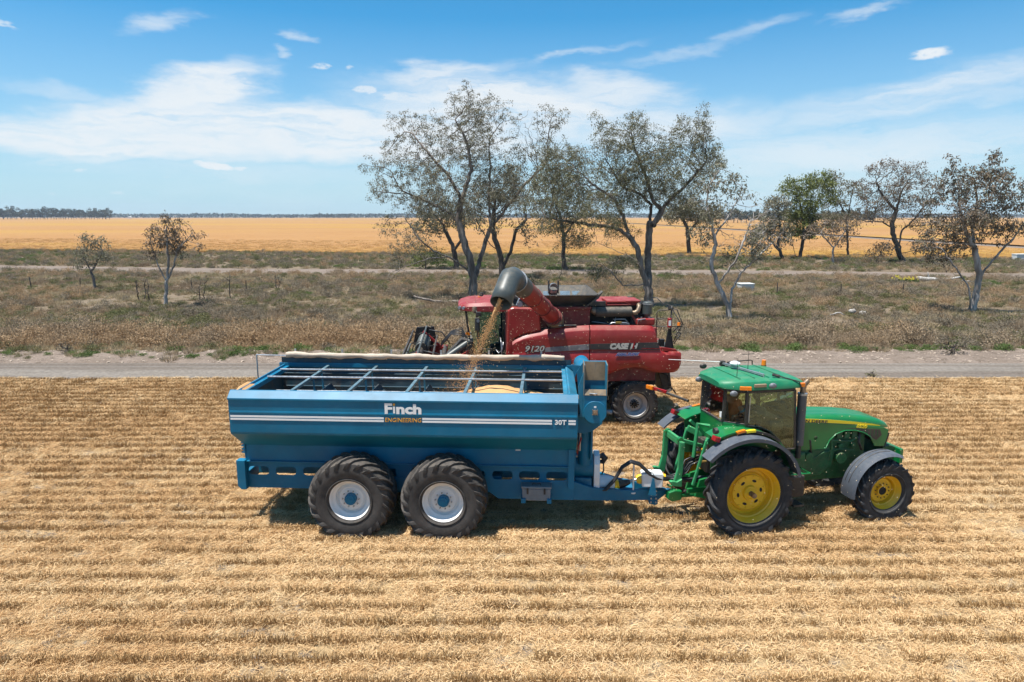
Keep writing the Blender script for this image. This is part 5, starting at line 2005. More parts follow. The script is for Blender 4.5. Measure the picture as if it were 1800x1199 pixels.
MB().prism([(3.72, 3.66), (3.98, 3.64), (3.98, 3.50), (3.86, 3.52), (3.80, 3.36)], -.50, -.46).build('torn_flange', BLUE, cart)
MB().prism([(3.84, 3.50), (3.98, 3.72), (3.98, 3.05), (3.90, 3.0)], -.52, -.50).build('chute_side', BLUE, cart)
MB().tube([(4.47, -.85, 2.72), (4.60, -.85, 2.70)], [.04, .05], 10).build('work_light', LENS, cart)

# ================================================================== THE TRACTOR
tr = empty('tractor', (5.11, 15.01, 0), math.radians(11.5))
tag(tr, 'green and yellow farm tractor hitched to the front of the blue grain trailer', 'tractor')


def tr_rear_hub(w, yd, yo, side):
    m = MB()
    # raised centre casting, bolts and stub axle
    m.lathe([(.40, yd + side * -.02), (.40, yd + side * .03), (.385, yd + side * .045), (.17, yd + side * .05), (.15, yd + side * .10), (.09, yd + side * .11), (.001, yd + side * .11)], n=48)
    h = m.build('hub', YELLOW, w, smooth=True)
    b = MB()
    bolts(b, 12, .355, yd + side * .04, side, .016, .03)
    bolts(b, 10, .115, yd + side * .10, side, .010, .02)
    b.build('wheel_bolts', YELLOW, w)
    b = MB()
    for k in range(6):
        a = 2 * PI * k / 6 + .35
        cx, cz = .27 * math.cos(a), .27 * math.sin(a)
        ring0, ring1 = [], []
        for j in range(12):
            t = 2 * PI * j / 12
            u, v = .030 * math.cos(t), .052 * math.sin(t)
            px_, pz_ = cx + u * math.cos(a) - v * math.sin(a), cz + u * math.sin(a) + v * math.cos(a)
            ring0.append((px_, yd + side * .047, pz_)); ring1.append((px_, yd + side * .053, pz_))
        b.loft([ring0, ring1])
    b.build('slot', BLACK, w)  # flat black ovals: the shade of open slots put in as colour, nothing cut
    MB().cyl((0, yd + side * .10, 0), (0, yd + side * .26, 0), .055, n=20).build('axle_stub', STEEL_RUST, w, smooth=True)


def tr_front_hub(w, yd, yo, side):
    m = MB()
    m.cyl((0, yd - side * .02, 0), (0, yd + side * .035, 0), .125, n=28)
    m.lathe([(.125, yd + side * .03), (.125, yd + side * .06), (.10, yd + side * .06), (.10, yd - side * .1)], n=28)
    m.build('hub', YELLOW, w, smooth=True)
    MB().cyl((0, yd + side * .03, 0), (0, yd + side * .042, 0), .10, n=24).build('painted_bore', BLACK, w)  # black disc painting the darkness of a deep hub hole
    b = MB()
    bolts(b, 12, .175, yd + side * .035, side, .014, .02)
    b.build('wheel_bolts', DARK, w)


RX, FX = -.18, 3.17
wr, src = wheel(tr, (RX, -1.02, .965), .995, .50, .615, -1, YELLOW, TYRE, YELLOW, 21, .28, tr_rear_hub, disc_r=.40, rot=.2, lug=.062, sweep=.30, thick=.085)
wheel(tr, (RX, 1.22, .965), .995, .50, .615, 1, YELLOW, TYRE, YELLOW, 23, .28, tr_rear_hub, disc_r=.40, rot=.35, src=src)
# the far rear wheel's inner face shows between the hitch arms
wf, src2 = wheel(tr, (FX, -.98, .71), .735, .42, .405, -1, YELLOW, TYRE, YELLOW, 20, .24, tr_front_hub, disc_r=.25, rot=.1, lug=.04, sweep=.36, thick=.055)
wheel(tr, (FX, .98, .71), .735, .42, .405, 1, YELLOW, TYRE, YELLOW, 20, .24, tr_front_hub, disc_r=.25, rot=.3, src=src2)
MB().cyl((RX, -1.05, .975), (RX, 1.15, .975), .11, n=16).build('rear_axle', GREEN_DARK, tr)
MB().box(FX - .12, FX + .12, -.80, .80, .60, .80).build('front_axle', GREEN_DARK, tr, bevel=.03)


def arc_strip(cx, cz, r, a0, a1, n, y0, y1, t, drop=None):
    """curved mudguard: outer radius r from angle a0 to a1, thickness t"""
    rings = []
    for i in range(n + 1):
        a = math.radians(a0 + (a1 - a0) * i / n)
        rr = r if not drop else r + drop(i / n)
        c, s = math.cos(a), math.sin(a)
        rings.append([(cx + rr * c, y0, cz + rr * s), (cx + rr * c, y1, cz + rr * s), (cx + (rr - t) * c, y1, cz + (rr - t) * s), (cx + (rr - t) * c, y0, cz + (rr - t) * s)])
    return rings


for s_ in (-1, 1):
    # black plastic extension over the tyre
    fo = lambda u: -.03 + .34 * u
    m = MB()
    rings = arc_strip(RX, .975, 1.13, 22, 142, 22, s_ * .98, s_ * 1.32, .035, fo)
    # rolled outer edge
    m.loft(rings)
    m.loft([[(p[0][0], s_ * 1.32, p[0][2]), (p[0][0], s_ * 1.345, p[0][2]), (p[0][0] - (p[0][0] - p[2][0]) * 2.2, s_ * 1.345, p[0][2] - (p[0][2] - p[2][2]) * 2.2), (p[2][0], s_ * 1.32, p[2][2])] for p in rings])
    m.build('fender_extension', GREY_PLASTIC, tr, smooth=True)
    # green inner mudguard
    m = MB()
    rg = arc_strip(RX, .975, 1.17, 22, 124, 20, s_ * .50, s_ * 1.02, .03, lambda u: -.02 + .33 * u)
    m.loft(rg)
    m.build('fender', GREEN, tr, smooth=True)
    m = MB()
    pl = [(RX + (1.14 + .30 * (a - 22) / 102) * math.cos(math.radians(a)), .975 + (1.14 + .30 * (a - 22) / 102) * math.sin(math.radians(a))) for a in range(24, 124, 11)]
    pl += [(RX - .72, 1.35), (RX + .95, 1.2)]
    m.prism(pl, s_ * .62, s_ * .64)
    m.build('fender_side', GREEN_DARK, tr)
    # lamps on the fender tail
    lx, lz = RX + 1.52 * math.cos(math.radians(122)), .975 + 1.50 * math.sin(math.radians(122))
    MB().obox((lx - .04, s_ * 1.02, lz - .02), (.13, .16, .11), (0, .3, 0)).build('tail_light', RED_LENS, tr, bevel=.015)
    MB().tube([(lx + .02, s_ * .98, lz + .10), (lx - .03, s_ * .98, lz + .14), (lx - .08, s_ * .98, lz + .14)], [.035, .075, .065], 12).build('work_light', DARK, tr, smooth=True)
    m = MB()
    rg = arc_strip(RX, .975, 1.33, 60, 105, 8, s_ * 1.0, s_ * 1.06, .05, lambda u: .12 * u - .03)
    m.loft(rg).build('marker_bar', DARK, tr)
    MB().loft(arc_strip(RX, .975, 1.43, 98, 106, 2, s_ * .995, s_ * 1.067, .05)).build('indicator', ORANGE_LENS, tr)
    MB().loft(arc_strip(RX, .975, 1.40, 88, 97, 2, s_ * .995, s_ * 1.067, .05)).build('reflector', YELLOW_DECAL, tr)
# swung-out warning arm beyond the far fender
MB().tube([(-.75, .9, 2.52), (-.95, 1.35, 2.56), (-1.15, 1.75, 2.60)], .035, 8).build('warning_arm', DARK, tr)
MB().obox((-1.12, 1.68, 2.60), (.05, .42, .08), (0, 0, .42)).build('red_reflector', RED_LENS, tr, bevel=.01)
MB().obox((-1.27, 1.98, 2.61), (.06, .22, .10), (0, 0, .42)).build('orange_marker', ORANGE_LENS, tr, bevel=.01)

# chassis, transmission and engine
MB().box(-.55, .9, -.42, .42, .72, 1.75).build('transmission', GREEN_DARK, tr, bevel=.05)
MB().box(.9, 3.45, -.30, .30, .78, 1.30).build('engine_frame', GREEN_DARK, tr, bevel=.04)
MB().prism([(.85, .95), (1.95, .95), (2.25, 1.15), (2.3, 1.60), (.85, 1.62)], -.44, -.30).build('side_casting', GREEN_DARK, tr, bevel=.03)
eng = MB()
eng.box(1.55, 3.15, -.34, .34, 1.28, 1.98)
eng.build('engine_block', GREEN_DARK, tr, bevel=.03)
m = MB()
for k in range(6):
    m.box(1.75 + k * .2, 1.88 + k * .2, -.40, -.34, 1.80, 1.95)
for k in range(4):
    m.cyl((1.8 + k * .33, -.36, 1.62), (1.8 + k * .33, -.43, 1.62), .06, n=10)
m.cyl((1.60, -.40, 1.45), (1.60, -.52, 1.45), .10, n=14)
m.cyl((2.45, -.38, 1.35), (2.45, -.50, 1.35), .13, n=16)
m.tube([(1.55, -.42, 1.75), (1.9, -.44, 1.70), (2.2, -.42, 1.78), (2.7, -.42, 1.72), (3.0, -.4, 1.85)], .022, 6)
m.tube([(1.7, -.43, 1.35), (2.0, -.46, 1.52), (2.4, -.44, 1.56), (2.8, -.42, 1.5)], .018, 6)
m.tube([(2.15, -.42, 1.30), (2.2, -.45, 1.60), (2.15, -.44, 1.9)], .03, 6)
m.build('engine_parts', GREEN_DARK, tr, bevel=.004)
m = MB()
m.cyl((1.75, -.40, 1.88), (1.75, -.47, 1.88), .05, n=8)
m.tube([(1.5, -.40, 1.9), (1.62, -.45, 1.82), (1.66, -.45, 1.5)], .035, 8)
m.tube([(2.95, -.38, 1.95), (2.9, -.44, 1.7), (3.0, -.44, 1.5)], .03, 8)
m.build('engine_hoses', DARK, tr, smooth='all')
# hood side panels with the wheel arch cut away
arch = [(1.95, 1.62), (2.02, 1.80), (2.16, 1.94), (2.36, 2.01), (2.60, 2.0), (2.82, 1.93), (2.98, 1.82), (3.07, 1.66)]
side_poly = [(1.16, 2.22), (1.16, 1.60)] + [(1.95, 1.60)] + arch[1:] + [(3.10, 1.58), (3.34, 1.56), (3.40, 1.80), (3.42, 1.95), (3.30, 2.02), (2.6, 2.13), (1.9, 2.20)]
for s_ in (-1, 1):
    MB().prism(side_poly, s_ * .47, s_ * .445).build('hood_side', GREEN, tr, bevel=.008)
    # raised lip round the arch
    MB().tube([(x, s_ * .472, z) for x, z in [(1.9, 1.62)] + arch], .014, 6, cap=True).build('arch_lip', GREEN, tr, smooth='all')
    mesh_poly = [(2.34, 2.085), (3.20, 2.0), (3.26, 1.86), (3.14, 1.74), (3.02, 1.80), (2.86, 1.93), (2.66, 2.02)]
    MB().prism([(x, z - .015) for x, z in mesh_poly], s_ * .474, s_ * .468).build('air_screen', DECAL_DARK, tr)
    m = MB()
    for k in range(8):
        x = 2.55 + k * .085
        m.box(x, x + .008, s_ * .474, s_ * .480, 1.98 - k * .025, 2.03 - k * .008)
    m.build('air_screen_bars', GREEN_DARK, tr)
# hood top: lofted shell
st = [(1.10, .470, 2.22, 2.40), (1.5, .470, 2.205, 2.405), (2.0, .470, 2.18, 2.39), (2.5, .468, 2.13, 2.35), (2.9, .46, 2.08, 2.29), (3.2, .44, 2.03, 2.215), (3.40, .40, 1.99, 2.12), (3.50, .33, 1.97, 2.02)]
rings = []
for x, w_, zs, zc in st:
    h = zc - zs
    half = [(-w_, zs), (-w_ * 1.0, zs + h * .35), (-w_ * .97, zs + h * .62), (-w_ * .88, zs + h * .84), (-w_ * .72, zs + h * .95), (-w_ * .45, zs + h * .985), (-w_ * .36, zs + h * .95), (-w_ * .2, zs + h * .97), (0, zs + h)]
    full = half + [(-y, z) for y, z in half[-2::-1]]
    rings.append([(x, y, z) for y, z in full])
m = MB()
m.loft(rings, close=False)
m.add([p for p in rings[0]], [tuple(range(len(rings[0])))])
m.add([p for p in rings[-1]], [tuple(range(len(rings[-1])))[::-1]])
m.build('hood', GREEN, tr, smooth=True)
# black brow and grille
m = MB()
m.loft([[(3.36, y, 2.0 - .10 * abs(y)) for y in (-.44, -.3, 0, .3, .44)][::1] + [(3.36, y, 1.86 - .05 * abs(y)) for y in (.44, .3, 0, -.3, -.44)],
        [(3.54 - .28 * abs(y), y, 1.96 - .10 * abs(y)) for y in (-.43, -.3, 0, .3, .43)] + [(3.55 - .28 * abs(y), y, 1.85) for y in (.43, .3, 0, -.3, -.43)]])
m.build('nose_brow', DARK, tr, bevel=.02)
m = MB()
m.prism([(3.34, 1.56), (3.38, 1.86), (3.50, 1.86), (3.42, 1.50)], -.40, .40)
m.build('grille', BLACK, tr, bevel=.02)
m = MB()
for k in range(12):
    y = -.38 + k * .069
    m.beam((3.43, y, 1.52), (3.51, y, 1.85), .012, .02, up=(1, 0, 0))
m.build('grille_bars', DARK, tr)
MB().prism([(3.30, .90), (3.42, 1.50), (3.62, 1.52), (3.78, 1.45), (3.78, 1.12), (3.6, .95)], -.34, .34).build('front_bracket', GREEN_DARK, tr, bevel=.02)
MB().box(3.72, 3.80, -.52, .52, 1.12, 1.47).build('front_weight_plate', GREEN, tr, bevel=.015)
# yellow stripe and lettering down the hood
for s_ in (-1,):
    ys = [(1.12, 2.29, 2.375), (1.6, 2.255, 2.335), (2.0, 2.215, 2.29), (2.5, 2.155, 2.215), (3.0, 2.085, 2.125), (3.22, 2.05, 2.065)]
    m = MB()
    rg = []
    wid = lambda x: np.interp(x, [q[0] for q in st], [q[1] for q in st])
    for x, za, zb in ys:
        rg.append([(x, -wid(x) - .004, za), (x, -wid(x) - .004, zb), (x, -wid(x) + .004, zb), (x, -wid(x) + .004, za)])
    m.loft(rg)
    m.build('yellow_stripe', YELLOW_DECAL, tr)
ang = math.atan2(-.045, .40)
text_obj('JOHN DEERE', 'lettering', DECAL_DARK, tr, (1.16, -.479, 2.300), .095, .86, rot=(PI / 2, 0.10, 0), bold=.003, depth=.002)
text_obj('8520', 'lettering', YELLOW_DECAL, tr, (2.78, -.470, 2.062), .105, .28, rot=(PI / 2, .13, 0), bold=.004, depth=.006, shear=.2)
# exhaust
ex = MB().cyl((1.22, -.62, 1.80), (1.22, -.62, 3.0), .098, n=24).build('exhaust_muffler', GREY_EXHAUST, tr, smooth=True, bevel=.01)
MB().tube([(1.22, -.62, 3.0), (1.22, -.62, 3.12), (1.25, -.62, 3.21), (1.33, -.62, 3.28)], [.060, .060, .062, .055], 16, cap=False).build('exhaust_tip', STEEL_RUST, ex, smooth='all')
MB().cyl((1.22, -.62, 2.96), (1.22, -.62, 3.005), .105, n=24).build('heat_band', STEEL, ex, smooth=True)
MB().cyl((1.22, -.62, 1.50), (1.22, -.62, 1.80), .06, n=12).build('exhaust_pipe', DARK, ex, smooth=True)
# step and tank between the wheels
MB().box(.85, 1.20, -.98, -.62, .72, 1.22).build('battery_box', DARK, tr, bevel=.04)
m = MB()
m.tube([(.80, -1.02, 1.28), (1.28, -1.02, 1.28), (1.28, -.62, 1.28), (.80, -.62, 1.28), (.80, -1.02, 1.28)], .018, 6)
for k in range(4): m.box(.75 + k * .11, .78 + k * .11, -1.02, -.62, 1.27, 1.29)
m.build('step', GREEN, tr)
MB().box(.95, 1.20, -1.0, -.70, .50, .54).build('lower_step', DARK, tr)
MB().box(1.0, 1.45, -.60, -.44, 1.0, 1.6).build('fuel_tank', GREEN_DARK, tr, bevel=.05)
# front mudguards
for s_ in (-1, 1):
    m = MB()
    rings = []
    for i in range(19):
        a = math.radians(68 + 120 * i / 18)
        rr = .84 + .03 * (i / 18)
        c, s = math.cos(a), math.sin(a)
        rings.append([(FX + rr * c, s_ * .74, .76 + rr * s), (FX + (rr + .03) * c, s_ * .80, .76 + (rr + .03) * s), (FX + (rr + .03) * c, s_ * 1.14, .76 + (rr + .03) * s),
                      (FX + (rr - .02) * c, s_ * 1.20, .76 + (rr - .02) * s), (FX + (rr - .035) * c, s_ * 1.18, .76 + (rr - .035) * s), (FX + rr * .985 * c, s_ * .80, .76 + rr * .985 * s)])
    m.loft(rings)
    fd = m.build('front_fender', GREY_PLASTIC, tr, smooth=True)
    for yy in (.86, .98):
        m = MB()
        m.tube([(FX + (.872 + .03 * (a - 68) / 120) * math.cos(math.radians(a)), s_ * yy, .76 + (.872 + .03 * (a - 68) / 120) * math.sin(math.radians(a))) for a in range(82, 168, 6)], .009, 5)
        m.build('groove', DARK, fd)
    MB().obox((FX + .885 * math.cos(math.radians(170)), s_ * .98, .76 + .885 * math.sin(math.radians(170))), (.012, .16, .015)).build('sticker', TEXT_WHITE, fd)

# three-point hitch behind
GREEN_HITCH = surf('green_paint_worn', (0.02, 0.26, 0.095), 0.5, dust=.25, var=.15, scale=6)
hy = .42
for s_ in (-1, 1):
    MB().beam((-.45, s_ * .30, 1.75), (-.95, s_ * .48, 2.0), .10, .14).build('lift_arm', GREEN_HITCH, tr, bevel=.015)
    MB().beam((-.95, s_ * .48, 2.0), (-1.22, s_ * .46, .98), .06, .06).build('lift_link', GREEN_HITCH, tr, bevel=.01)
    MB().beam((-.45, s_ * .35, .80), (-1.35, s_ * .46, .86), .06, .12).build('lower_link', GREEN, tr, bevel=.015)
m = MB()
for y_ in (-.42, .42):
    m.prism([(-1.62, .98), (-1.50, 1.0), (-1.46, 1.35), (-1.44, 1.98), (-1.56, 2.0), (-1.58, 1.4), (-1.66, 1.1)], y_ - .035, y_ + .035)
m.beam((-1.50, -.46, 1.93), (-1.50, .46, 1.93), .08, .11)
m.beam((-1.50, -.30, 1.98), (-1.50, .30, 1.98), .07, .12)
m.build('quick_coupler', GREEN_HITCH, tr, bevel=.015)
for s_ in (-1, 1):
    MB().prism([(-1.50, .98), (-1.72, 1.02), (-1.78, 1.12), (-1.72, 1.13), (-1.62, 1.10), (-1.50, 1.16)], s_ * .41, s_ * .51).build('coupler_hook', GREEN_HITCH, tr, bevel=.01)
    MB().cyl((-1.5, s_ * .28, 2.0), (-1.5, s_ * .36, 2.0), .07, n=14).build('coupler_knob', GREEN, tr, bevel=.01)
MB().beam((-1.46, 0, 1.93), (-.55, 0, 1.62), .08, .08).build('top_link', GREEN_HITCH, tr, bevel=.01)
MB().tube([(-1.05, -.1, 1.50), (-.98, -.1, 2.28), (-.70, -.08, 2.20)], .045, 10).build('top_link_stay', GREEN_HITCH, tr, smooth=True)
MB().beam((-1.0, .25, 2.25), (-.45, .3, 1.75), .06, .06).build('lift_rod', GREEN_HITCH, tr)
m = MB()
m.box(-.80, -.50, -.26, .26, 1.15, 1.85)
m.build('remote_block', DARK, tr, bevel=.02)
cols = [BRASS, RED_LENS, STEEL, YELLOW, DARK, STEEL]
for k in range(6):
    y = -.22 + k * .09
    MB().cyl((-.80, y, 1.42 + .12 * (k % 2)), (-.90, y, 1.42 + .12 * (k % 2)), .028, n=8).build('coupling', cols[k], tr)
    MB().cyl((-.80, y, 1.68), (-.88, y, 1.68), .024, n=8).build('coupling', cols[(k + 2) % 6], tr)
for k in range(4):
    P_ = [(-.88, -.2 + k * .11, 1.45), (-1.15, -.18 + k * .1, 1.35), (-1.25, -.1 + k * .05, 1.15), (-1.38, -.05 + .03 * k, 1.05)]
    MB().tube(P_, .017, 6).build('hydraulic_hose', RUBBER, tr, smooth='all')
MB().prism([(-.60, .50), (-.50, 1.1), (-.95, 1.0), (-1.05, .60)], -.26, -.20).build('drawbar_support', GREEN, tr, bevel=.01)
MB().prism([(-.60, .50), (-.50, 1.1), (-.95, 1.0), (-1.05, .60)], .20, .26).build('drawbar_support', GREEN, tr, bevel=.01)
MB().beam((-.3, 0, .55), (-1.50, 0, .56), .12, .07).build('drawbar', GREEN, tr, bevel=.01)
MB().prism([(-1.28, .48), (-1.50, .45), (-1.62, .52), (-1.60, .68), (-1.45, .72), (-1.28, .70)], -.09, .09).build('drawbar_clevis', GREEN, tr, bevel=.02)
MB().tube([(-1.50, -.0, .70), (-1.50, 0, .80), (-1.60, .06, .82)], .025, 8).build('hitch_pin', GREEN, tr)
MB().cyl((-.5, 0, .92), (-.85, 0, .93), .06, n=12).build('power_take_off', STEEL, tr)
MB().box(-.62, -.46, .30, .44, .72, 1.02).build('yellow_shield', YELLOW, tr, bevel=.02)

# cab
cabm = MB()
posts = [((-.60, -.50, 2.42), (-.58, -.50, 3.14)), ((-.60, .50, 2.42), (-.58, .50, 3.14)), ((-.20, -.77, 2.38), (-.22, -.77, 3.14)), ((-.20, .77, 2.38), (-.22, .77, 3.14)),
         ((1.02, -.74, 1.78), (.93, -.74, 3.12)), ((1.02, .74, 1.78), (.93, .74, 3.12))]
for a_, b_ in posts:
    MB().beam(a_, b_, .055, .07, up=(1, 0, 0)).build('cab_post', DARK, tr, bevel=.01)
MB().prism_z([(-.60, -.5), (-.2, -.78), (.95, -.76), (.95, .76), (-.2, .78), (-.60, .5)], 3.10, 3.16).build('roof_frame', DARK, tr, bevel=.01)
MB().prism([(-.72, 1.75), (-.72, 2.30), (-.40, 2.22), (.05, 2.18), (.40, 2.0), (.62, 1.75)], -.78, -.70).build('cab_lower_panel', GREEN, tr, bevel=.01)
MB().prism([(-.72, 1.75), (-.72, 2.30), (-.40, 2.22), (.05, 2.18), (.40, 2.0), (.62, 1.75)], .70, .78).build('cab_lower_panel', GREEN, tr, bevel=.01)
MB().box(-.58, 1.0, -.66, .66, 1.60, 1.75).build('cab_floor', DARK, tr)
MB().prism_z([(-.62, -.52), (-.20, -.79), (-.16, -.75), (-.56, -.48), (-.56, .48), (-.16, .75), (-.20, .79), (-.62, .52)], 1.75, 2.42).build('cab_rear_panel', GREEN, tr, bevel=.02)
MB().box(.88, 1.12, -.50, .50, 1.70, 2.35).build('firewall', BLACK, tr)
for s_ in (-1, 1):
    MB().prism([(-.18, 2.40), (-.20, 3.10), (.92, 3.10), (1.0, 1.80), (.78, 1.80), (.62, 2.02), (.40, 2.22), (.12, 2.36)], s_ * .765, s_ * .771).build('door_glass', GLASS, tr)
    m = MB()
    m.add([(-.21, s_ * .775, 2.42), (-.60, s_ * .50, 2.44), (-.58, s_ * .50, 3.10), (-.22, s_ * .775, 3.10)], [(0, 1, 2, 3)])
    m.build('corner_glass', GLASS, tr)
    MB().tube([(-.18, s_ * .785, 2.39), (.12, s_ * .785, 2.35), (.40, s_ * .785, 2.21), (.62, s_ * .785, 2.01), (.78, s_ * .785, 1.79), (1.0, s_ * .785, 1.79)], .016, 6).build('door_seal', DARK, tr)
    MB().box(-.165, -.145, s_ * .785, s_ * .80, 2.46, 3.04).build('grab_rail', STEEL, tr)
m = MB(); m.add([(-.61, -.48, 2.43), (-.61, .48, 2.43), (-.59, .48, 3.10), (-.59, -.48, 3.10)], [(0, 1, 2, 3)]); m.build('rear_glass', GLASS, tr)
m = MB(); m.add([(1.0, -.70, 2.30), (1.0, .70, 2.30), (.94, .70, 3.10), (.94, -.70, 3.10)], [(0, 1, 2, 3)]); m.build('windscreen', GLASS, tr)
MB().tube([(-.19, -.79, 2.42), (-.62, -.50, 2.43), (-.62, .50, 2.43), (-.19, .79, 2.42)], .015, 6).build('rear_glass_seal', DARK, tr)
MB().box(-.625, -.618, -.46, -.38, 2.50, 2.62).build('sticker', TEXT_WHITE, tr)
# roof shell
rf = [(-.72, .50, 3.19, 3.30), (-.66, .58, 3.165, 3.34), (-.30, .80, 3.16, 3.38), (.0, .84, 3.16, 3.39), (.5, .84, 3.16, 3.39), (1.0, .82, 3.16, 3.365), (1.14, .74, 3.18, 3.32)]
rings = []
for x, w_, za, zb in rf:
    half = [(-w_ * .9, za), (-w_, za + .02), (-w_ * 1.0, za + (zb - za) * .45), (-w_ * .93, zb - .03), (-w_ * .80, zb - .005), (-w_ * .4, zb + .01), (0, zb + .015)]
    rings.append([(x, y, z) for y, z in half + [(-y, z) for y, z in half[-2::-1]]])
m = MB(); m.loft(rings)
rfo = m.build('cab_roof', GREEN_ROOF, tr, smooth=True)
for x in (-.32, .02, .36, .70):
    MB().box(x, x + .012, -.62, .62, 3.395, 3.408).build('roof_rib', GREEN_ROOF, rfo)
MB().obox((-.66, .52, 3.235), (.06, .14, .085), (0, 0, -.5)).build('indicator', ORANGE_LENS, rfo, bevel=.01)
MB().obox((-.28, -.80, 3.225), (.24, .05, .085), (0, 0, -.35)).build('indicator', ORANGE_LENS, rfo, bevel=.01)
MB().obox((1.08, -.78, 3.235), (.12, .06, .09)).build('indicator', ORANGE_LENS, rfo, bevel=.01)
MB().obox((.03, -.852, 3.285), (.28, .05, .07)).build('light_bar', BEIGE_DUST, rfo, bevel=.01)
for (x, y, z) in ((.32, -.87, 3.27), (-.50, -.72, 3.10), (-.74, .42, 3.16), (-.55, .62, 3.42)):
    m = MB(); m.lathe([(.001, -.035), (.06, -.03), (.085, -.01), (.088, .015), (.001, .02)], (x, y, z), 18)
    m.v = [(a, b, z + (c - z) * .72) for a, b, c in m.v]
    m.build('work_light', LENS if z < 3.3 else DARK, rfo, smooth=True)
MB().cyl((1.0, .62, 3.35), (1.0, .62, 3.38), .06, n=16).build('beacon_base', DARK, rfo)
MB().cyl((1.0, .62, 3.38), (1.0, .62, 3.50), .055, .048, n=18).build('beacon', ORANGE_LENS, rfo, smooth=True)
bar = MB()
bar.beam((-.02, .70, 3.45), (.28, -.55, 3.44), .05, .04)
for k in range(6):
    t = k / 5
    bar.cyl((-.02 + .30 * t, .70 - 1.25 * t, 3.39), (-.02 + .30 * t, .70 - 1.25 * t, 3.46), .016, n=6)
bar.build('receiver_bar', STEEL, rfo)
m = MB(); m.lathe([(.001, .05), (.06, .045), (.11, .02), (.12, 0), (.10, -.03), (.001, -.035)], (.07, .30, 3.53), 20, axis='z')
m.build('satellite_receiver', WHITE_PLASTIC, rfo, smooth=True)
MB().tube([(-.02, .74, 3.47), (-.6, .86, 3.50), (-1.25, 1.0, 3.53)], [.010, .009, .006], 6).build('long_aerial', WHITE, rfo)
MB().box(-.06, .04, .68, .78, 3.38, 3.50).build('aerial_mount', DARK, rfo)
for (x, y, h) in ((.25, .05, .50), (-.30, -.45, .42)):
    MB().cyl((x, y, 3.40), (x, y, 3.40 + h), .008, .004, n=5).build('aerial', DARK, rfo)
MB().tube([(.1, .05, 3.78), (.42, .1, 3.78)], .007, 5).build('aerial_bar', DARK, rfo)
MB().tube([(.2, .80, 3.43), (.45, .80, 3.46), (.75, .80, 3.47), (.80, .80, 3.46), (.81, .80, 3.36)], .014, 6).build('mirror_bracket', DARK, rfo)
MB().tube([(.16, .80, 3.43), (.36, .80, 3.45)], .03, 6).build('folded_mirror', DARK, rfo)
MB().tube([(.50, -.62, 3.44), (.75, -.72, 3.38), (.98, -.82, 3.32), (1.04, -.84, 3.15)], .014, 6).build('mirror_bracket', DARK, rfo)
MB().tube([(.46, -.60, 3.45), (.60, -.66, 3.42)], .035, 6).build('folded_mirror', DARK, rfo)
# inside the cab
MB().box(-.30, .20, -.26, .26, 2.06, 2.20).build('seat_base', CLOTH_SEAT, tr, bevel=.04)
MB().obox((-.36, 0, 2.50), (.12, .50, .62), (0, -.15, 0)).build('seat_back', CLOTH_SEAT, tr, bevel=.05)
MB().box(-.2, .1, -.15, .15, 1.75, 2.06).build('seat_pedestal', DARK, tr)
MB().beam((.80, 0, 1.75), (.62, 0, 2.42), .10, .12, up=(1, 0, 0)).build('steering_column', DARK, tr, bevel=.02)
m = MB()
cc = Vector((.56, 0, 2.50))
ringp = [cc + Vector((.10 * math.sin(t), .19 * math.cos(t), .16 * math.sin(t))) for t in np.linspace(0, 2 * PI, 21)]
m.tube(ringp, .014, 6, cap=False)
m.tube([cc - Vector((0, .19, 0)), cc + Vector((0, .19, 0))], .012, 6)
m.build('steering_wheel', DARK, tr, smooth='all')
MB().obox((.30, -.52, 2.62), (.03, .26, .20), (0, -.2, .3)).build('monitor_screen', LENS, tr, bevel=.01)
MB().tube([(.32, -.50, 2.2), (.32, -.50, 2.55)], .015, 6).build('monitor_stalk', DARK, tr)
MB().box(-.35, .35, -.56, -.34, 1.75, 2.26).build('side_console', DARK, tr, bevel=.04)
MB().box(-.5, .95, .60, .68, 1.75, 2.42).build('inner_trim', CLOTH_SEAT, tr, bevel=.02)
MB().box(-.55, -.47, -.48, .48, 1.75, 2.50).build('rear_trim', CLOTH_SEAT, tr, bevel=.02)
MB().beam((.72, .30, 2.4), (.66, .34, 3.1), .05, .05).build('display_post', DARK, tr)
MB().obox((.62, .30, 2.78), (.06, .24, .22), (0, 0, -.3)).build('display', DARK, tr, bevel=.02)
MB().box(.56, .90, -.50, .50, 1.75, 2.40).build('dashboard', DARK, tr, bevel=.06)


for o_ in tr.children:
    if o_.name.split('.')[0] in ('hood_side', 'arch_lip', 'air_screen', 'air_screen_bars', 'hood', 'nose_brow', 'grille', 'grille_bars', 'yellow_stripe', 'front_bracket', 'front_weight_plate'):
        o_.scale = (1.10, 1, 1)
        o_.location.x = -.11


# ---- the driver
def skin_chain(name, verts, edges, radii, mat, parent, root=0, sub=1):
    me = bpy.data.meshes.new(name)
    me.from_pydata(verts, edges, [])
    me.materials.append(mat)
    o = bpy.data.objects.new(name, me)
    COL.objects.link(o)
    o.parent = parent
    md = o.modifiers.new('skin', 'SKIN')
    md.use_smooth_shade = True
    sv = me.skin_vertices[0].data if me.skin_vertices else None
    if sv is None:
        bm = bmesh.new(); bm.from_mesh(me); bm.verts.layers.skin.verify(); bm.to_mesh(me); bm.free()
        sv = me.skin_vertices[0].data
    for i, r in enumerate(radii):
        sv[i].radius = (r, r) if not isinstance(r, tuple) else r
        sv[i].use_root = (i == root)
    s2 = o.modifiers.new('smooth', 'SUBSURF')
    s2.levels = s2.render_levels = sub
    return o


th = math.radians(11.5)
dx_, dy_ = -.02, 0.0
drv = empty('person', (5.11 + math.cos(th) * dx_, 15.01 + math.sin(th) * dx_, 2.20), th)
tag(drv, 'driver in an orange work shirt leaning forward on the tractor cab seat', 'person')
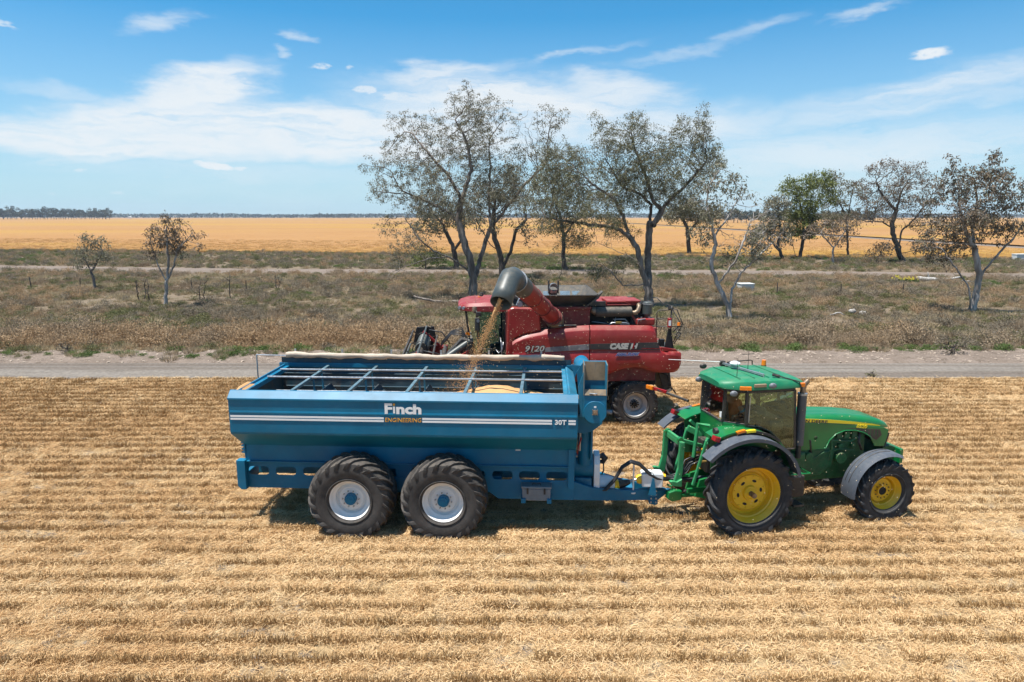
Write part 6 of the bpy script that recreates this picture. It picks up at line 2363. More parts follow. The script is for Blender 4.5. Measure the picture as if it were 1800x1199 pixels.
# body as one continuous mesh: pelvis, spine, neck, head, arms, legs
V = [(-.12, 0, .10), (-.12, 0, .30), (-.06, 0, .50), (-.03, 0, .60), (-.01, 0, .66), (.01, 0, .76), (.02, 0, .84),
     (-.07, -.18, .55), (-.02, -.30, .38), (.14, -.34, .24), (.30, -.28, .24),
     (-.07, .18, .55), (.03, .28, .36), (.22, .26, .26), (.42, .20, .29),
     (-.05, -.10, .05), (.34, -.14, .06), (.42, -.14, -.36), (.52, -.14, -.42),
     (-.05, .10, .05), (.34, .14, .06), (.42, .14, -.36), (.52, .14, -.42)]
E_ = [(0, 1), (1, 2), (2, 3), (3, 4), (4, 5), (5, 6), (2, 7), (7, 8), (8, 9), (9, 10), (2, 11), (11, 12), (12, 13), (13, 14), (0, 15), (15, 16), (16, 17), (17, 18), (0, 19), (19, 20), (20, 21), (21, 22)]
Rr = [.14, .145, .15, .065, .075, .10, .075, .07, .052, .042, .035, .07, .052, .042, .035, .095, .075, .055, .045, .095, .075, .055, .045]
skin_chain('body', V, E_, Rr, SKIN, drv, sub=2)
V = [(-.12, 0, .10), (-.12, 0, .30), (-.06, 0, .50), (-.07, -.18, .55), (-.03, -.27, .43), (-.07, .18, .55), (.00, .25, .42)]
E_ = [(0, 1), (1, 2), (2, 3), (3, 4), (2, 5), (5, 6)]
skin_chain('shirt', V, E_, [.165, .175, .18, .095, .078, .095, .078], SHIRT, drv, sub=2)
V = [(-.12, 0, .08), (-.05, -.10, .05), (.34, -.14, .06), (.42, -.14, -.34), (-.05, .10, .05), (.34, .14, .06), (.42, .14, -.34)]
skin_chain('trousers', V, [(0, 1), (1, 2), (2, 3), (0, 4), (4, 5), (5, 6)], [.165, .115, .09, .07, .115, .09, .07], TROUSERS, drv, sub=2)
MB().tube([(.0, -.285, .40), (.02, -.30, .36)], [.072, .068], 14).build('sleeve_cuff', SHIRT_BLUE, drv, smooth=True)
MB().tube([(.025, .275, .385), (.045, .285, .345)], [.072, .068], 14).build('sleeve_cuff', SHIRT_BLUE, drv, smooth=True)
m = MB(); m.lathe([(.001, .125), (.06, .115), (.10, .07), (.112, 0), (.105, -.02)], (.012, 0, .80), 20, axis='z')
m.prism_z([(.08, -.08), (.20, -.06), (.22, 0), (.20, .06), (.08, .08)], .795, .81)
m.build('cap', TROUSERS, drv, smooth=True)
MB().obox((.125, 0, .745), (.03, .022, .04)).build('nose', SKIN, drv, bevel=.008)
for s_ in (-1, 1):
    MB().obox((.105, s_ * .035, .775), (.012, .02, .012)).build('eye', BLACK, drv)
    MB().obox((.01, s_ * .10, .755), (.035, .016, .055)).build('ear', SKIN, drv, bevel=.006)
    bx_, by_ = (.30, -.28) if s_ < 0 else (.42, .20)
    bz_ = .24 if s_ < 0 else .29
    for k in range(4):
        yy = by_ + (k - 1.5) * .018
        skin_chain('finger', [(bx_ + .02, yy, bz_), (bx_ + .06, yy, bz_ + .012), (bx_ + .085, yy, bz_ - .008), (bx_ + .085, yy, bz_ - .028)], [(0, 1), (1, 2), (2, 3)],
                   [.009, .009, .008, .007], SKIN, drv)
    skin_chain('thumb', [(bx_, by_ + .03 * (1 if s_ < 0 else -1), bz_), (bx_ + .035, by_ + .05 * (1 if s_ < 0 else -1), bz_ - .01), (bx_ + .06, by_ + .04 * (1 if s_ < 0 else -1), bz_ - .02)], [(0, 1), (1, 2)],
               [.011, .010, .008], SKIN, drv)


# ================================================================== THE COMBINE HARVESTER
cb = empty('combine_harvester', (1.0, 22.9, 0), math.radians(4.0))
tag(cb, 'red combine harvester emptying grain over the far side of the blue trailer', 'harvester')

# body core
MB().box(-1.05, 3.6, -1.38, 1.38, 1.55, 3.30).build('body_core', RED_DARK, cb, bevel=.02)
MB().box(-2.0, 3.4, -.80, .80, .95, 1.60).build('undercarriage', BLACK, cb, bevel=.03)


def side_skin(stations, y_of, s_):
    """side sheet from stations (x, z_bottom, z_top); y_of(z, z_top, z_bottom) gives the bulge"""
    m = MB()
    rings = []
    for x, zb, zt in stations:
        zs = [zt, zt - .03, zt - .13, zt - .15]
        for z in (2.98, 2.90, 2.62, 2.55, 2.48, 2.20):
            if z < zt - .16: zs.append(z)
        while len(zs) < 10: zs.insert(4, zs[3])
        zs = [max(z, zb + .002 * (10 - i)) for i, z in enumerate(zs)] + [zb + .10 if zb + .10 < zs[-1] else zb + .001, zb]
        rings.append([(x, s_ * y_of(z, zt, zb), z) for z in zs])
    m.loft(rings, close=False)
    back = [[(x, y - s_ * .03, z) for x, y, z in r] for r in rings]
    m.loft(back, close=False)
    # close the rim
    n = len(rings[0])
    for a, b in ((rings[0], back[0]), (rings[-1], back[-1])):
        m.loft([a, b], close=False)
    m.loft([[r[0] for r in rings], [r[0] for r in back]], close=False)
    m.loft([[r[-1] for r in rings], [r[-1] for r in back]], close=False)
    return m


def bulge(z, zt, zb):
    y = 1.60
    if z > zt - .14: y = 1.60 - (z - (zt - .14)) * 1.1
    if z > 2.90: y = min(y, 1.60 + .0)
    if z < 2.56: y = 1.60 + min(.045, (2.56 - z) * .5)
    if z < zb + .11: y -= (zb + .11 - z) * .9
    return y


front = [(-1.10, 1.9, 2.98), (-.98, 1.9, 3.06), (-.75, 1.9, 3.16), (-.50, 1.9, 3.22), (-.22, 1.9, 3.27), (.10, 1.9, 3.315), (.45, 1.9, 3.355), (.9, 1.9, 3.395), (1.355, 1.88, 3.42)]
rear = [(1.385, 1.75, 3.42), (1.9, 1.80, 3.415), (2.08, 1.86, 3.41), (2.30, 1.94, 3.41), (2.55, 2.01, 3.405), (2.85, 2.045, 3.40), (3.10, 2.02, 3.395), (3.30, 1.95, 3.39),
        (3.42, 1.91, 3.37), (3.50, 1.88, 3.28), (3.58, 1.86, 3.0), (3.64, 1.86, 2.78), (3.72, 1.855, 2.66), (3.86, 1.85, 2.59), (4.05, 1.85, 2.57), (4.18, 1.86, 2.565), (4.29, 1.92, 2.55), (4.35, 2.05, 2.50)]
for s_ in (-1, 1):
    side_skin(front, bulge, s_).build('front_side_panel', RED, cb, smooth=True)
    side_skin(rear, bulge, s_).build('rear_side_panel', RED, cb, smooth=True)
MB().loft([[(4.18, -1.52, 1.88), (4.18, 1.52, 1.88), (4.18, 1.52, 2.56), (4.18, -1.52, 2.56)], [(4.34, -1.56, 1.98), (4.34, 1.56, 1.98), (4.37, 1.56, 2.50), (4.37, -1.56, 2.50)],
           [(4.40, -1.30, 2.05), (4.40, 1.30, 2.05), (4.42, 1.30, 2.44), (4.42, -1.30, 2.44)]]).build('rear_panel', RED, cb, bevel=.03)
MB().box(3.60, 4.20, -1.50, 1.50, 2.50, 2.56).build('rear_deck', DARK, cb, bevel=.01)
MB().prism([(3.62, 2.56), (3.70, 2.70), (3.95, 2.66), (4.2, 2.62), (4.25, 2.56)], -1.55, -1.50).build('deck_edge', RED, cb, bevel=.01)
# shoulder panel between cab and tank
sh = [(-1.30, 1.95), (-1.23, 3.90), (-1.17, 3.99), (-1.06, 4.02), (-.30, 3.985), (-.22, 3.95), (-.19, 3.28), (-.75, 3.16), (-1.05, 3.02), (-1.08, 1.95)]
for s_ in (-1, 1):
    MB().prism(sh, s_ * 1.52, s_ * 1.20).build('shoulder_panel', RED, cb, bevel=.05, seg=3)
MB().box(-1.2, -.22, -1.2, 1.2, 2.0, 3.95).build('tank_front', RED_DARK, cb, bevel=.02)
MB().box(-.2, 1.42, -1.28, 1.28, 3.2, 3.93).build('tank_side', RED_DARK, cb, bevel=.01)
MB().box(-.22, 1.45, -1.36, 1.36, 3.93, 4.0).build('tank_ledge', RED_DARK, cb, bevel=.012)
MB().box(-.16, 1.40, -1.42, -1.28, 3.26, 3.34).build('tank_sill', BLACK, cb)
MB().cyl((.10, -1.47, 3.42), (.95, -1.47, 3.42), .030, n=10).build('swing_ram', DARK, cb, smooth=True)
MB().cyl((.14, -1.50, 3.43), (.46, -1.50, 3.43), .022, n=10).build('ram_rod', STEEL, cb, smooth=True)
# decals
YD = -1.614
MB().prism([(-.07, 2.60), (-.05, 2.74), (1.355, 2.84), (1.355, 2.66)], YD - .010, YD + .006).build('grey_band', DECAL_GREY, cb)
MB().prism([(1.385, 2.665), (1.385, 2.84), (3.58, 2.87), (3.66, 2.62)], YD - .010, YD + .006).build('black_band', DECAL_DARK, cb)
MB().prism([(3.05, 2.668), (3.05, 2.686), (3.62, 2.672), (3.63, 2.655)], YD - .012, YD - .008).build('red_line', RED_LENS, cb)
text_obj('9120', 'lettering', DECAL_DARK, cb, (-.71, YD - .004, 2.615), .275, .66, bold=.020, shear=.25, depth=.004)
text_obj('9120', 'lettering', SILVER_TEXT, cb, (-.69, YD - .009, 2.625), .25, .61, bold=.004, shear=.25, depth=.003)
text_obj('CASE', 'lettering', SILVER_TEXT, cb, (2.02, YD - .014, 2.675), .235, .62, bold=.016, shear=.25, depth=.004)
# the I-H emblem: two silver uprights joined by a red one
for (x0, w_, mt, zt) in ((2.68, .055, SILVER_TEXT, 2.84), (2.745, .05, RED_LENS, 2.90), (2.83, .055, SILVER_TEXT, 2.84)):
    MB().prism([(x0, 2.675), (x0 + w_, 2.675), (x0 + w_ + .045, zt), (x0 + .045, zt)], YD - .020, YD - .012).build('emblem_bar', mt, cb)
MB().prism([(2.70, 2.735), (2.875, 2.735), (2.885, 2.775), (2.71, 2.775)], YD - .018, YD - .012).build('emblem_bar', SILVER_TEXT, cb)
text_obj('AXIAL-FLOW', 'lettering', BLUE_TEXT, cb, (2.20, -1.655, 2.455), .115, .78, bold=.010, shear=.30, depth=.003)
text_obj('AXIAL-FLOW', 'lettering', SILVER_TEXT, cb, (2.195, -1.652, 2.452), .12, .79, bold=.016, shear=.30, depth=.002)

# grain tank extension (flared hopper)
lo = [(-.30, -1.10), (1.25, -1.10), (1.25, 1.10), (-.30, 1.10)]
hi = [(-.55, -1.45), (1.62, -1.45), (1.80, 1.50), (-.55, 1.50)]
zl, zh = 4.0, 4.40
for k in range(4):
    a, b = lo[k], lo[(k + 1) % 4]
    c, d = hi[(k + 1) % 4], hi[k]
    za = zh - (.02 if k == 0 else 0)
    m = MB()
    m.add([(a[0], a[1], zl), (b[0], b[1], zl), (c[0], c[1], za), (d[0], d[1], za)], [(0, 1, 2, 3)])
    o = m.build('hopper_flap', HOPPER, cb)
    md = o.modifiers.new('thickness', 'SOLIDIFY'); md.thickness = .02
    e = MB(); e.tube([(d[0], d[1], za), (c[0], c[1], za)], .022, 6); e.build('hopper_edge', DARK, cb)
# raised right ear of the flap
MB().prism([(1.25, 4.0), (1.62, 4.36), (1.80, 4.50), (1.66, 4.28)], -1.45, -1.1).build('hopper_ear', HOPPER, cb)
m = MB()
for (xa, xb) in ((-.42, .10), (.18, .70), (.78, 1.16), (1.22, 1.66)):
    m2 = MB()
    z_a, z_b = 4.08, 4.34
    ya, yb = 1.15, 1.44
    m2.add([(xa + .02, ya, z_a), (xb - .02, ya, z_a), (xb, yb, z_b), (xa, yb, z_b)], [(0, 1, 2, 3)])
    o = m2.build('hopper_panel', HOPPER_WIN, cb)
    md = o.modifiers.new('thickness', 'SOLIDIFY'); md.thickness = .02; md.offset = 0
# filling auger head sticking up in the tank
MB().tube([(.38, 0, 4.0), (.38, 0, 4.40)], .14, 12).build('fill_auger', DARK, cb)
MB().tube([(.38, -.02, 4.40), (.38, -.12, 4.50), (.38, -.24, 4.52)], [.15, .17, .13], 16, cap=False).build('fill_auger_mouth', STEEL, cb, smooth='all')
for x in (.22, .54):
    MB().box(x - .02, x + .02, -.16, -.02, 4.30, 4.74).build('fill_bracket', DARK, cb)
MB().tube([(-.95, -1.2, 4.02), (-.86, -1.2, 4.25), (-.70, -1.2, 4.38)], .03, 6).build('hopper_strut', STEEL, cb)
MB().cyl((-.85, -1.30, 4.10), (-.85, -1.34, 4.10), .09, n=16).build('round_lamp', LENS, cb)
MB().box(-1.15, -.55, -1.25, .9, 4.02, 4.06).build('hopper_front', HOPPER, cb)
MB().prism([(-.60, 4.0), (-1.10, 4.36), (-1.04, 4.38), (-.50, 4.06)], -1.2, 1.3).build('hopper_front_flap', HOPPER, cb)

# engine deck
MB().box(1.46, 3.10, -.95, .8, 3.98, 4.08).build('engine_cover', RED_ROOF, cb, bevel=.03)
MB().box(2.0, 3.12, -1.05, -.2, 4.085, 4.16).build('engine_cover_lid', RED_ROOF, cb, bevel=.02)
MB().box(1.46, 1.98, -1.02, -.95, 3.98, 4.13).build('dark_vent', DECAL_DARK, cb, bevel=.01)
m = MB(); m.tube([(2.0, -1.06, 4.12), (2.60, -1.06, 4.12), (2.78, -1.06, 4.02), (2.0, -1.06, 4.02), (2.0, -1.06, 4.12)], .015, 5)
m.build('lid_frame', RED, cb)
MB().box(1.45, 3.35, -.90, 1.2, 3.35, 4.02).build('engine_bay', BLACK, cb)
MB().cyl((1.62, -1.12, 3.80), (2.80, -1.12, 3.80), .165, n=28).build('exhaust_muffler', HOPPER, cb, smooth=True, bevel=.01)
MB().tube([(1.48, -1.12, 3.88), (1.64, -1.12, 3.82)], [.10, .14], 14).build('muffler_neck', STEEL_RUST, cb)
MB().tube([(2.80, -1.12, 3.76), (2.92, -1.12, 3.76), (3.02, -1.12, 3.82), (3.06, -1.10, 3.95), (3.06, -1.0, 4.02)], .075, 14).build('exhaust_elbow', STEEL_RUST, cb, smooth='all')
m = MB()
m.tube([(1.5, -1.2, 3.50), (1.8, -1.22, 3.46), (2.05, -1.2, 3.42)], .014, 5)
m.tube([(2.0, -1.25, 3.36), (2.15, -1.25, 3.46), (2.35, -1.25, 3.46), (2.6, -1.25, 3.46), (2.72, -1.25, 3.40)], .022, 6)
m.tube([(2.2, -1.15, 3.56), (2.6, -1.15, 3.56), (2.7, -1.15, 3.44)], .02, 6)
m.tube([(2.30, -1.1, 3.62), (2.26, -1.15, 3.48), (2.30, -1.15, 3.40)], .016, 6)
m.build('fuel_lines', STEEL, cb, smooth='all')
MB().box(2.26, 2.46, -1.28, -1.20, 3.43, 3.50).build('filter_head', BRASS, cb, bevel=.01)
MB().box(2.45, 2.74, -1.16, -1.04, 3.38, 3.44).build('bright_bracket', STEEL, cb)
MB().box(1.5, 3.2, -1.35, -.9, 3.28, 3.36).build('engine_sill', DARK, cb)
MB().box(2.80, 3.0, -1.15, -.95, 3.36, 3.75).build('post', BLACK, cb)
MB().prism([(2.78, 3.70), (2.86, 3.70), (3.06, 3.36), (2.98, 3.36)], -1.18, -1.12).build('brace', RED_DARK, cb)
MB().box(2.95, 3.58, -1.22, -.4, 3.36, 3.58).build('red_tank', RED, cb, bevel=.05, seg=3)
for x in (3.14, 3.40):
    MB().cyl((x, -1.1, 3.58), (x, -1.1, 3.63), .035, n=10).build('tank_cap', STEEL, cb)
MB().tube([(3.0, -1.2, 3.42), (3.02, -1.22, 3.54), (3.25, -1.22, 3.58)], .016, 6).build('pipe', STEEL, cb)
MB().cyl((3.36, -1.0, 3.70), (3.36, -1.0, 4.10), .155, n=24).build('air_cleaner', SPOUT, cb, smooth=True, bevel=.02)
MB().cyl((3.36, -1.0, 4.02), (3.36, -1.0, 4.06), .162, n=24).build('air_cleaner_band', STEEL, cb, smooth=True)
MB().tube([(3.36, -1.0, 3.72), (3.36, -1.0, 3.62), (3.36, -.9, 3.45)], [.13, .09, .08], 14).build('intake_duct', SPOUT, cb, smooth=True)
MB().tube([(3.2, -.9, 4.05), (3.30, -.9, 4.0), (3.28, -.9, 3.5)], .10, 12).build('black_duct', BLACK, cb, smooth=True)
# rear platform railings
m = MB()
rl = .018
m.tube([(3.62, -1.30, 2.60), (3.60, -1.30, 3.78), (3.66, -1.30, 3.86), (4.12, -1.30, 3.87)], rl, 6)
m.tube([(3.62, .9, 2.60), (3.62, .9, 3.86), (4.12, .9, 3.87)], rl, 6)
m.tube([(3.60, -1.30, 3.58), (4.08, -1.30, 3.58)], rl * .8, 6)
m.tube([(3.60, -1.30, 3.32), (4.45, -1.30, 3.33)], rl * .9, 6)
m.tube([(4.12, -1.30, 3.87), (4.45, -1.30, 3.34), (4.30, -1.30, 3.12), (4.18, -1.30, 2.80)], rl, 6)
m.tube([(4.12, -1.30, 3.87), (4.26, -1.30, 3.87), (4.48, -1.30, 3.36), (4.45, -1.3, 3.30)], rl, 6)
m.tube([(4.08, -1.30, 4.0), (4.08, -1.30, 2.6)], .03, 6)
m.tube([(3.50, -.95, 4.24), (3.64, -1.1, 4.24), (3.84, -1.2, 4.04), (3.98, -1.25, 4.04), (4.14, -1.3, 3.92)], rl, 6)
m.tube([(4.16, -1.30, 3.15), (4.36, -1.30, 3.35)], rl, 6)
m.tube([(4.20, -1.30, 2.75), (4.42, -1.30, 3.1)], rl, 6)
for k in range(4):
    m.tube([(4.40, -1.30, 2.9 + k * .1), (4.40, -.85, 2.9 + k * .1)], rl, 6)
m.build('platform_railing', DARK, cb, smooth='all')
MB().box(3.60, 4.20, -1.28, -.3, 3.02 - .42, 3.05 - .42).build('platform', SPOUT, cb)
MB().prism([(3.86, 2.58), (4.18, 2.58), (4.06, 3.26), (3.98, 3.26)], -1.40, -1.34).build('warning_board_back', BLACK, cb)
MB().cyl((3.99, -1.42, 3.32), (3.99, -1.42, 3.62), .065, n=14).build('fire_extinguisher', RED_LENS, cb, smooth=True, bevel=.01)
MB().box(3.94, 4.02, -1.492, -1.485, 3.38, 3.55).build('extinguisher_label', TEXT_WHITE, cb)
MB().cyl((4.33, -1.32, 3.36), (4.33, -1.32, 3.46), .055, .045, n=14).build('beacon', ORANGE_LENS, cb, smooth=True)
MB().tube([(4.02, -1.28, 4.0), (4.02, -1.28, 3.92), (4.10, -1.28, 3.88)], [.05, .07, .05], 8).build('rear_camera', DARK, cb)
MB().box(3.80, 3.95, -1.1, -.9, 2.58, 2.86).build('black_canister', BLACK, cb, bevel=.01)

# cab
cy = 1.02
MB().box(-2.2, -1.25, -cy, cy, 1.9, 2.1).build('cab_floor', DARK, cb)
for (a, b) in (((-1.30, -cy, 2.0), (-1.30, -cy, 3.84)), ((-1.30, cy, 2.0), (-1.30, cy, 3.84)), ((-2.12, -cy, 2.0), (-2.20, -cy, 3.84)), ((-2.12, cy, 2.0), (-2.20, cy, 3.84)),
               ((-2.34, -.72, 2.0), (-2.56, -.80, 3.84)), ((-2.34, .72, 2.0), (-2.56, .80, 3.84))):
    MB().beam(a, b, .05, .06, up=(1, 0, 0)).build('cab_post', DARK, cb, bevel=.008)
for s_ in (-1, 1):
    m = MB(); m.add([(-1.31, s_ * cy, 2.05), (-1.31, s_ * cy, 3.82), (-2.19, s_ * cy, 3.82), (-2.12, s_ * cy, 2.05)], [(0, 1, 2, 3)])
    m.build('door_glass', GLASS_DARK, cb)
    m = MB(); m.add([(-2.13, s_ * cy, 2.05), (-2.20, s_ * cy, 3.82), (-2.56, s_ * .80, 3.82), (-2.34, s_ * .72, 2.05)], [(0, 1, 2, 3)])
    m.build('corner_glass', GLASS, cb)
m = MB(); m.add([(-2.34, -.72, 2.05), (-2.34, .72, 2.05), (-2.56, .80, 3.82), (-2.56, -.80, 3.82)], [(0, 1, 2, 3)]); m.build('windscreen', GLASS, cb)
rf = [(-2.80, .70, 3.92, 4.00), (-2.72, .95, 3.86, 4.06), (-2.45, 1.12, 3.84, 4.12), (-1.9, 1.17, 3.83, 4.15), (-1.35, 1.17, 3.83, 4.15), (-1.16, 1.12, 3.84, 4.12)]
rings = []
for x, w_, za, zb in rf:
    half = [(-w_ * .95, za), (-w_, za + .03), (-w_, za + (zb - za) * .6), (-w_ * .92, zb - .02), (-w_ * .5, zb + .01), (0, zb + .02)]
    rings.append([(x, y, z) for y, z in half + [(-y, z) for y, z in half[-2::-1]]])
m = MB(); m.loft(rings)
crf = m.build('cab_roof', RED_ROOF, cb, smooth=True)
for x in (-2.25, -1.75):
    MB().box(x, x + .012, -1.0, 1.0, 4.155, 4.165).build('roof_seam', RED_DARK, crf)
for (x, y) in ((-2.74, -.93), (-2.62, -1.06)):
    MB().tube([(x, y, 3.96), (x - .03, y - .05, 3.96)], [.055, .05], 12).build('roof_lamp', LENS, crf, smooth=True)
MB().cyl((-2.02, .55, 4.15), (-2.02, .55, 4.27), .07, .05, n=14).build('roof_beacon', DARK, crf, smooth=True)
MB().cyl((-2.10, .2, 4.14), (-2.10, .2, 4.18), .05, n=12).build('orange_beacon', ORANGE_LENS, crf, smooth=True)
# mirror and lamp cluster at the door
MB().tube([(-2.25, -1.1, 3.84), (-2.28, -1.3, 3.95), (-2.20, -1.5, 3.86)], .022, 6).build('mirror_arm', DARK, cb)
MB().lathe([(.001, .12), (.07, .10), (.085, 0), (.06, -.10), (.001, -.11)], (-2.28, -1.32, 3.93), 14, axis='z').build('work_light', STEEL_RUST, cb, smooth=True)
MB().box(-2.28, -2.12, -1.60, -1.48, 3.30, 3.72).build('mirror', DARK, cb, bevel=.03)
MB().box(-2.24, -2.08, -1.58, -1.50, 3.76, 3.90).build('small_mirror', DARK, cb, bevel=.02)
MB().cyl((-2.18, -1.605, 3.62), (-2.18, -1.62, 3.62), .05, n=12).build('mirror_lamp', LENS, cb)
MB().tube([(-2.18, -1.53, 3.30), (-2.16, -1.2, 2.9), (-2.14, -1.1, 2.7)], .018, 6).build('mirror_strut', DARK, cb)
# seat and controls seen through the glass
MB().box(-1.75, -1.40, -.28, .28, 2.1, 2.55).build('seat', CLOTH_SEAT, cb, bevel=.06)
MB().box(-1.44, -1.34, -.28, .28, 2.5, 3.2).build('seat_back', CLOTH_SEAT, cb, bevel=.04)
MB().box(-1.62, -1.42, -.9, -.5, 2.1, 2.75).build('console', DARK, cb, bevel=.04)
MB().obox((-1.58, -.60, 3.0), (.04, .26, .2), (0, -.2, .2)).build('monitor_screen', LENS, cb, bevel=.01)
MB().tube([(-2.1, 0, 2.1), (-1.95, 0, 2.8)], .05, 8).build('steering_column', DARK, cb)
m = MB()
m.tube([Vector((-1.93, 0, 2.86)) + Vector((.08 * math.sin(t), .19 * math.cos(t), .15 * math.sin(t))) for t in np.linspace(0, 2 * PI, 19)], .014, 6, cap=False)
m.build('steering_wheel', DARK, cb, smooth='all')
MB().box(-1.285, -1.27, -cy - .02, -cy + .02, 2.9, 3.05).build('door_handle', STEEL, cb)
m = MB()
m.tube([(-1.42, -1.15, 2.15), (-1.42, -1.32, 2.4), (-1.44, -1.32, 2.85), (-1.46, -1.15, 3.0)], .016, 6)
m.tube([(-1.60, -1.1, 2.6), (-1.52, -1.16, 2.5), (-1.40, -1.16, 2.6), (-1.36, -1.14, 2.85)], .016, 6)
m.build('grab_rail', STEEL, cb, smooth='all')
MB().box(-2.25, -1.25, -1.75, -1.02, 1.92, 1.98).build('cab_platform', DARK, cb)
m = MB()
for x in (-2.2, -1.75):
    m.tube([(x, -1.75, 1.95), (x, -1.75, 2.75)], .016, 6)
m.tube([(-2.2, -1.75, 2.75), (-1.75, -1.75, 2.75)], .016, 6)
m.build('platform_rail', DARK, cb)
MB().box(-1.28, -1.10, -1.24, 1.24, 1.95, 3.9).build('cab_rear_wall', RED_DARK, cb, bevel=.01)


# wheels
def cb_hub(w, yd, yo, side):
    m = MB()
    m.cyl((0, yd, 0), (0, yd + side * .12, 0), .07, n=16)
    bolts(m, 10, .13, yd + side * .02, side, .026, .035)
    for k in range(10):
        a = 2 * PI * k / 10
        m.beam((.05 * math.cos(a), yd + side * .03, .05 * math.sin(a)), (.12 * math.cos(a), yd + side * .03, .12 * math.sin(a)), .02, .02)
    m.build('hub', BLACK, w)


RIM_GREY = surf('rim_grey_paint', (0.52, 0.50, 0.48), 0.45, dust=.3, var=.1)
w, s3 = wheel(cb, (2.94, -1.30, .775), .785, .52, .385, -1, RIM_GREY, TYRE_DUSTY, DARK, 19, .22, cb_hub, disc_r=.19, rot=.2, lug=.045, sweep=.38, thick=.065)
wheel(cb, (2.94, 1.30, .775), .785, .52, .385, 1, RIM_GREY, TYRE_DUSTY, DARK, 19, .22, cb_hub, disc_r=.19, src=s3)
w, s3 = wheel(cb, (-.95, -1.30, .97), .985, .72, .45, -1, RIM_GREY, TYRE_DUSTY, DARK, 22, .25, cb_hub, disc_r=.25, rot=.2)
wheel(cb, (-.95, 1.30, .97), .985, .72, .45, 1, RIM_GREY, TYRE_DUSTY, DARK, 22, .25, cb_hub, disc_r=.25, src=s3)
MB().box(2.82, 3.06, -1.05, 1.05, .68, .90).build('rear_axle', DARK, cb, bevel=.03)
MB().box(-1.1, -.8, -1.0, 1.0, .85, 1.15).build('front_axle', DARK, cb, bevel=.03)
# works above the rear wheel
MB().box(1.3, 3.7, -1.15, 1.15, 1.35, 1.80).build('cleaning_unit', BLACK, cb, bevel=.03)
m = MB()
m.box(2.0, 3.3, -1.32, -1.2, 1.62, 1.80)
m.tube([(2.1, -1.3, 1.75), (2.5, -1.35, 1.55), (3.3, -1.3, 1.45)], .04, 8)
m.tube([(1.9, -1.2, 1.2), (2.3, -1.2, 1.5)], .05, 8)
m.tube([(2.85, -1.1, 1.7), (3.45, -1.1, 1.30)], .05, 8)
m.tube([(3.1, -1.1, 1.85), (3.65, -1.1, 1.35)], .04, 8)
m.build('drive_parts', DARK, cb, bevel=.005)
MB().prism([(3.50, 1.88), (3.62, 1.88), (3.66, 1.30), (3.50, 1.42)], -1.1, 1.1).build('chaff_sieve', BLACK, cb)
sp_ = MB().prism([(3.78, 1.86), (4.22, 1.86), (4.28, 1.45), (4.34, 1.10), (4.09, .96), (3.95, 1.35)], -.90, .90).build('straw_chute', DARK, cb, bevel=.02)
m = MB()
m.beam((4.22, -.92, 1.30), (4.46, -.92, .98), .05, .04)
m.tube([(3.95, -.93, 1.7), (4.15, -.95, 1.6), (4.2, -.93, 1.4)], .02, 6)
m.build('chute_arm', BLACK, cb)
MB().obox((4.20, -.92, 1.08), (.20, .02, .10), (0, -.4, 0)).build('chute_plate', STEEL, cb)
MB().tube([(1.5, -1.62, .55), (1.62, -1.66, .55)], [.03, .03], 8).build('grease_fitting', STEEL, cb)

# unloading auger swung out over the trailer
MB().tube([(.30, -1.10, 3.35), (.30, -1.18, 3.52), (.22, -1.42, 3.68)], [.29, .30, .29], 22).build('auger_turret', BEIGE_DUST, cb, smooth=True)
A0, A1 = Vector((.22, -1.42, 3.68)), Vector((-1.32, -6.10, 5.28))
ua = MB().tube([A0, A0.lerp(A1, .86)], [.245, .262], 28).build('unloading_auger', RED, cb, smooth=True)
MB().tube([A0.lerp(A1, .855), A1], [.266, .268], 28).build('tube_joint', SPOUT, ua, smooth=True)
fl = MB()
for t in (.0, .07, .35, .62):
    p = A0.lerp(A1, t); q = A0.lerp(A1, t + .006)
    fl.tube([p, q], .285 if t < .1 else .272, 28)
fl.build('tube_band', RED_DARK, ua, smooth=True)
b = MB()
for k in range(12):
    a = 2 * PI * k / 12
    d = (A1 - A0).normalized()
    u = d.cross(Vector((0, 0, 1))).normalized(); v = d.cross(u)
    for t in (.035,):
        p = A0.lerp(A1, t) + (u * math.cos(a) + v * math.sin(a)) * .25
        b.cyl(p, p + d * .08, .022, n=6)
b.build('flange_bolts', RED_DARK, ua)
pp = [A1, Vector((-1.43, -6.38, 5.40)), Vector((-1.50, -6.53, 5.40)), Vector((-1.55, -6.64, 5.31)), Vector((-1.66, -6.86, 5.08)), Vector((-1.76, -7.06, 4.86))]
sp = MB().tube(pp, [.255, .258, .258, .258, .258, .258], 30, cap=False)
so = sp.build('spout', SPOUT, ua, smooth='all', recalc=False)
md = so.modifiers.new('thickness', 'SOLIDIFY'); md.thickness = .012
MB().tube([A1.lerp(pp[1], -.02), A1.lerp(pp[1], .06)], .283, 28).build('spout_clamp', STEEL, ua, smooth=True)
tip = pp[-1]

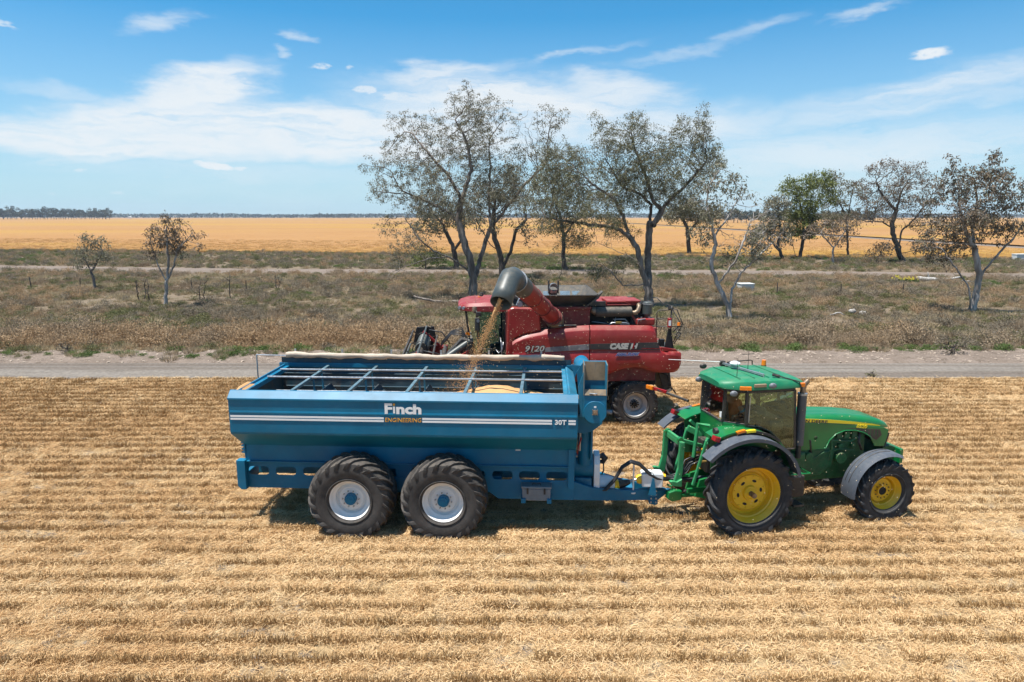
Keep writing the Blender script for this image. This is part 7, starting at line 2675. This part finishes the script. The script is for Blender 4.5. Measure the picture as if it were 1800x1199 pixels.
# header: feeder, reel, platform, end shields (spans well beyond the trailer)
hd = MB().prism([(-1.2, 1.9), (-1.2, 1.1), (-3.2, .45), (-3.3, 1.15)], -.75, .75).build('feeder_house', RED, cb, bevel=.02)
MB().prism([(-1.9, 1.95), (-3.3, 1.25), (-3.3, 1.18), (-1.9, 1.85)], -.80, -.72).build('feeder_rail', DARK, hd)
HY0, HY1 = -3.6, 4.6
hx = -3.9
fr = MB()
fr.box(-3.5, -3.35, HY0, HY1, .40, 1.55)
header = fr.build('header_back', RED, cb, bevel=.02)
MB().box(-5.1, -3.5, HY0, HY1, .30, .38).build('header_table', DARK, header)
MB().cyl((-3.42, HY0, 1.62), (-3.42, HY1, 1.62), .09, n=12).build('header_tube', DARK, header, smooth=True)
for y in (HY0, HY1):
    MB().prism([(-3.3, .3), (-5.5, .25), (-5.7, .5), (-4.6, 1.1), (-3.9, 1.7), (-3.3, 1.7)], y - .06, y + .06).build('end_shield', RED if y > 0 else DARK, header, bevel=.02)
# the reel
RC = Vector((-4.25, 0, 1.95))
RRr = .56
reel = MB().cyl((RC.x, HY0 + .1, RC.z), (RC.x, HY1 - .1, RC.z), .13, n=16).build('reel_tube', DARK, header, smooth=True)
for y in np.linspace(HY0 + .15, HY1 - .15, 5):
    m = MB()
    for k in range(6):
        a = PI / 3 * k + .3
        m.beam((RC.x, y, RC.z), (RC.x + RRr * math.cos(a), y, RC.z + RRr * math.sin(a)), .03, .04, up=(0, 1, 0))
    m.tube([(RC.x + .30 * math.cos(t), y, RC.z + .30 * math.sin(t)) for t in np.linspace(0, 2 * PI, 25)], .02, 6, cap=False)
    m.build('reel_spider', DARK, reel)
m0 = None
for k in range(6):
    a = PI / 3 * k + .3
    bx_, bz_ = RC.x + RRr * math.cos(a), RC.z + RRr * math.sin(a)
    bar = MB().cyl((bx_, HY0 + .1, bz_), (bx_, HY1 - .1, bz_), .035, n=8).build('reel_bat', SPOUT if k % 2 else DARK, reel)
    m = MB()
    for y in np.arange(HY0 + .2, HY1 - .1, .12):
        m.beam((bx_, y, bz_), (bx_ - .04, y, bz_ - .24), .008, .012, up=(0, 1, 0))
    o = m.build('tines', DARK, reel)
    o['kind'] = 'stuff'
MB().prism([(RC.x - .42, RC.z - .1), (RC.x - .28, RC.z + .52), (RC.x + .42, RC.z + .55), (RC.x + .50, RC.z + .0), (RC.x + .2, RC.z - .5)], HY1 - .14, HY1 - .05).build('reel_end_plate', BLACK, reel, bevel=.02)
MB().cyl((RC.x + .05, 2.2, RC.z + .05), (RC.x + .05, 4.2, RC.z + .05), .24, n=20).build('reel_drum', DARK, reel, smooth=True)
m = MB()
for k in range(20):
    y = 2.25 + k * .1
    m.lathe([(.24, 0), (.262, .02), (.262, .035), (.24, .05)], (RC.x + .05, y, RC.z + .05), 20)
m.build('drum_rings', SPOUT, reel)
for y in (HY1 - .5, -.2):
    MB().beam((-3.4, y, 1.6), (-4.25, y, 2.35), .10, .12, up=(0, 1, 0)).build('reel_arm', RED, header, bevel=.01)
    MB().tube([(-3.2, y - .2, 1.9), (-3.5, y - .2, 2.35), (-4.0, y - .2, 2.45)], .025, 6).build('hose', RUBBER, header, smooth='all')
# walkway boxes, hoses and grey rams in front of the cab
MB().cyl((-3.35, -1.3, 2.30), (-2.45, -.9, 2.85), .10, n=14).build('grey_ram', SPOUT, cb, smooth=True)
MB().prism([(-2.35, 2.1), (-2.35, 2.85), (-2.7, 2.95), (-3.2, 2.45), (-3.1, 2.05)], -1.0, -.6).build('front_bracket', DARK, cb, bevel=.02)
MB().prism([(-2.5, 2.6), (-3.3, 2.15), (-3.3, 2.08), (-2.5, 2.5)], -1.25, -1.15).build('red_arm', RED, cb)
m = MB()
for k in range(5):
    m.tube([(-2.35, -.6 + .15 * k, 2.4), (-2.7, -.6 + .15 * k, 3.0 + .04 * k), (-3.05, -.5 + .15 * k, 3.02), (-3.4, -.4 + .2 * k, 2.6)], .022, 6)
m.build('header_hoses', RUBBER, cb, smooth='all')
MB().obox((-2.50, -.9, 3.10), (.14, .03, .09), (0, .4, 0)).build('orange_marker', ORANGE_LENS, cb, bevel=.01)
MB().tube([(-2.6, -1.3, 1.9), (-2.5, -1.3, 3.0)], .02, 6).build('marker_post', DARK, cb)

# ================================================================== FALLING GRAIN AND CHAFF IN THE AIR
th4 = math.radians(4.0)
R4 = Matrix.Rotation(th4, 3, 'Z')
start = R4 @ Vector(tip) + Vector((1.0, 22.9, 0))
endp = Vector((-2.4, 15.25, 0)) + Matrix.Rotation(math.radians(-3), 3, 'Z') @ Vector((1.25, .10, 2.72))
vel = Vector((-.55, -.35, -2.0))
g_ = 9.81


def octa(c, s):
    return [c + Vector((s, 0, 0)), c - Vector((s, 0, 0)), c + Vector((0, s * .6, 0)), c - Vector((0, s * .6, 0)), c + Vector((0, 0, s * 1.3)), c - Vector((0, 0, s * 1.3))]


OF = [(0, 2, 4), (2, 1, 4), (1, 3, 4), (3, 0, 4), (2, 0, 5), (1, 2, 5), (3, 1, 5), (0, 3, 5)]
rnd = random.Random(99)
m = MB()
T = math.sqrt(2 * max(.1, start.z - endp.z + .1) / g_) * .86
for i in range(3300):
    t = rnd.random() ** .95
    z = start.z - (start.z - endp.z) * t
    k = t
    cx = start.x + (endp.x - start.x) * (1 - (1 - k) ** 1.25)
    cyy = start.y + (endp.y - start.y) * k
    sg = .022 + .24 * t ** 1.1
    if rnd.random() < .45: sg *= .40
    c = Vector((cx + rnd.gauss(0, sg), cyy + rnd.gauss(0, sg * .9), z + rnd.gauss(0, .05)))
    m.add(octa(c, rnd.uniform(.0045, .0085)), OF)
o = m.build('falling_grain', GRAIN, None, recalc=False)
tag(o, 'stream of golden grain falling from the grey spout into the blue trailer', 'grain', kind='stuff')
# denser core where it leaves the spout
pts, rr = [], []
for i in range(26):
    k = i / 25 * .20
    z = start.z - (start.z - endp.z) * k
    pts.append((start.x + (endp.x - start.x) * (1 - (1 - k) ** 1.25) + rnd.gauss(0, .006), start.y + (endp.y - start.y) * k, z + .10))
    rr.append((.055 - .042 * i / 25) * rnd.uniform(.85, 1.15))
m = MB().tube(pts, rr, 12)
o = m.build('grain_stream_core', GRAIN, None, smooth='all')
tag(o, 'solid rope of grain pouring out of the mouth of the grey spout', 'grain', kind='stuff')
# kernels and chaff drifting round the machines
M_CHAFF = surf('pale_chaff', (0.72, 0.58, 0.38), .8, var=.2, scale=30)
m = MB()
for i in range(1500):
    q = rnd.random()
    if q < .50:
        x, y, z = rnd.uniform(-1.0, 6.8), rnd.uniform(15.5, 20.5), rnd.uniform(.8, 4.2)
    elif q < .80:
        x, y, z = rnd.gauss(-.2, 1.0), rnd.gauss(16.5, 1.2), rnd.uniform(3.1, 5.0)
    else:
        x, y, z = rnd.uniform(3.5, 9.0), rnd.uniform(12.5, 15.0), rnd.uniform(.4, 3.6)
    m.add(octa(Vector((x, y, z)), rnd.uniform(.004, .010)), OF)
o = m.build('airborne_chaff', M_CHAFF, None, recalc=False)
tag(o, 'pale specks of chaff drifting in the air around the machines', 'chaff', kind='stuff')

# ================================================================== AIR
hz = MB()
hz.box(-3600, 3600, -420, 3300, -1.5, 60)
M_HAZE = bpy.data.materials.new('haze')
M_HAZE.use_nodes = True
nt = M_HAZE.node_tree
nt.nodes.clear()
out = nt.nodes.new('ShaderNodeOutputMaterial')
pv = nt.nodes.new('ShaderNodeVolumePrincipled')
pv.inputs['Color'].default_value = (0.72, 0.84, 1.0, 1)
pv.inputs['Density'].default_value = HAZE_DENSITY
pv.inputs['Anisotropy'].default_value = 0.0
nt.links.new(pv.outputs[0], out.inputs['Volume'])
if HAZE_DENSITY > 0:
    h = hz.build('haze', M_HAZE, None)
    h['kind'] = 'stuff'
    h['label'] = 'thin blue air softening the far fields and tree belts'
